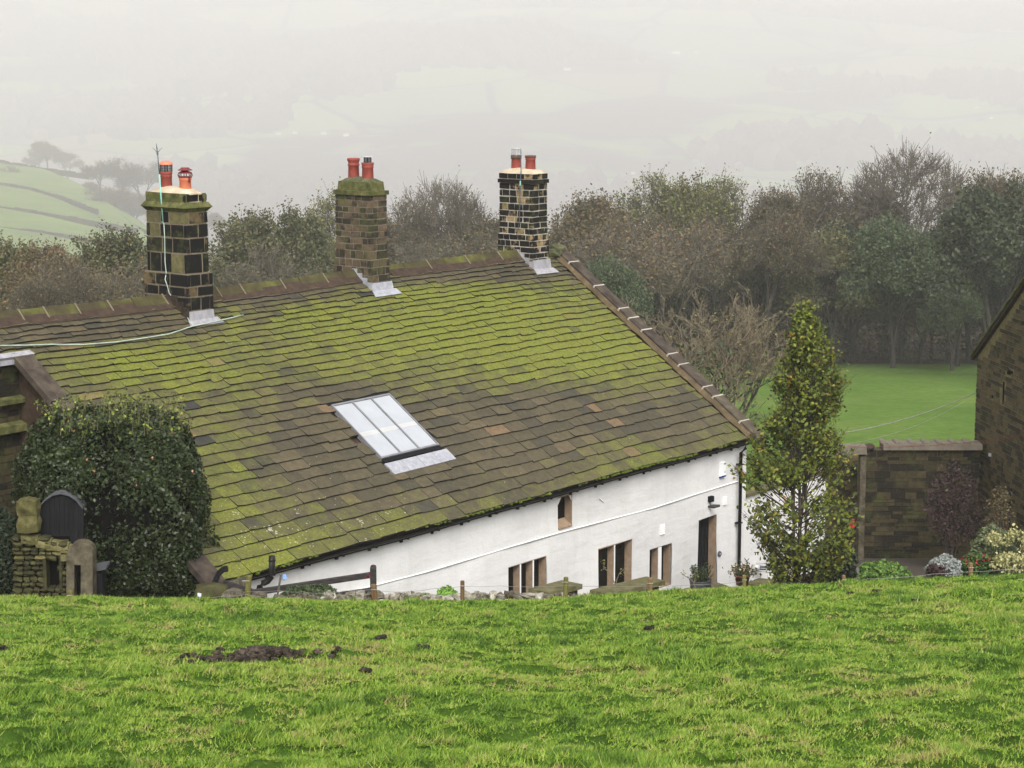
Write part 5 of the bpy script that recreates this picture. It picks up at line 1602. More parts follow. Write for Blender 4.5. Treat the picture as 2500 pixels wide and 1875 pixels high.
for i in range(13):
    plant_tree(random.choice(['brown', 'dark', 'brown_b']), 1330 + i * 90 + random.uniform(-20, 20), random.uniform(640, 700), 203, 'low tree filling the back of the wood, ' + (ORD + ['thirteenth'])[i] + ' from left', 'low trees filling the back of the wood', wscale=1.5)
# undergrowth along the wood's foot
n = 120000
x_ = rng.uniform(-60, 72, n); y_ = 179 + 60 * rng.random(n) ** 1.4
x_ = np.where(y_ > 0, x_, x_)
z_ = np.where(y_ < 200, yard_z(x_, y_), far_z(x_, y_)) + rng.random(n) ** .8 * (2.0 + 10.5 * fbm(x_ * .13, y_ * .13, 3, 4) ** 1.2)
v, f = quads(np.stack([x_, y_, z_], 1), None, .24 * (.6 + .8 * rng.random(n)), rng)
link('undergrowth', arr_mesh('undergrowth', v, f, np.clip(rng.normal(.25, .25, n), 0, 1), mats=('leaf_brown',)), label='brown undergrowth along the foot of the wood beyond the meadow', kind='stuff')

# bare shrubby tree nearer, beyond the far verge
S, tips = grow_tree(31, H=5.0, spread=.62, levels=4, nch=(8, 6, 5, 4), ratio=(.75, .50, .45, .5), up=.22, trunk_frac=.08, ang=(40, 34, 38, 42), r0=.075, rmin=.009, multi=4, wob=.16)
KINDS['shrub'] = tree_meshes('shrub', S, tips, 'bark', 'twig_pale', 'leaf_yellow', 350, .07, .1, 31)
KINDS['shrub_dim'] = (float(tips[:, 2].max()), 2)
KINDS_D = 84
P = at(1770, 1020, KINDS_D)
plant_tree('shrub', 1745, 700, KINDS_D, 'bare multi-stemmed tree with pale twigs on the meadow beyond the roof verge', None, wscale=1.15, zbase=float(yard_z(P[0], KINDS_D)), name='bare_tree')
S, tips = grow_tree(37, H=3.2, spread=.7, levels=3, nch=(8, 6, 5), ratio=(.8, .50, .45), up=.2, trunk_frac=.08, ang=(48, 38, 42), r0=.04, rmin=.008, multi=3, wob=.18)
KINDS['bush'] = tree_meshes('bush', S, tips, 'bark', 'twig_pale', 'leaf_green', 500, .09, .15, 31)
KINDS['bush_dim'] = (float(tips[:, 2].max()), 2)
plant_tree('bush', 1640, 800, 80, 'low bare bush with a few green leaves left of the bare multi-stemmed tree', None, wscale=1.2, zbase=float(yard_z(6, 80)), name='bare_bush')

# ------------------------------------------------------------------ left hill spur with green fields and walls
near_px = [(-500, 640, 1156), (0, 640, 1156), (110, 650, 1156), (330, 660, 1188), (450, 690, 1220)]
mid_px = [(-500, 500, 1444), (0, 520, 1444), (110, 540, 1413), (330, 585, 1381), (450, 640, 1348)]
top_px = [(-500, 375, 2055), (0, 398, 2055), (110, 412, 1992), (230, 470, 1735), (345, 560, 1477)]
def resample(L, n=24):
    P = np.array([at(*p) for p in L]); t = np.linspace(0, len(L) - 1, n)
    return np.stack([np.interp(t, range(len(L)), P[:, i]) for i in range(3)], 1)
rows = [resample(near_px) + [0, -120, -40], resample(near_px)]
A, B, C = resample(near_px), resample(mid_px), resample(top_px)
for t in np.linspace(.1, 1, 10): rows.append(A + (B - A) * t)
for t in np.linspace(.1, 1, 10): rows.append(B + (C - B) * t)
rows += [C + [0, 80, -12], C + [0, 280, -120]]
v = np.concatenate(rows); nx = 24
i = (np.arange(len(rows) - 1)[:, None] * nx + np.arange(nx - 1)[None, :]).ravel()
f = np.stack([i, i + 1, i + nx + 1, i + nx], 1)
MAT['spur'] = simple('hillside pasture', [(0.3, (0.085, 0.135, 0.025)), (0.7, (0.145, 0.205, 0.045))], .03, bmp=0)
link('hillside', arr_mesh('hillside', v, f, mats=('spur',), smooth=True), kind='structure')
def spur_pt(px, py):
    # intersect the pixel ray with the loft by marching over rows
    best = None
    for j in range(2, len(rows) - 2):
        for k in range(nx - 1):
            q = [proj(rows[j][k]), proj(rows[j][k + 1]), proj(rows[j + 1][k])]
            if q[0][0] <= px <= q[1][0]:
                ya, yb = q[0][1], q[2][1]
                if min(ya, yb) - .5 <= py <= max(ya, yb) + .5:
                    t = (py - ya) / (yb - ya + 1e-9)
                    return rows[j][k] + (rows[j + 1][k] - rows[j][k]) * t
    return at(px, py, 560)
MAT['field_wall'] = simple('far dark field wall', [(0.3, (0.030, 0.026, 0.018)), (0.7, (0.080, 0.070, 0.045))], .15, bmp=0)
def field_wall(pts, h, lab):
    P = [at(p[0], p[1], p[2] * 3.21) for p in pts]
    h = h * 1.9
    mb = MB(); Q = []
    for a, b in zip(P[:-1], P[1:]):
        k = max(2, int(np.linalg.norm(b - a) / 8))
        for i in range(k):
            p, q = a + (b - a) * i / k, a + (b - a) * (i + 1) / k
            h0 = h * random.uniform(.85, 1.15)
            mb.hexa([p + [-.3, -.4, -1.5], q + [-.3, -.4, -1.5], q + [.3, .4, -1.5], p + [.3, .4, -1.5], p + [-.2, -.3, h0], q + [-.2, -.3, h0 * random.uniform(.9, 1.1)], q + [.2, .3, h0], p + [.2, .3, h0]])
    mb.build('field_wall', 'field_wall', label=lab, cat='wall', group='dark walls dividing the distant green fields')
field_wall([(-60, 500, 470), (0, 511, 465), (110, 528, 455), (230, 548, 445), (335, 568, 432)], 1.5, 'distant dark wall running below the widest green field at the left')
field_wall([(-60, 556, 420), (0, 563, 420), (110, 574, 415), (230, 592, 408), (320, 612, 405)], 1.4, 'lowest distant wall above the left hedge trees')
field_wall([(-60, 440, 545), (0, 452, 540), (70, 463, 530), (155, 487, 505), (240, 520, 470)], 1.3, 'distant wall along the upper side of the widest green field')
field_wall([(-60, 396, 650), (0, 400, 640), (110, 420, 620), (215, 434, 610)], 2.0, 'highest and faintest distant wall on the left hillside')
def blob_tree(px, ptop, pbase, D, w, lab, grp, k='brown'):
    D = D * 3.21; b = at(px, pbase, D); t = at(px, ptop, D)
    zm, wm = KINDS[k + '_dim']
    root = bpy.data.objects.new('tree', None); root.location = tuple(b); root.rotation_euler = (0, 0, random.uniform(0, 6))
    s = (t[2] - b[2]) / zm
    root.scale = (s * w, s * w, s); col.objects.link(root); tag(root, lab, 'tree', grp)
    for part, me in KINDS[k].items():
        o = bpy.data.objects.new(part, me); col.objects.link(o); o.parent = root
g = 'hazy trees on the left hillside'
blob_tree(118, 345, 440, 850, 1.7, 'tall hazy brown tree on the left hillside, largest of its clump', g)
blob_tree(165, 372, 440, 850, 1.8, 'hazy brown tree right of the tallest of the hillside clump', g)
blob_tree(92, 365, 435, 860, 1.6, 'hazy brown tree left of the tallest of the hillside clump', g)
for px, py, pb, lab in ((245, 395, 480, 'hazy tree at the left of the row beyond the upper field'), (300, 388, 490, 'hazy tree in the middle of the row beyond the upper field'), (350, 400, 520, 'hazy tree above the near chimney in the far row'), (270, 450, 560, 'hazy brown tree at the right end of the upper field'), (320, 480, 590, 'hazy brown tree touching the near chimney shoulder'), (20, 405, 470, 'hazy tree beside the upper wall at the photo edge')):
    blob_tree(px, py, pb, 600 if pb < 540 else 520, 1.5, lab, g, 'brown_b')
for i in range(16):
    px = 200 + i * 22 + random.uniform(-8, 8); py = 440 + i * 6 + random.uniform(-12, 12)
    blob_tree(px, py, py + 75, random.uniform(560, 640), 1.2, 'hazy tree in the wooded hillside fold, ' + (ORD + ['thirteenth', 'fourteenth', 'fifteenth', 'sixteenth'])[i] + ' from its left', 'trees in the wooded fold of the left hillside', random.choice(['brown', 'brown_b', 'olive']))
# shrubs growing along the far walls
# ------------------------------------------------------------------ far woods and valley trees (uncountable)
def crowns(n, xr, yr, dens_seed, thr, size, zf, big=.004):
    x = rng.uniform(*xr, n); y = rng.uniform(*yr, n)
    k = fbm(x * big, y * big * 1.4, 4, dens_seed) > thr
    x, y = x[k], y[k]
    z = zf(x, y)
    ico = np.array([(0, 0, 1), (.85, 0, .45), (.26, .8, .4), (-.68, .5, .5), (-.68, -.5, .38), (.26, -.8, .5), (.7, .5, -.4), (-.26, .8, -.5), (-.85, 0, -.4), (-.26, -.8, -.45), (.7, -.5, -.5), (0, 0, -.9)])
    fc = np.array([(0, 1, 2), (0, 2, 3), (0, 3, 4), (0, 4, 5), (0, 5, 1), (1, 6, 2), (2, 7, 3), (3, 8, 4), (4, 9, 5), (5, 10, 1), (6, 7, 2), (7, 8, 3), (8, 9, 4), (9, 10, 5), (10, 6, 1), (6, 11, 7), (7, 11, 8), (8, 11, 9), (9, 11, 10), (10, 11, 6)])
    m = len(x); s = size * (.6 + .8 * rng.random(m))
    Vt = ico[None] * (1 + rng.normal(0, .16, (m, 12, 1))) * s[:, None, None] * np.array([1, 1, 1.15])
    Vt = Vt + np.stack([x, y, z + s * .7], 1)[:, None, :]
    F = fc[None] + (np.arange(m) * 12)[:, None, None]
    return Vt.reshape(-1, 3), F.reshape(-1, 3), np.repeat(rng.random(m), 20)
MAT['far_wood'] = leaf_mat('far brown wood', [(0.0, (0.020, 0.016, 0.016)), (0.5, (0.050, 0.034, 0.032)), (1.0, (0.085, 0.065, 0.040))], .1, .01)
v, f, r = crowns(15000, (-1350, 1350), (2400, 4875), 61, .44, 18, far_z, .00105)
link('valley_woodland', arr_mesh('valley_woodland', v, f, r, mats=('far_wood',)), label='faint purplish woodland filling the misty valley floor', kind='stuff')
v, f, r = crowns(26000, (-2850, 2850), (4850, 10700), 71, .53, 23, far_z, .00113)
link('hillside_woodland', arr_mesh('hillside_woodland', v, f, r, mats=('far_wood',)), label='very faint woods scattered over the misty hillside opposite', kind='stuff')
# far houses: pale gabled specks
MAT['far_white'] = simple('pale far render', [(0.3, (0.74, 0.73, 0.71)), (0.7, (0.8, 0.8, 0.79))], .3, bmp=0)
MAT['far_roof'] = simple('wet far slate roof', [(0.3, (0.30, 0.30, 0.31)), (0.7, (0.5, 0.5, 0.5))], .3, bmp=0, rough=.3)
def far_hit(px, py):
    r = ray(px, py); ts = np.linspace(1200, 11400, 3000)
    P = r[None, :] * (ts / r[1])[:, None]
    b = np.nonzero(P[:, 2] < far_z(P[:, 0], P[:, 1]))[0]
    return P[b[0]] if len(b) else P[-1]
houses = [(710, 187, 14, 'white speck of a farmhouse high on the misty hillside at the left'), (640, 172, 12, 'faint pale cottage left of the high misty farmhouse'), (1385, 172, 16, 'faint farmhouse in the middle of the misty hillside'), (1650, 133, 20, 'long pale barn high on the misty hillside right of centre'), (1700, 130, 10, 'small pale building right of the long pale barn'),
          (680, 330, 12, 'leftmost pale house of the misty hamlet above the middle chimney'), (720, 326, 10, 'second pale house of the misty hamlet'), (790, 328, 12, 'third pale house of the misty hamlet'), (845, 333, 14, 'rightmost pale house of the misty hamlet'), (420, 318, 14, 'pale house left of the misty hamlet on the valley side'),
          (1416, 427, 8, 'bright white house in the valley right of the farthest chimney'), (1512, 438, 12, 'white gabled house farther right in the valley'), (1545, 425, 9, 'small pale house behind the white gabled valley house'), (1750, 422, 14, 'pale house in the valley above the yellow-tipped tree'), (2385, 265, 9, 'faint pale cottage at the right of the misty hillside'), (2420, 290, 8, 'faint lower cottage at the right of the misty hillside'), (520, 100, 24, 'long faint farm building beside the pale track')]
for px, py, w, lab in houses:
    P = far_hit(px, py)
    s = P[1] / FPX * w * .5
    h = s * .7
    t = thing('distant_house', P, lab, 'house', 'faint pale houses across the misty valley')
    an = random.uniform(-.4, .4); a = np.array([math.cos(an), math.sin(an), 0]); b = np.array([-math.sin(an), math.cos(an), 0])
    mb = MB(); mb.box(P, a, b, Z, (-s, -3.5, -2), (s, 3.5, h * .9)); w_ = mb.build('wall', 'far_white', t)
    mb = MB(); z0 = h * .9 + .02
    vs = [P + a * x + b * y + Z * z for x, y, z in ((-s - .3, -4, z0), (s + .3, -4, z0), (s + .3, 4, z0), (-s - .3, 4, z0), (-s - .3, 0, z0 + 3), (s + .3, 0, z0 + 3))]
    mb.add(vs, [(0, 1, 5, 4), (2, 3, 4, 5), (0, 4, 3), (1, 2, 5), (3, 2, 1, 0)]); mb.build('roof', 'far_roof', t)
    if s > 5:
        for q in (-.5, .2, .6):
            mb = MB(); mb.box(P, a, b, Z, (s * q, -3.56, h * .35), (s * q + 1.2, -3.51, h * .35 + 1.4)); mb.build('window', 'pane_dark', t)
# pale track on the hillside
mb = MB(); prev = None
for (x, y) in ((545, 96), (578, 108), (562, 128), (548, 148), (536, 166)):
    P = far_hit(x, y) + Z * 2.0
    if prev is not None:
        d = np.array([26.0, 0, 0]); mb.add([prev - d, prev + d, P + d, P - d], [(0, 1, 2, 3)], rnd=.5)
    prev = P
mb.build('track', 'far_white', kind='structure')

# ================================================================== COLUMNAR BEECH
def beech():
    D = 41.0
    base = at(1948, 1430, D)
    zg = float(yard_z(base[0], D))
    rg = random.Random(4)
    cx = (1952 - 1250) / FPX
    prof = [(1425, 1925, 1985), (1400, 1890, 2020), (1370, 1860, 2055), (1330, 1828, 2078), (1290, 1822, 2092), (1230, 1806, 2096), (1180, 1812, 2086), (1130, 1815, 2080), (1080, 1832, 2066), (1040, 1846, 2050), (1012, 1862, 2040), (995, 1896, 2046), (950, 1890, 2056), (900, 1893, 2062), (865, 1908, 2054), (830, 1925, 2042), (800, 1936, 2004), (770, 1950, 1980), (745, 1959, 1966), (728, 1961, 1964)]
    ys = np.array([p[0] for p in prof][::-1], float); xl = np.array([p[1] for p in prof][::-1], float); xr = np.array([p[2] for p in prof][::-1], float)
    S = [[], []]; LC = []
    stemx = 1955
    def W(px, py, dy=0.0): return at(px, py, D + dy)
    # stems
    stems = []
    for k in range(7):
        b = base + np.array([rg.uniform(-.10, .12), rg.uniform(-.12, .12), 0])
        b[2] = zg
        tx = 1960 + rg.uniform(-34, 34) * (k > 0); ty = 742 if k == 0 else rg.uniform(820, 1060)
        dy = rg.uniform(-.3, .3) * (k > 0)
        t = W(tx, ty, dy)
        pts = []
        for i in range(14):
            f = i / 13; p = b + (t - b) * f
            p = p + np.array([math.sin(f * 5 + k) * .05, math.cos(f * 4 + k) * .05, 0])
            p[0] += (t[0] - b[0]) * (-.2 * math.sin(f * math.pi))
            pts.append(p)
        stems.append(pts)
        for i in range(13): S[0].append((pts[i], pts[i + 1], .045 * (1 - i / 14) + .008, .045 * (1 - (i + 1) / 14) + .008))
    # boughs to the outline, rising, with leaves on their outer part
    for i in range(430):
        py = rg.uniform(748, 1400)
        if fbm(np.array([py * .021]), np.array([3.0]), 2, 8)[0] < .36: continue
        a = rg.uniform(0, 2 * math.pi)
        L_, R__ = np.interp(py, ys, xl), np.interp(py, ys, xr)
        c = (L_ + R__) / 2; hw = (R__ - L_) / 2
        rr = rg.uniform(.55, 1.0) ** .6 * (1.06 if rg.random() < .15 else .97)
        m = D / FPX
        rr *= .74 + .62 * float(fbm(np.array([math.cos(a) * 1.6 + py * .016]), np.array([math.sin(a) * 1.6]), 2, 17)[0])
        end = W(c + math.cos(a) * hw * rr, py, math.sin(a) * hw * m * rr * .95)
        rise = (.35 + .55 * abs(math.cos(a)) * rr) * rg.uniform(.8, 1.3)
        st = stems[rg.randrange(7)] if py > 900 else stems[0]
        zz = end[2] - rise
        j = min(range(14), key=lambda q: abs(st[q][2] - zz))
        s0 = st[j]
        mid = s0 + (end - s0) * .55 + np.array([0, 0, -.06])
        pts = [s0, mid, end]
        S[1].append((pts[0], pts[1], .013, .009)); S[1].append((pts[1], pts[2], .009, .005))
        for q in range(26):
            f = rg.random() ** .7
            p = mid + (end - mid) * (f * 1.08)
            if f < .1: p = s0 + (mid - s0) * rg.uniform(.4, 1)
            LC.append(p + np.array([rg.gauss(0, .085), rg.gauss(0, .085), rg.gauss(0, .075)]))
        for q in range(3):
            e2 = end + np.array([rg.gauss(0, .12), rg.gauss(0, .12), rg.uniform(.0, .2)])
            S[1].append((mid + (end - mid) * rg.uniform(.3, .9), e2, .005, .003))
            for w_ in range(5): LC.append(mid * .3 + end * .7 + (e2 - end) * rg.random() + np.array([rg.gauss(0, .05)] * 3))
    root = thing('columnar_beech', (base[0], D, zg), 'slender upright beech with green and rust leaves in front of the far house corner', 'tree')
    def mk(L, n, m, nm):
        P0, P1, a, b = zip(*L); v, f = tubes_arr(P0, P1, a, b, n); return arr_mesh(nm, v, f, mats=(m,))
    link('trunk', mk(S[0], 6, 'bark', 'trunk'), root); link('branches', mk(S[1], 4, 'bark', 'branches'), root)
    rn = np.random.default_rng(2)
    C = np.array(LC)
    v, f = quads(C, np.array([0, 0, .5]), .062 * (.6 + .7 * rn.random(len(C))), rn, 1.5)
    link('foliage', arr_mesh('beech_leaves', v, f, np.clip(rn.normal(.46, .22, len(C)), 0, 1), mats=('leaf_beech',)), root)
beech()

# ================================================================== HOLLY BUSH
def holly():
    D = 35.7
    m = D / FPX
    cxp, hw = 281, 236
    top, bot = 980, 1500
    c0 = at(cxp, (top + bot) / 2, D)
    rx, rz, ry = hw * m, (bot - top) / 2 * m, .85
    rn = np.random.default_rng(8)
    n = 85000
    th = rn.random(n) * 2 * math.pi; ph = np.arcsin(rn.uniform(-1, 1, n))
    def sgnp(a, e): return np.sign(a) * np.abs(a) ** e
    e1, e2 = .60, .70
    X = sgnp(np.cos(ph), e1) * sgnp(np.cos(th), e2); Y = sgnp(np.cos(ph), e1) * sgnp(np.sin(th), e2); Zc = sgnp(np.sin(ph), e1)
    lump = 1 + .20 * (fbm(X * 1.9 + Zc * 1.3, Y * 2.2 + Zc * 1.7, 3, 12) - .5) * 2 + .05 * (fbm(X * 6 + Zc * 3, Y * 6 + Zc * 5, 2, 13) - .5) * 2
    # the top is rounded off towards the left, as clipped
    depth = 1 - np.abs(rn.normal(0, .065, n))
    C = np.stack([c0[0] + X * rx * lump * depth, c0[1] + Y * ry * lump * depth, c0[2] + Zc * rz * lump * depth], 1)
    left = np.clip((c0[0] - C[:, 0]) / rx, 0, 1)
    C[:, 2] -= np.where(C[:, 2] > c0[2], left ** 3 * .42, 0)
    right = np.clip((C[:, 0] - c0[0]) / rx, 0, 1)
    C[:, 2] -= np.where(C[:, 2] > c0[2], right ** 3 * .42, 0)
    nd = np.stack([X, Y, Zc + .3], 1) * .9
    root = thing('holly_bush', (c0[0], D, float(yard_z(c0[0], D))), 'big clipped dark holly bush in front of the left roof slope', 'bush')
    v, f = quads(C, nd, .038 * (.4 + 1.3 * rn.random(n) ** 1.5), rn, 1.5)
    r = np.clip(rn.normal(.36, .2, n) + .26 * np.clip((C[:, 2] - c0[2]) / rz - .3, 0, 1), 0, 1)  # leaves paler towards the top: light from above put into their colour
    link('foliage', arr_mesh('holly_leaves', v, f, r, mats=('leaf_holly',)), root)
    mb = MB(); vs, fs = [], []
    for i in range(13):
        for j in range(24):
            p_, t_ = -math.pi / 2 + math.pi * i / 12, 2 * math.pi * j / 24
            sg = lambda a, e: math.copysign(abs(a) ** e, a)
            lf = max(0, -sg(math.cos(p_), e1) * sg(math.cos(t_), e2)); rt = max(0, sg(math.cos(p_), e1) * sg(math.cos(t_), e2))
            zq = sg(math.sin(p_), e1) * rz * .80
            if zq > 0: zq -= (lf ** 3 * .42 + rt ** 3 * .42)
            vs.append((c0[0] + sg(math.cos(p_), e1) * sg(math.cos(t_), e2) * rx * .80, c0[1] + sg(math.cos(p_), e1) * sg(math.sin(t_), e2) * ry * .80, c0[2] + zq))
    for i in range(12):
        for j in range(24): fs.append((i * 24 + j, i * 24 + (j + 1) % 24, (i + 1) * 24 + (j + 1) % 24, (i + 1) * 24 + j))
    mb.add(vs, fs, rnd=.1); mb.build('shade_core', 'hollow', root)  # solid black core added to block light; inner shade put into its colour
    # upright shoots above the clipped top
    L, LC = [], []
    rg = random.Random(6)
    for i in range(260):
        px = 281 + rg.gauss(0, 125); 
        if not 90 < px < 470: continue
        p = at(px, rg.uniform(990, 1075), D - rg.uniform(-.7, 1.0))
        lf = max(0, (c0[0] - p[0]) / rx)
        q = p + np.array([rg.gauss(0, .05), rg.gauss(0, .05), rg.uniform(.10, .40) * (1 - .5 * lf)])
        L.append((p, q, .006, .003))
        for k in range(rg.randrange(4, 16)): LC.append(p + (q - p) * rg.random() + np.array([rg.gauss(0, .03)] * 3))
    P0, P1, a, b = zip(*L); v, f = tubes_arr(P0, P1, a, b, 3); link('shoots', arr_mesh('shoots', v, f, mats=('twig_pale',)), root, kind='stuff')
    C = np.array(LC); v, f = quads(C, None, .04 * (.6 + .8 * rn.random(len(C))), rn, 1.4)
    link('shoot_leaves', arr_mesh('shoot_leaves', v, f, np.clip(rn.normal(.72, .15, len(C)), 0, 1), mats=('leaf_holly',)), root)
    # a few fallen leaves caught in it
    C = []
    for px, py in ((181, 1052), (420, 1055), (475, 1063), (212, 1122), (230, 1150), (333, 1184), (372, 1117), (470, 1150)):
        p = at(px, py, D - .90); C.append(p)
    C = np.array(C); v, f = quads(C, np.array([0, -1.5, .3]), np.full(len(C), .042), rn, 1.3)
    link('caught_leaf', arr_mesh('caught_leaf', v, f, np.linspace(.3, 1, len(C)), mats=('leaf_rust',)), root)
MAT['leaf_rust'] = leaf_mat('fallen rust leaf', [(0.0, (0.30, 0.28, 0.05)), (.5, (0.34, 0.12, 0.05)), (1.0, (0.36, 0.17, 0.12))], .1, 3)
holly()

# ================================================================== small shrubs
def shrub(px, py_top, py_bot, hwp, D, mat, lab, n=4500, size=.05, cat='shrub', nm='shrub', sq=.8, flowers=None, depth=.8, loose=.16):
    m = D / FPX
    c = at(px, (py_top + py_bot) / 2, D); rx, rz = hwp * m, (py_bot - py_top) / 2 * m
    zg = min(float(ground_any(c[0], D)), c[2] - rz)
    rn = np.random.default_rng(int(px))
    d = rn.normal(size=(n, 3)); d /= np.linalg.norm(d, axis=1)[:, None]
    lump = 1 + .25 * (fbm(d[:, 0] * 3 + 5, d[:, 2] * 3 + d[:, 1] * 2, 3, int(px)) - .5) * 2
    rad = lump * (1 - np.abs(rn.normal(0, loose, n)))
    C = c + d * rad[:, None] * [rx, depth * rx, rz]
    root = thing(nm, (c[0], D, zg), lab, cat)
    v, f = quads(C, d * .5, size * (.6 + .8 * rn.random(n)), rn)
    link('foliage', arr_mesh('shrub_leaves', v, f, np.clip(rn.normal(.5, .22, n), 0, 1), mats=(mat,)), root)
    L = []
    for i in range(14):
        a = rn.random() * 6.28
        p = np.array([c[0] + math.cos(a) * .05, D + math.sin(a) * .05, zg]); q = c + np.array([math.cos(a) * rx * .6, math.sin(a) * rx * .5, rn.random() * rz * .7])
        L.append((p, q, .014, .006))
    P0, P1, a, b = zip(*L); v, f = tubes_arr(P0, P1, a, b, 4); link('stems', arr_mesh('stems', v, f, mats=('bark',)), root)
    if flowers:
        k = flowers[1]; dd = rn.normal(size=(k, 3)); dd[:, 2] = np.abs(dd[:, 2]) * 1.2 + .1; dd[:, 1] = -np.abs(dd[:, 1]); dd /= np.linalg.norm(dd, axis=1)[:, None]
        C = c + dd * [rx, depth * rx, rz] * 1.05
        v, f = quads(C, None, np.full(k, flowers[2]), rn, 1.0)
        link('flowers', arr_mesh('flowers', v, f, rn.random(k), mats=(flowers[0],)), root)
    return root
def ground_any(x, y):
    D_, _ = crest(np.array([float(x)]))
    return float(pasture_z(x, y)) if y < D_[0] else float(yard_z(x, y))
shrub(2158, 1368, 1435, 64, 40.5, 'leaf_shrub', 'rounded bright green shrub on the yard side of the wire fence', 5000, .05)
shrub(2035, 1305, 1440, 58, 46, 'leaf_dark', 'dark evergreen shrub behind the beech foot by the courtyard wall', 5000, .06, depth=.6)
shrub(2305, 1354, 1425, 44, 40.5, 'leaf_grey', 'silver grey mound shrub near the right of the pasture edge', 4500, .035)
shrub(2385, 1352, 1420, 52, 41, 'leaf_shrub', 'green shrub with red flowers right of the silver shrub', 3500, .045, flowers=('leaf_red', 70, .05))
shrub(2285, 1378, 1420, 26, 39.8, 'leaf_purple', 'small reddish plant at the foot of the silver shrub', 900, .04)
shrub(2425, 1278, 1420, 60, 44, 'leaf_olive2', 'tall grey-green bush behind the red flowers', 5500, .05) if False else None
MAT['leaf_sage'] = leaf_mat('sage leaf', [(0.0, (0.045, 0.062, 0.028)), (1.0, (0.14, 0.16, 0.075))], .2, 2)
shrub(2425, 1285, 1430, 62, 44, 'leaf_sage', 'tall grey-green bush behind the red-flowered shrub', 5500, .05)
shrub(2325, 1130, 1345, 78, 53, 'leaf_purple', 'dark purple-leaved shrub against the courtyard wall corner', 3200, .048, depth=.6, loose=.34)
shrub(2440, 1170, 1360, 40, 49, 'leaf_brown', 'brown twiggy climber on the barn wall', 1300, .04, depth=.3, loose=.4)
# pale plumed grasses at the right edge
def plume(px, py_top, D, lab, n=60):
    root_p = at(px, py_top + 130, D); zg = float(ground_any(root_p[0], D))
    rg = random.Random(int(px)); L, LC = [], []
    m = D / FPX
    for i in range(n):
        a = rg.uniform(0, 6.28); rr = rg.random() ** .6 * .55
        b = np.array([root_p[0] + rg.gauss(0, .07), D + rg.gauss(0, .07), zg])
        t = at(px, py_top, D) + np.array([math.cos(a) * rr, math.sin(a) * rr * .7, -rr * .35 + rg.uniform(-.12, .03)])
        mid = b + (t - b) * .6 + np.array([0, 0, .12])
        L += [(b, mid, .006, .004), (mid, t, .004, .003)]
        for k in range(16): LC.append(t + np.array([rg.gauss(0, .035), rg.gauss(0, .035), rg.gauss(-.03, .05)]))
        for k in range(5): L.append((b, b + (mid - b) * rg.uniform(.5, 1.1) + np.array([rg.gauss(0, .12), rg.gauss(0, .12), 0]), .007, .002))
    root = thing('plume_grass', (root_p[0], D, zg), lab, 'garden plant')
    P0, P1, a, b = zip(*L); v, f = tubes_arr(P0, P1, a, b, 3); link('stems', arr_mesh('plume_stems', v, f, mats=('leaf_sage',)), root)
    rn = np.random.default_rng(3); C = np.array(LC); v, f = quads(C, None, .045 * (.6 + .8 * rn.random(len(C))), rn)
    link('plumes', arr_mesh('plumes', v, f, rn.random(len(C)), mats=('leaf_cream',)), root)
plume(2475, 1292, 43, 'cream feathery plant at the right edge, the taller one')
plume(2485, 1345, 40.5, 'cream feathery plant at the right edge, the lower one in front')
# lime leaves behind the drystone wall and dark mound shrub by the gate
shrub(1092, 1432, 1462, 20, 34.9, 'leaf_lime', 'fresh lime-green leafy plant behind the drystone wall', 110, .09, cat='plant', nm='leafy_plant')
shrub(1035, 1448, 1465, 12, 34.8, 'leaf_lime', 'tiny green sprig on the drystone wall left of the lime plant', 40, .06, cat='plant', nm='leafy_plant')
MAT['leaf_mound'] = leaf_mat('grey green mound leaf', [(0.0, (0.020, 0.034, 0.014)), (.7, (0.058, 0.080, 0.034)), (1.0, (0.12, 0.14, 0.07))], .2, 4)
shrub(757, 1426, 1475, 72, 34.6, 'leaf_mound', 'low grey-green mound shrub behind the gate rails', 4500, .032, depth=.5)
shrub(2, 1235, 1480, 46, 34.9, 'leaf_dark', 'dark conifer at the left edge beside the gateway wall', 9000, .045)

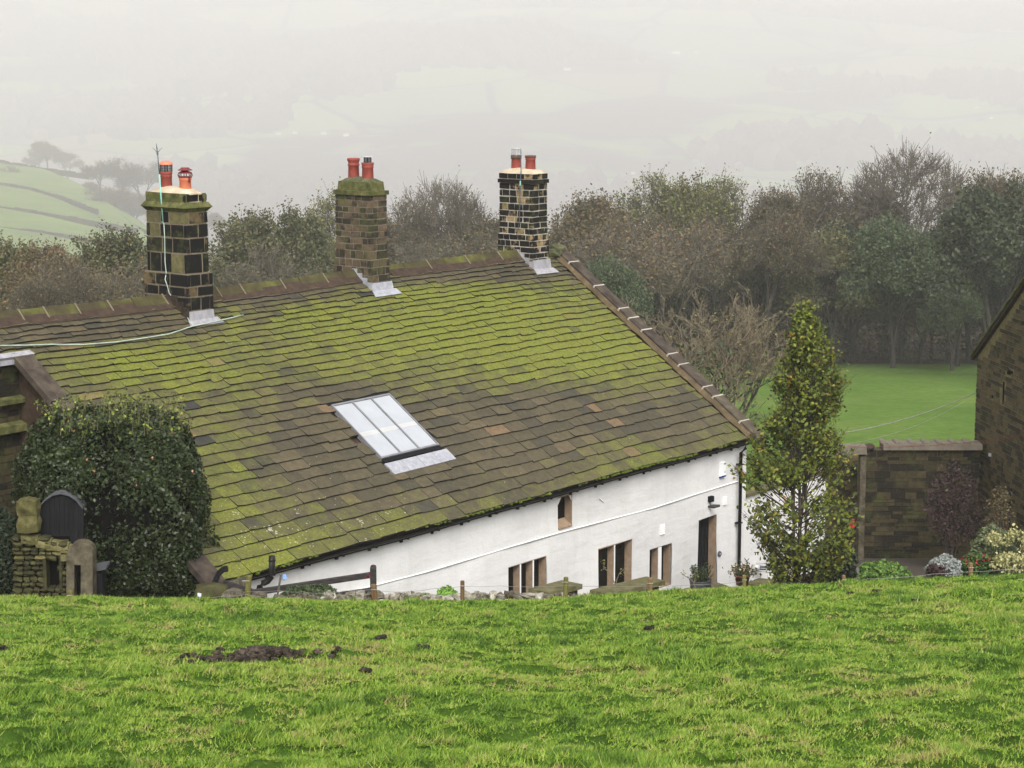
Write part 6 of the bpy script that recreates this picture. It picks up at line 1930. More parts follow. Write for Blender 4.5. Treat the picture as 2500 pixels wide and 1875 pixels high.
# ================================================================== PLANTERS by the door
def tub():
    u, z = wall_uz(1699, 1425, VW + 1.5)
    zs = z + .0
    P = onplane(1699, 1434, np.array([0, 0, z]), Z)
    t = thing('planter_tub', P, 'round galvanised tub with a grey-green herb on the slab by the doorway', 'planter')
    r = .24
    z0, z1 = P[2] + .01, P[2] + .20
    P = P + V * .12
    mb = MB(); mb.lathe(P * [1, 1, 0], [(.01, z0), (r * .93, z0), (r * .98, z0 + .02), (r * .98, z0 + .09), (r * 1.02, z0 + .1), (r * 1.0, z0 + .12), (r * 1.03, z1 - .02), (r * 1.09, z1), (r * 1.0, z1 + .005), (r * .95, z1 - .03), (.01, z1 - .03)], 24, rnd=.5); mb.build('tub', 'galv', t, smooth=True)
    mb = MB(); mb.tube([P * [1, 1, 0] + U * (r + .02) + Z * (z1 - .05), P * [1, 1, 0] + U * (r + .06) + Z * (z1 - .02), P * [1, 1, 0] + U * (r + .02) + Z * (z1 + .0)], .01, 5); mb.build('handle', 'galv', t)
    rg = random.Random(2); L, LC = [], []
    for i in range(60):
        a = rg.uniform(0, 6.28); b = P * [1, 1, 0] + np.array([math.cos(a) * .12, math.sin(a) * .12, z1 - .03])
        e = b + np.array([math.cos(a) * rg.uniform(0, .16), math.sin(a) * rg.uniform(0, .16), rg.uniform(.12, .42)])
        L.append((b, e, .004, .002))
        for k in range(28): LC.append(b + (e - b) * rg.random() + np.array([rg.gauss(0, .02)] * 3))
    P0, P1, a, b = zip(*L); v, f = tubes_arr(P0, P1, a, b, 3); link('stems', arr_mesh('tub_stems', v, f, mats=('leaf_sage',)), t)
    rn = np.random.default_rng(3); C = np.array(LC); v, f = quads(C, None, .026 * (.6 + .8 * rn.random(len(C))), rn)
    link('foliage', arr_mesh('tub_leaves', v, f, rn.random(len(C)), mats=('leaf_mound',)), t)
tub()
def flowerpot():
    P = at(1812, 1428, 44.5)
    t = thing('flowerpot', P, 'clay flowerpot of cream and pink flowers at the foot of the downpipe', 'planter')
    mb = MB(); mb.lathe(P * [1, 1, 0], [(.01, P[2]), (.13, P[2]), (.17, P[2] + .2), (.185, P[2] + .2), (.185, P[2] + .24), (.16, P[2] + .24), (.01, P[2] + .2)], 18, rnd=.5); mb.build('pot', 'clay_pot', t, smooth=True)
    rn = np.random.default_rng(5); n = 420
    C = P + np.array([0, 0, .32]) + rn.normal(size=(n, 3)) * [.13, .12, .07]
    v, f = quads(C, None, .045 * (.6 + .8 * rn.random(n)), rn); link('foliage', arr_mesh('pot_leaves', v, f, rn.random(n), mats=('leaf_sage',)), t)
    C = P + np.array([-.02, -.1, .36]) + rn.normal(size=(110, 3)) * [.13, .05, .07]
    v, f = quads(C, None, np.full(110, .045), rn, 1.0); link('flowers', arr_mesh('pot_flowers', v, f, rn.random(110), mats=('leaf_bloom',)), t)
MAT['leaf_bloom'] = leaf_mat('cream and pink petal', [(0.0, (0.55, 0.22, 0.18)), (.5, (0.62, 0.50, 0.30)), (1.0, (0.72, 0.70, 0.45))], .1, 3)
flowerpot()
def bare_rose(pts_list, lab, D=38.0):
    b = at(*pts_list[0][0], D); t = thing('bare_shrub_stem', b, lab, 'shrub')
    mb = MB()
    for pts in pts_list: mb.tube([at(x, y, D) for x, y in pts], [.012] + [.008] * (len(pts) - 2) + [.004], 5)
    mb.build('stem', 'twig_pale', t)
    rn = np.random.default_rng(int(pts_list[0][0][0])); ends = np.array([at(*p[-1], D) for p in pts_list for _ in range(10)] + [at(*p[-2], D) for p in pts_list for _ in range(5)])
    v, f = quads(ends + rn.normal(size=ends.shape) * .03, None, np.full(len(ends), .028), rn); link('leaves', arr_mesh('stem_leaves', v, f, rn.random(len(ends)), mats=('leaf_yellow',)), t)
bare_rose([[(1503, 1470), (1502, 1440), (1506, 1415), (1512, 1400), (1522, 1391)], [(1504, 1430), (1492, 1405), (1485, 1395), (1476, 1388), (1473, 1372)]], 'thin bare forked stem in front of the tall two-light window')
bare_rose([[(1700, 1440), (1694, 1425), (1688, 1415), (1672, 1406), (1666, 1400)], [(1694, 1425), (1697, 1412), (1698, 1405)]], 'thin bare twig reaching left of the galvanised tub', 41.0)

# ================================================================== FENCE on the pasture edge
FG = 'posts of the wire fence on the pasture edge'
fence_pts = {}
def post(px, ptop, pbot, D, w, mat, lab, tilt=0.0, square=False):
    P = at(px, pbot, D); T = at(px + tilt, ptop, D)
    zg = P[2] - .35
    t = thing('fence_post', (P[0], D, P[2]), lab, 'fence post', FG)
    mb = MB(); r = w / 2
    n = 10 if not square else 4
    mb.tube([(P[0], D, zg), (P[0] + (T[0] - P[0]) * .5, D, (P[2] + T[2]) / 2), (T[0], D, T[2] - .01), (T[0], D, T[2])], [r, r, r, r * .86], n)
    mb.build('shaft', mat, t)
    mb = MB(); mb.tube([(P[0] - r * 1.15, D - r, T[2] - .08), (P[0], D - r * 1.25, T[2] - .075), (P[0] + r * 1.15, D - r, T[2] - .08)], .004, 4); mb.build('staple', 'steel', t)
    return T
posts = [
 (602, 1405, 1472, 33.6, .105, 'post_moss', 'mossy yellowish post, leftmost thick one, before the lower roof corner', 6),
 (916, 1427, 1474, 33.9, .11, 'post_wood', 'leaning orange-brown post in front of the black gate post', -4),
 (1129, 1418, 1472, 34.2, .075, 'post_wood', 'slim brown post beside the lime-green plant', 0),
 (1380, 1409, 1470, 34.5, .085, 'post_moss', 'mossy post in front of the first stone slab', 2),
 (1587, 1412, 1455, 34.8, .085, 'post_wood', 'short brown post in front of the second stone slab', 0),
 (1817, 1404, 1436, 35.3, .075, 'post_moss', 'short mossy post in front of the clay flowerpot', 0),
 (2060, 1404, 1428, 35.9, .07, 'post_wood', 'stubby red-brown post right of the beech foot', 0),
 (2370, 1374, 1410, 36.4, .085, 'post_wood', 'orange-brown post in front of the red flowers', 0),
 (172, 1441, 1462, 33.4, .085, 'post_moss', 'short mossy post before the slotted gatepost stone', 0)]
tops = {}
for px, a, b, D, w, m_, lab, tl in posts: tops[px] = post(px, a, b, D, w, m_, lab, tl)
# thin leaning stake with its blue insulator
t = thing('fence_stake', at(675, 1466, 33.5), 'thin grey leaning stake with a blue plastic insulator on top', 'fence post', FG)
mb = MB(); mb.tube([at(672, 1485, 33.5), at(686, 1404, 33.5)], .020, 6); mb.build('shaft', 'grey_wood', t)
mb = MB(); q = at(695, 1409, 33.48); mb.box(q, np.array([1, 0, 0.]), np.array([0, 1, 0.]), Z, (-.035, -.02, -.035), (.03, .02, .04), jit=.01); mb.tube([q + np.array([-.05, 0, -.04]), q + np.array([0, 0, -.045])], .006, 4); mb.build('insulator', 'blue_plastic', t)
t = thing('fence_peg', at(489, 1466, 33.3), 'small bluish white plastic peg in the grass left of the mossy post', 'fence post', FG)
mb = MB(); q = at(488, 1466, 33.3); mb.tube([q - Z * .05, q + Z * .11], [.018, .014], 6); mb.box(q, np.array([1, 0, 0.]), np.array([0, 1, 0.]), Z, (-.03, -.02, .07), (.025, .02, .125), jit=.008); mb.build('shaft', 'white_blue', t)
# wires
def wire(name, pts, lab, r=.0028, mat='wire_grey'):
    P = [at(*p) for p in pts]; Q = []
    for a, b in zip(P[:-1], P[1:]):
        for i in range(6):
            f = i / 6; Q.append(a + (b - a) * f - Z * (.012 * 4 * f * (1 - f)))
    Q.append(P[-1]); mb = MB(); mb.tube(Q, r, 4); mb.build(name, mat, smooth=True, label=lab, cat='wire')
wire('fence_wire', [(490, 1459, 33.28), (548, 1455, 33.5), (602, 1451, 33.5), (640, 1456, 33.45), (675, 1461, 33.45)], 'lower fence wire between the white peg and the leaning stake')
wire('fence_wire', [(602, 1444, 33.54), (680, 1442, 33.46), (740, 1445, 33.6), (780, 1448, 33.6), (840, 1442, 33.7), (916, 1438, 33.84)], 'sagging fence wire from the mossy post to the leaning brown post')
wire('fence_wire', [(916, 1441, 33.84), (980, 1445, 34.0), (1060, 1437, 34.1), (1129, 1431, 34.15), (1220, 1430, 34.3), (1300, 1432, 34.4), (1380, 1429, 34.45), (1480, 1431, 34.6), (1587, 1431, 34.75), (1700, 1427, 35.0), (1817, 1420, 35.25)], 'long fence wire crossing in front of the white wall')
wire('fence_wire', [(2060, 1420, 35.85), (2120, 1413, 36.0), (2200, 1409, 36.1), (2280, 1401, 36.2), (2370, 1395, 36.34), (2450, 1391, 36.6), (2540, 1386, 36.8)], 'fence wire at the right in front of the shrubs', .004)

# ================================================================== TIMBER GATE
gp = thing('timber_gate', at(912, 1470, 35.6), 'black timber gate with a round-topped post and two sloping rails', 'gate')
P = at(912, 1470, 35.6); zt = at(912, 1380, 35.6)[2]
mb = MB(); X = np.array([1, 0, 0.]); Y = np.array([0, 1, 0.])
prf = [(.055, P[2] - .6), (.055, zt - .05), (.05, zt - .022), (.035, zt - .006), (.0, zt)]
vs = []
for r, z in prf:
    for a, b in ((-1, -1), (1, -1), (1, 1), (-1, 1)): vs.append((P[0] + a * r, P[1] + b * (.055 if z < zt - .03 else .05), z))
fs = [(i * 4 + j, i * 4 + (j + 1) % 4, (i + 1) * 4 + (j + 1) % 4, (i + 1) * 4 + j) for i in range(4) for j in range(4)]
mb.add(vs, fs, rnd=.5); mb.build('gate_post', 'old_black_timber', gp)
def rail(a, b, h, name='rail'):
    mb = MB(); d = (b - a); t = np.array([0.02, -.035, 0])
    mb.hexa([a - t, b - t, b + t, a + t, a - t + Z * h, b - t + Z * h, b + t + Z * h, a + t + Z * h]); mb.build(name, 'old_black_timber', gp)
rail(at(560, 1462, 34.6), at(905, 1410, 35.58), .095)
rail(at(560, 1500, 34.6), at(905, 1448, 35.58), .095)
rail(at(700, 1482, 34.9), at(905, 1424 + 30, 35.60), .05, 'brace')
mb = MB(); mb.tube([at(884, 1410, 35.5), at(893, 1408, 35.5), at(902, 1404, 35.5)], .008, 4); mb.tube([at(898, 1400, 35.5), at(904, 1412, 35.5)], .012, 4); mb.build('latch', 'maroon_metal', gp)
# near gate heel: curved black timber at the lower roof corner
gh = thing('curved_gate_heel', at(545, 1465, 34.4), 'curved black timber hoop beside the lower left roof corner', 'gate')
mb = MB(); arc = [at(x, y, 34.4) for x, y in ((520, 1470), (522, 1440), (526, 1418), (534, 1400), (545, 1390), (556, 1388))]
for a, b in zip(arc[:-1], arc[1:]):
    n_ = np.cross(b - a, Y); n_ /= np.linalg.norm(n_); w = n_ * -.045
    if w[0] < 0: w = -w
    mb.hexa([a - w - Y * .05, a + w - Y * .05, a + w + Y * .05, a - w + Y * .05, b - w - Y * .05, b + w - Y * .05, b + w + Y * .05, b - w + Y * .05], rnd=.5)
mb.build('hoop', 'black_paint', gh)
rr = gh
mb = MB(); a, b = at(545, 1432, 34.45), at(640, 1462, 34.9); mb.hexa([a - Y * .03, b - Y * .03, b + Y * .03, a + Y * .03, a - Y * .03 + Z * .12, b - Y * .03 + Z * .12, b + Y * .03 + Z * .12, a + Y * .03 + Z * .12]); mb.build('rail', 'old_black_timber', rr)
# small stone-built mound beside it
bo = thing('boulder', at(520, 1465, 34.0), 'rounded mossy brown boulder at the foot of the roof corner', 'boulder')
mb = MB(); mb.rock(at(518, 1452, 34.0), (.62, .4, .42), jit=.1); mb.build('stone', 'dark_stone', bo, smooth=True)
for px, py, s, lab in ((570, 1452, .38, 'lichen-covered pale stone left of the mossy post'), (632, 1459, .30, 'pale lichened stone right of the mossy post')):
    mb = MB(); mb.rock(at(px, py, 33.9), (s, .25, s * .55), jit=.18); mb.build('boulder', 'drystone', label=lab, cat='boulder')

# ================================================================== DRYSTONE WALL top behind the fence
dw = thing('drystone_wall', at(1000, 1475, 34.6), 'tumbled drystone wall of pale lichened stones behind the fence', 'wall')
px = 665.0
top_line = lambda x: np.interp(x, [660, 800, 950, 1100, 1250, 1400, 1460], [1450, 1446, 1447, 1446, 1446, 1449, 1455])
while px < 1475:
    w = random.uniform(10, 40); D = np.interp(px, [660, 1475], [34.35, 35.2])
    hgt = random.uniform(.12, .22)
    yt = top_line(px) + random.uniform(-3, 5)
    c = at(px + w / 2, yt, D); c[2] -= hgt / 2
    mb = MB(); mb.rock(c, (w * D / FPX * 1.15, .26, hgt), jit=.34); mb.build('stone', 'drystone', dw)
    px += w * .92
for row in range(1, 4):
    px = 660.0
    while px < 1490:
        w = random.uniform(22, 44); D = np.interp(px, [660, 1475], [34.37, 35.2]) 
        c = at(px + w / 2, top_line(px) + 2, D); c[2] -= .10 + row * .14
        mb = MB(); mb.rock(c, (w * D / FPX * 1.1, .30, .18), jit=.15); mb.build('stone', 'drystone', dw)
        px += w * .95

# ================================================================== GATEWAY WALL at the left
gw_ = thing('gateway_wall', at(120, 1465, 34.6), 'short mossy rubble wall with rounded coping and a dark opening', 'wall')
D = 34.35
def fp(px, py, dd=0.0): return at(px, py, D + dd)
# rubble body of individual stones leaving a dark opening at px 118-150
y = 1308.0
while y < 1462:
    h = random.uniform(9, 15)
    x = 38 + random.uniform(-8, 0)
    x_end = 168
    while x < x_end:
        w = random.uniform(14, 30)
        cx_, cy_ = x + w / 2, y + h / 2
        if 1362 < cy_ < 1432 and x < 118 < x + w: w = max(4, 118 - x); cx_ = x + w / 2
        if 1362 < cy_ < 1432 and x < 150 < x + w and cx_ < 150: x, w = 118, 32; cx_ = 134
        inhole = (118 <= cx_ <= 150 and 1362 < cy_ < 1432)
        topy = np.interp(cx_, [38, 90, 170], [1290, 1306, 1330])
        if not inhole and cy_ > topy:
            mb = MB(); mb.rock(fp(cx_, cy_), (w / FPX * D * 1.06, .34, h / FPX * D * 1.08), jit=.12); mb.build('stone', 'yellow_stone' if random.random() < .25 and cy_ < 1380 else 'dark_stone', gw_)
        x += w
    y += h
mb = MB(); a, b = fp(36, 1470, .12), fp(168, 1296, .22)
mb.box(np.zeros(3), X, Y, Z, (a[0], D + .10, a[2] - .3), (b[0], D + .28, fp(100, 1318)[2])); mb.build('wall_core', 'hollow', gw_)
mb = MB(); mb.box(np.zeros(3), X, Y, Z, (fp(106, 0)[0], D - .2, fp(0, 1362)[2]), (fp(162, 0)[0], D + .12, fp(0, 1350)[2]), jit=.012); mb.build('lintel', 'yellow_stone', gw_)
for ja, jb in ((111, 118.5), (149.5, 157)):
    mb = MB(); mb.box(np.zeros(3), X, Y, Z, (fp(ja, 1400)[0], D - .17, fp(0, 1434)[2]), (fp(jb, 1400)[0], D + .09, fp(0, 1361)[2]), jit=.008); mb.build('jamb_stone', 'dark_stone', gw_)
# rounded coping stones on edge
cps = [(66, 1306, 22), (84, 1308, 22), (102, 1316, 22), (118, 1318, 19), (132, 1322, 19), (146, 1324, 19), (160, 1328, 18), (176, 1334, 18), (190, 1336, 15)]
for px, py, w in cps:
    mb = MB(); c = fp(px, py + 8); n = 9
    rr_ = .135
    ht = [(math.cos(t) * .17, math.sin(t) * rr_) for t in np.linspace(-.2, math.pi + .2, n)]
    a = [c + np.array([-w / 2 / FPX * D, q[0], q[1] - .03]) + X * .04 * math.sin(i) * .3 for i, q in enumerate(ht)]
    b = [c + np.array([w / 2 / FPX * D * .9 + .02, q[0], q[1] - .04]) for q in ht]
    mb.add(a + b, [tuple(range(n)), tuple(range(2 * n - 1, n - 1, -1))] + [(i, (i + 1) % n, n + (i + 1) % n, n + i) for i in range(n)]); mb.build('coping_stone', 'yellow_stone', gw_)
# big cube stone at its left end
mb = MB(); c = fp(72, 1275); mb.rock(c, (.42, .4, .36), jit=.10); mb.build('end_stone', 'yellow_stone', gw_)
mb = MB(); c = fp(70, 1238); mb.rock(c + Z * .0, (.44, .42, .34), jit=.09); mb.build('end_stone', 'yellow_stone', gw_)
# slotted round-headed gatepost
gs_ = thing('gatepost_stone', at(195, 1465, 34.2), 'round-headed stone gatepost with a dark vertical slot', 'gatepost')
def arch_profile(x0, x1, ytop, ybot, DD, n=10):
    c = (x0 + x1) / 2; r = (x1 - x0) / 2
    pts = [(x0, ybot)] + [(c - r * math.cos(t), ytop + r * .9 - r * .9 * math.sin(t)) for t in np.linspace(0, math.pi, n)] + [(x1, ybot)]
    return [at(a, b, DD) for a, b in pts]
def prism(pts, dy, mat, name, parent, **k):
    mb = MB(); n = len(pts); b = [p + Y * dy for p in pts]
    mb.add(list(pts) + b, [tuple(range(n))[::-1], tuple(range(n, 2 * n))] + [(i, (i + 1) % n, n + (i + 1) % n, n + i) for i in range(n)]); return mb.build(name, mat, parent, **k)
Dg = 34.0
# two legs and a head leave the slot open
outer = arch_profile(162, 226, 1326, 1482, Dg, 12)
l = [at(162, 1482, Dg)] + [p for p in outer[1:7]] + [at(194, 1380, Dg), at(181, 1380, Dg), at(181, 1482, Dg)]
prism([at(162, 1482, Dg), at(162, 1380, Dg), at(181, 1380, Dg), at(181, 1482, Dg)], .34, 'gate_stone', 'leg', gs_)
prism([at(197, 1482, Dg), at(197, 1380, Dg), at(226, 1380, Dg), at(226, 1482, Dg)], .34, 'gate_stone', 'leg', gs_)
prism([at(162, 1379.5, Dg)] + outer[1:-1] + [at(226, 1379.5, Dg)], .34, 'gate_stone', 'head', gs_)
prism([at(181, 1482, Dg + .2), at(181, 1380, Dg + .2), at(197, 1380, Dg + .2), at(197, 1482, Dg + .2)], .05, 'hollow', 'slot_back', gs_)
# arched black shed door behind
sd_ = thing('timber_shed', at(155, 1465, 36.0), 'black timber shed front with an arched top behind the gateway wall', 'shed')
Ds = 34.75
ar = [(95, 1480), (97, 1236), (112, 1219), (130, 1207), (150, 1203), (170, 1208), (188, 1220), (203, 1240), (205, 1480)]
top = [at(a, b, Ds) for a, b in ar]
prism(top, .3, 'black_paint', 'body', sd_)
mb = MB()
edge = top[1:-1]
for a, b in zip(edge[:-1], edge[1:]):
    mb.hexa([a - Y * .06 - Z * .012, b - Y * .06 - Z * .012, b + Y * .32 - Z * .012, a + Y * .32 - Z * .012, a - Y * .06 + Z * .02, b - Y * .06 + Z * .02, b + Y * .32 + Z * .02, a + Y * .32 + Z * .02], rnd=.5)
MAT['felt'] = simple('grey roofing felt', [(0.3, (0.055, 0.057, 0.062)), (0.7, (0.095, 0.098, 0.105))], 6)
mb.build('roof_felt', 'felt', sd_)
for k in range(9):
    x0 = 99 + k * 11.7
    yt = np.interp(x0 + 5, [a for a, b in ar[1:-1]], [b for a, b in ar[1:-1]]) + 8
    prism([at(x0, 1480, Ds - .015), at(x0, yt, Ds - .015), at(x0 + 10.6, yt, Ds - .015), at(x0 + 10.6, 1480, Ds - .015)], .013, 'black_paint', 'board', sd_)
# dark bin
bn = thing('storage_bin', at(240, 1465, 34.9), 'dark lidded bin between the slotted gatepost and the holly', 'bin')
prism([at(224, 1485, 34.5), at(224, 1400, 34.5), at(250, 1400, 34.5), at(250, 1485, 34.5)], .3, 'black_paint', 'body', bn)
mb = MB(); a, b = at(222, 1397, 34.45), at(258, 1391, 34.45); mb.hexa([a, b, b + Y * .4, a + Y * .4, a + Z * .02, b + Z * .02, b + Y * .4 + Z * .06, a + Y * .4 + Z * .06]); mb.build('lid', 'felt', bn)

# ================================================================== NEIGHBOUR'S DARK WALL at the left edge
nb = thing('neighbour_house', hp(-6.5, .95, -10), 'dark stone neighbouring house front at the left edge', 'house')
mb = MB(); mb.box(E_, U, V, Z, (-9.0, .5, -12.5), (-4.80, .93, R0[2] - H_ * .16)); mb.build('wall', 'mortar_dark', nb)
z = R0[2] - H_ * .16 - .05
k = 0
while z > -10.5:
    h = random.uniform(.09, .14); u = -6.4 + random.uniform(-.2, 0)
    while u < -4.86:
        L = random.uniform(.2, .42); b = min(u + L, -4.82)
        mb = MB(); mb.box(E_, U, V, Z, (u + .006, .88, z - h + .006), (b - .006, .95, z - .006), jit=.004); mb.build('stone', 'block_yard', nb); u += L
    z -= h; k += 1
for y0, y1, pr in ((972, 992, .14), (1035, 1062, .16)):
    ua, za = wall_uz(10, y0, 1.05); _, zb_ = wall_uz(10, y1, 1.05)
    mb = MB(); mb.hexa([hp(u, v, z) for u, v, z in ((-7, .94, zb_), (-4.72, .94, zb_), (-4.72, .95 + pr, zb_ + .02), (-7, .95 + pr, zb_ + .02), (-7, .94, za), (-4.72, .94, za), (-4.72, .95 + pr, za - .05), (-7, .95 + pr, za - .05))]); mb.build('ledge', 'cap_moss', nb)
mb = MB(); mb.box(E_, U, V, Z, (-6.8, .93, R0[2] - H_ * .16 - .09), (-4.78, 1.12, R0[2] - H_ * .16 + .0)); mb.build('lead_gutter', 'lead', nb)

# ================================================================== BARN at the right
bang = R_(-6.0)
BF = np.array([math.sin(bang), math.cos(bang), 0])   # along the gable face, away from the camera
BN = np.array([-math.cos(bang), math.sin(bang), 0])  # outwards, to the left
B0 = at(2383, 1000, 57.0) * [1, 1, 0]                # far corner on plan
def bp(t, z, o=0.0): return B0 - BF * t + BN * o + Z * z   # t metres towards the camera
def barn_tz(px, py):
    P = onplane(px, py, B0, BN); d = P - B0
    return float(-(d @ BF)), float(P[2])
te, ze = barn_tz(2384, 868)
tr, zr = barn_tz(2499, 702)
sl_ = (zr - ze) / (tr - te)
barn = thing('stone_barn', bp(4, -13.1), 'dark coursed-stone barn gable at the right edge', 'barn')
TR = 5.2   # ridge distance from far corner
mb = MB()
zt_ = lambda t: ze + sl_ * min(t, 2 * TR - t)
pf = [(0, -14.2), (0, zt_(0)), (TR, zt_(TR)), (2 * TR, zt_(2 * TR)), (2 * TR, -14.2)]
a = [bp(t, z) for t, z in pf]; b = [bp(t, z, -10) for t, z in pf]; n = 5
mb.add(a + b, [tuple(range(n)), tuple(range(2 * n - 1, n - 1, -1))] + [(i, (i + 1) % n, n + (i + 1) % n, n + i) for i in range(n)])
gb = mb.build('gable_wall', 'mortar_barn', barn)
holes = [barn_tz(2466, 910), barn_tz(2423, 968), barn_tz(2450, 960)]
hs = [(holes[0], .45, .14), (holes[1], .14, .10), (holes[2], .12, .62)]
z = ze + sl_ * TR - .05
stones = []
while z > -14.1:
    h = random.uniform(.115, .165); t = random.uniform(-.2, 0)
    while t < 6.2:
        L = random.uniform(.22, .55); a_, b_ = max(t, 0.0), t + L
        mid = (a_ + b_) / 2
        if z < zt_(max(a_, .02)) - .05 and b_ - a_ > .06 and not any(abs(mid - c[0]) < w / 2 + .08 and abs(z - h / 2 - c[1]) < hh / 2 + .03 for c, w, hh in hs):
            stones.append((a_ + .008, b_ - .008, z - h + .013, z - .013))
        t += L
    z -= h
def binfo(s):
    px, py = proj(bp((s[0] + s[1]) / 2, (s[2] + s[3]) / 2)); return px, py
ranked = sorted(range(len(stones)), key=lambda i: (binfo(stones[i])[0] > 2505 or binfo(stones[i])[1] > 1400, -stones[i][0]))
keep = set(ranked[:298]); rest = MB()
for i, s_ in enumerate(stones):
    mb = MB() if i in keep else rest
    pr = random.uniform(.012, .03)
    mb.box(np.zeros(3), -BF, BN, Z, (0, 0, 0), (0, 0, 0)) if False else None
    c = [(s_[0], s_[2]), (s_[1], s_[2]), (s_[1], s_[3]), (s_[0], s_[3])]
    J = lambda: random.uniform(-.005, .005)
    mb.hexa([bp(t + J(), z + J(), -.05) for t, z in c] + [bp(t + J(), z + J(), pr) for t, z in c])
    if i in keep: mb.build('stone', 'block_barn', gb)
rest.build('lower_stones', 'block_barn', gb, kind='stuff')
for (c, w, hh) in hs:
    mb = MB(); q = [(c[0] - w / 2, c[1] - hh / 2), (c[0] + w / 2, c[1] - hh / 2), (c[0] + w / 2, c[1] + hh / 2), (c[0] - w / 2, c[1] + hh / 2)]
    mb.hexa([bp(t, z, -.06) for t, z in q] + [bp(t, z, .004) for t, z in q]); mb.build('vent_slot', 'hollow', barn)
# roof with overhanging slates seen on edge
mb = MB()
for sg in (0, 1):
    A_ = [(-.25, zt_(0) - .25 * sl_), (TR, zt_(TR))] if sg == 0 else [(TR, zt_(TR)), (2 * TR + .25, zt_(0) - .25 * sl_)]
    (t0, z0), (t1, z1) = A_
    mb.hexa([bp(t0, z0 + .02, .10), bp(t1, z1 + .02, .10), bp(t1, z1 + .02, -10), bp(t0, z0 + .02, -10), bp(t0, z0 + .10, .10), bp(t1, z1 + .10, .10), bp(t1, z1 + .10, -10), bp(t0, z0 + .10, -10)])
brf = mb.build('roof', 'ridge_under', barn)
for i in range(22):
    t0 = -.28 + i * TR / 21; t1 = t0 + TR / 21 * 1.25
    za_, zb_ = zt_(0) + sl_ * t0, zt_(0) + sl_ * t1
    for o in (0.16, -.42, -1.0):
        mb = MB(); o2 = o - .56
        mb.hexa([bp(t0, za_ + .12, o), bp(t1, zb_ + .105, o), bp(t1, zb_ + .105, o2), bp(t0, za_ + .12, o2), bp(t0, za_ + .155, o), bp(t1, zb_ + .12, o), bp(t1, zb_ + .12, o2), bp(t0, za_ + .155, o2)], moss=.6, lichen=.2); mb.build('slate', 'slate', brf)
# gutter end poking out beyond the far eave
P = at(2360, 876, 57.6); Q = at(2386, 870, 57.0)
mb = MB(); zg_ = ze - .12; mb.tube([bp(-.42, zg_, .05), bp(-.42, zg_, -6)], .06, 8); 
g_ = mb.build('eave_gutter', 'black_plastic', barn)
mb = MB(); mb.hexa([bp(-.40, zg_ - .05, .02), bp(.0, zg_ - .02, .02), bp(.0, zg_ - .02, -.1), bp(-.40, zg_ - .05, -.1), bp(-.40, zg_ + .05, .02), bp(.0, zg_ + .07, .02), bp(.0, zg_ + .07, -.1), bp(-.40, zg_ + .05, -.1)]); mb.build('gutter_bracket', 'old_black_timber', barn)
t_, z_ = barn_tz(2470, 1240)
mb = MB(); mb.tube([bp(t_, z_ + .55, .05), bp(t_, z_ - .55, .05)], .04, 8); mb.build('downpipe', 'black_plastic', barn)
t_, z_ = barn_tz(2420, 1110)
mb = MB(); mb.box(np.zeros(3), X, Y, Z, tuple(bp(t_, z_, .03) - .045), tuple(bp(t_, z_, .03) + .045)); mb.build('wall_lamp', 'lead', barn)

# ================================================================== COURTYARD WALL
cw = thing('courtyard_wall', at(2250, 1370, 56.2), 'tall dark coursed-stone courtyard wall with a pale corrugated-edged coping', 'wall')
Dw = 56.0
xa, xb = at(2112, 1200, Dw)[0], at(2388, 1200, Dw)[0]
ztop = at(2250, 1098, Dw)[2]
mb = MB(); mb.box(np.zeros(3), X, Y, Z, (xa, Dw, -14.3), (xb, Dw + .45, ztop)); mb.build('wall_core', 'mortar_dark', cw)
z = ztop; cs = []
while z > -14.2:
    h = random.choice([.10, .12, .14, .20]); x = xa + random.uniform(-.2, 0)
    first = True
    while x < xb:
        L = random.uniform(.22, .5) if not first else .35
        first = False
        a_, b_ = max(x, xa), min(x + L, xb)
        if b_ - a_ > .05: cs.append((a_, b_, z - h, z))
        x += L
    z -= h
for i, s_ in enumerate(cs[:298]):
    mb = MB(); mb.box(np.zeros(3), X, Y, Z, (s_[0] + .006, Dw - random.uniform(.01, .03), s_[2] + .006), (s_[1] - .006, Dw + .06, s_[3] - .006), jit=.004); mb.build('stone', 'block_yard', cw)
if len(cs) > 298:
    mb = MB()
    for s_ in cs[298:]: mb.box(np.zeros(3), X, Y, Z, (s_[0] + .006, Dw - .02, s_[2] + .006), (s_[1] - .006, Dw + .06, s_[3] - .006), jit=.004)
    mb.build('lower_stones', 'block_yard', cw, kind='stuff')
MAT['pale_coping'] = simple('pinkish pale coping', [(0.3, (0.10, 0.086, 0.066)), (0.7, (0.18, 0.155, 0.12))], 3)
mb = MB(); xs_ = at(2154, 1100, Dw)[0]
cpz = at(2250, 1097, Dw)[2]; cpt = at(2250, 1083, Dw)[2]
edges_ = [xs_, at(2228, 1090, Dw)[0], at(2300, 1090, Dw)[0], xb + .05]
for a_, b_ in zip(edges_[:-1], edges_[1:]):
    mb = MB(); mb.box(np.zeros(3), X, Y, Z, (a_ + .004, Dw - .14, cpz), (b_ - .004, Dw + .5, cpt)); mb.build('coping_stone', 'pale_coping', cw)
for i in range(7):
    x = xs_ + .05 + i * (xb - xs_) / 7
    mb = MB(); mb.lathe((0, 0, 0), [(.001, 0)], 3) if False else None
    q = [(x + (math.cos(t)) * .085, cpt + .002 + math.sin(t) * .055) for t in np.linspace(0, math.pi, 7)]
    mb.add([(a_, Dw - .10, c_) for a_, c_ in q] + [(a_, Dw + .5, c_) for a_, c_ in q], [tuple(range(7)), tuple(range(13, 6, -1))] + [(j, (j + 1) % 7, 7 + (j + 1) % 7, 7 + j) for j in range(7)]); mb.build('roll_tile', 'pale_coping', cw)
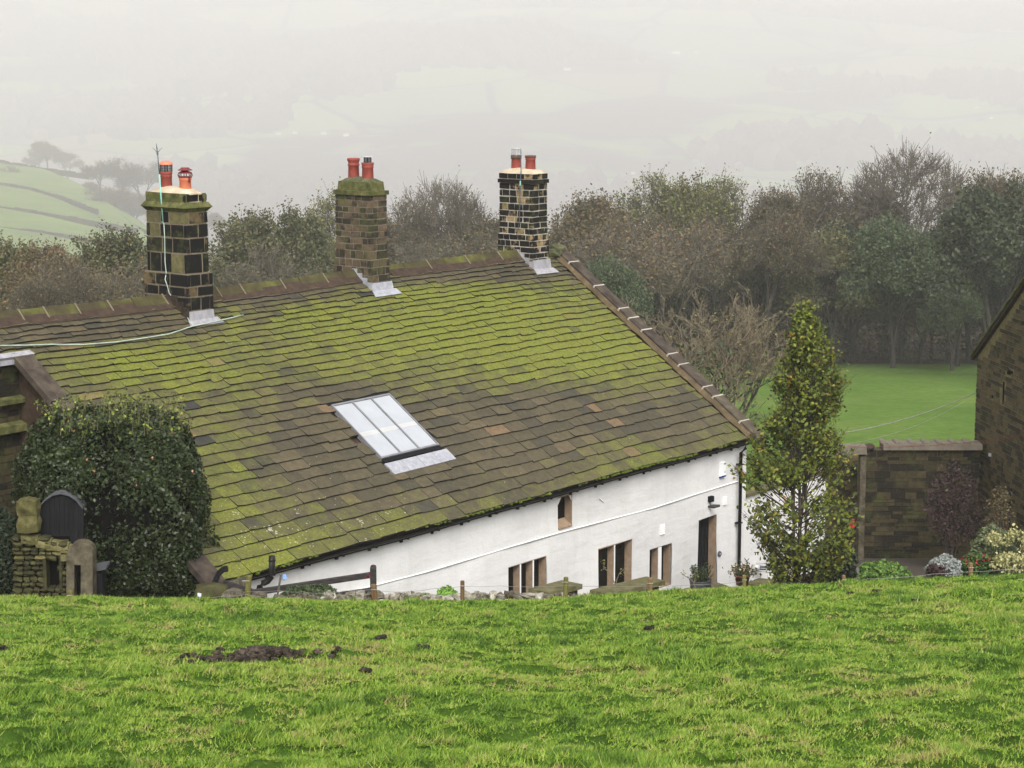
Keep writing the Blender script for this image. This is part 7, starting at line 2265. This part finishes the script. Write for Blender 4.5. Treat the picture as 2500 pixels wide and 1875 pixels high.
mb = MB(); mb.rock((at(2122, 1093, Dw)[0], Dw + .1, at(2122, 1093, Dw)[2]), (.34, .4, .2), jit=.1); mb.build('end_stone', 'coping', cw)
# gateway pillar with lintel stub, left of it
gpil = thing('gateway_pillar', at(2102, 1370, 55.6), 'pale-edged stone pillar with a lintel stub at the courtyard gateway', 'gatepost')
mb = MB(); a_, b_ = at(2099, 1200, 55.6)[0], at(2113, 1200, 55.6)[0]
mb.box(np.zeros(3), X, Y, Z, (a_, 55.6, -14.3), (b_, 55.98, at(0, 1112, 55.6)[2])); mb.build('pillar', 'gate_stone', gpil)
mb = MB(); a_, b_ = at(2040, 1200, 55.5)[0], at(2114, 1200, 55.5)[0]
mb.box(np.zeros(3), X, Y, Z, (a_, 55.5, at(0, 1110, 55.5)[2]), (b_, 55.99, at(0, 1092, 55.5)[2]), jit=.01); mb.build('lintel', 'pale_coping', gpil)
# wall continuing behind the beech
bw = thing('back_garden_wall', at(2010, 1370, 57.5), 'brown stone wall behind the beech left of the gateway pillar', 'wall')
mb = MB(); mb.box(np.zeros(3), X, Y, Z, (at(2000, 1230, 57)[0], 57.0, -14.4), (at(2093, 1230, 57)[0], 57.4, at(0, 1112, 57)[2]), jit=.02); mb.build('wall_core', 'gate_stone', bw)
z = at(0, 1114, 57)[2]
while z > -14:
    x = at(2002, 1230, 57)[0]
    while x < at(2090, 1230, 57)[0]:
        L = random.uniform(.2, .4)
        mb = MB(); mb.box(np.zeros(3), X, Y, Z, (x + .006, 56.96, z - .13), (min(x + L, at(2092, 1230, 57)[0]) - .006, 57.02, z - .008), jit=.004); mb.build('stone', 'block_barn', bw); x += L
    z -= .14
mb = MB(); c = at(2081, 1278, 54.8); mb.hexa([c + np.array(p) for p in ((-.10, 0, -.12), (.06, 0, -.12), (.06, .06, -.12), (-.10, .06, -.12), (-.04, 0, .10), (.05, 0, .12), (.05, .06, .12), (-.04, .06, .10))])
MAT['red_paint'] = simple('red painted metal', [(0.3, (0.42, 0.02, 0.02)), (0.7, (0.55, 0.04, 0.04))], 5, rough=.4, bmp=0)
sg = mb.build('red_sign', 'red_paint', label='small red object with a pale edge hanging at the gateway right of the beech', cat='sign')
# overhead cables
def cable(name, pts, r, mat, lab):
    P = [np.array(p) for p in pts]; Q = []
    mb = MB(); mb.tube(P, r, 5); mb.build(name, mat, smooth=True, label=lab, cat='cable')
def arc3(a, b, sag, n=22): return [a + (b - a) * i / n - Z * sag * 4 * (i / n) * (1 - i / n) for i in range(n + 1)]
hc = hp(UR + .1, VW + .1, ZE - .1)
ca = onplane(2383, 958, B0, BN)
cable('overhead_cable', arc3(hc, ca, .35), .012, 'wire_grey', 'thick twisted cable hanging between the house corner and the barn')
cable('overhead_cable', arc3(hc - Z * .05, ca - Z * .05, .62), .005, 'wire_grey', 'thin cable sagging below the thick twisted cable')
cable('overhead_cable', arc3(at(2060, 1090, 54), at(2560, 1052, 50), .15), .006, 'maroon_metal', 'thin pinkish wire crossing the courtyard wall and barn')
for dx, c_ in ((.0, 'white'), (.05, 'steel')):
    pass
mb = MB(); q = hp(UR + .12, VW + .15, ZE + .02); mb.tube([q, q + np.array([.16, 0, .06])], .007, 4); mb.tube([q, q + np.array([.12, .05, .12])], .006, 4); mb.build('cable_hook', 'steel', house)

# ================================================================== HAZE
def haze():
    x0, x1, y0, y1, z0, z1 = -5500, 5500, -60, 11700, -540, 640
    mb = MB(); mb.hexa([(x0, y0, z0), (x1, y0, z0), (x1, y1, z0), (x0, y1, z0), (x0, y0, z1), (x1, y0, z1), (x1, y1, z1), (x0, y1, z1)])
    m = bpy.data.materials.new('haze'); m.use_nodes = True; nt = m.node_tree; nt.nodes.clear()
    out = nt.nodes.new('ShaderNodeOutputMaterial'); pv_ = nt.nodes.new('ShaderNodeVolumePrincipled')
    pv_.inputs['Color'].default_value = (.985, .972, .958, 1); pv_.inputs['Density'].default_value = HAZE
    pv_.inputs['Anisotropy'].default_value = 0.0
    nt.links.new(pv_.outputs[0], out.inputs['Volume'])
    mb.build('haze', m, kind='stuff', label='pale mist filling the whole valley')
HAZE = 0.00033
haze()
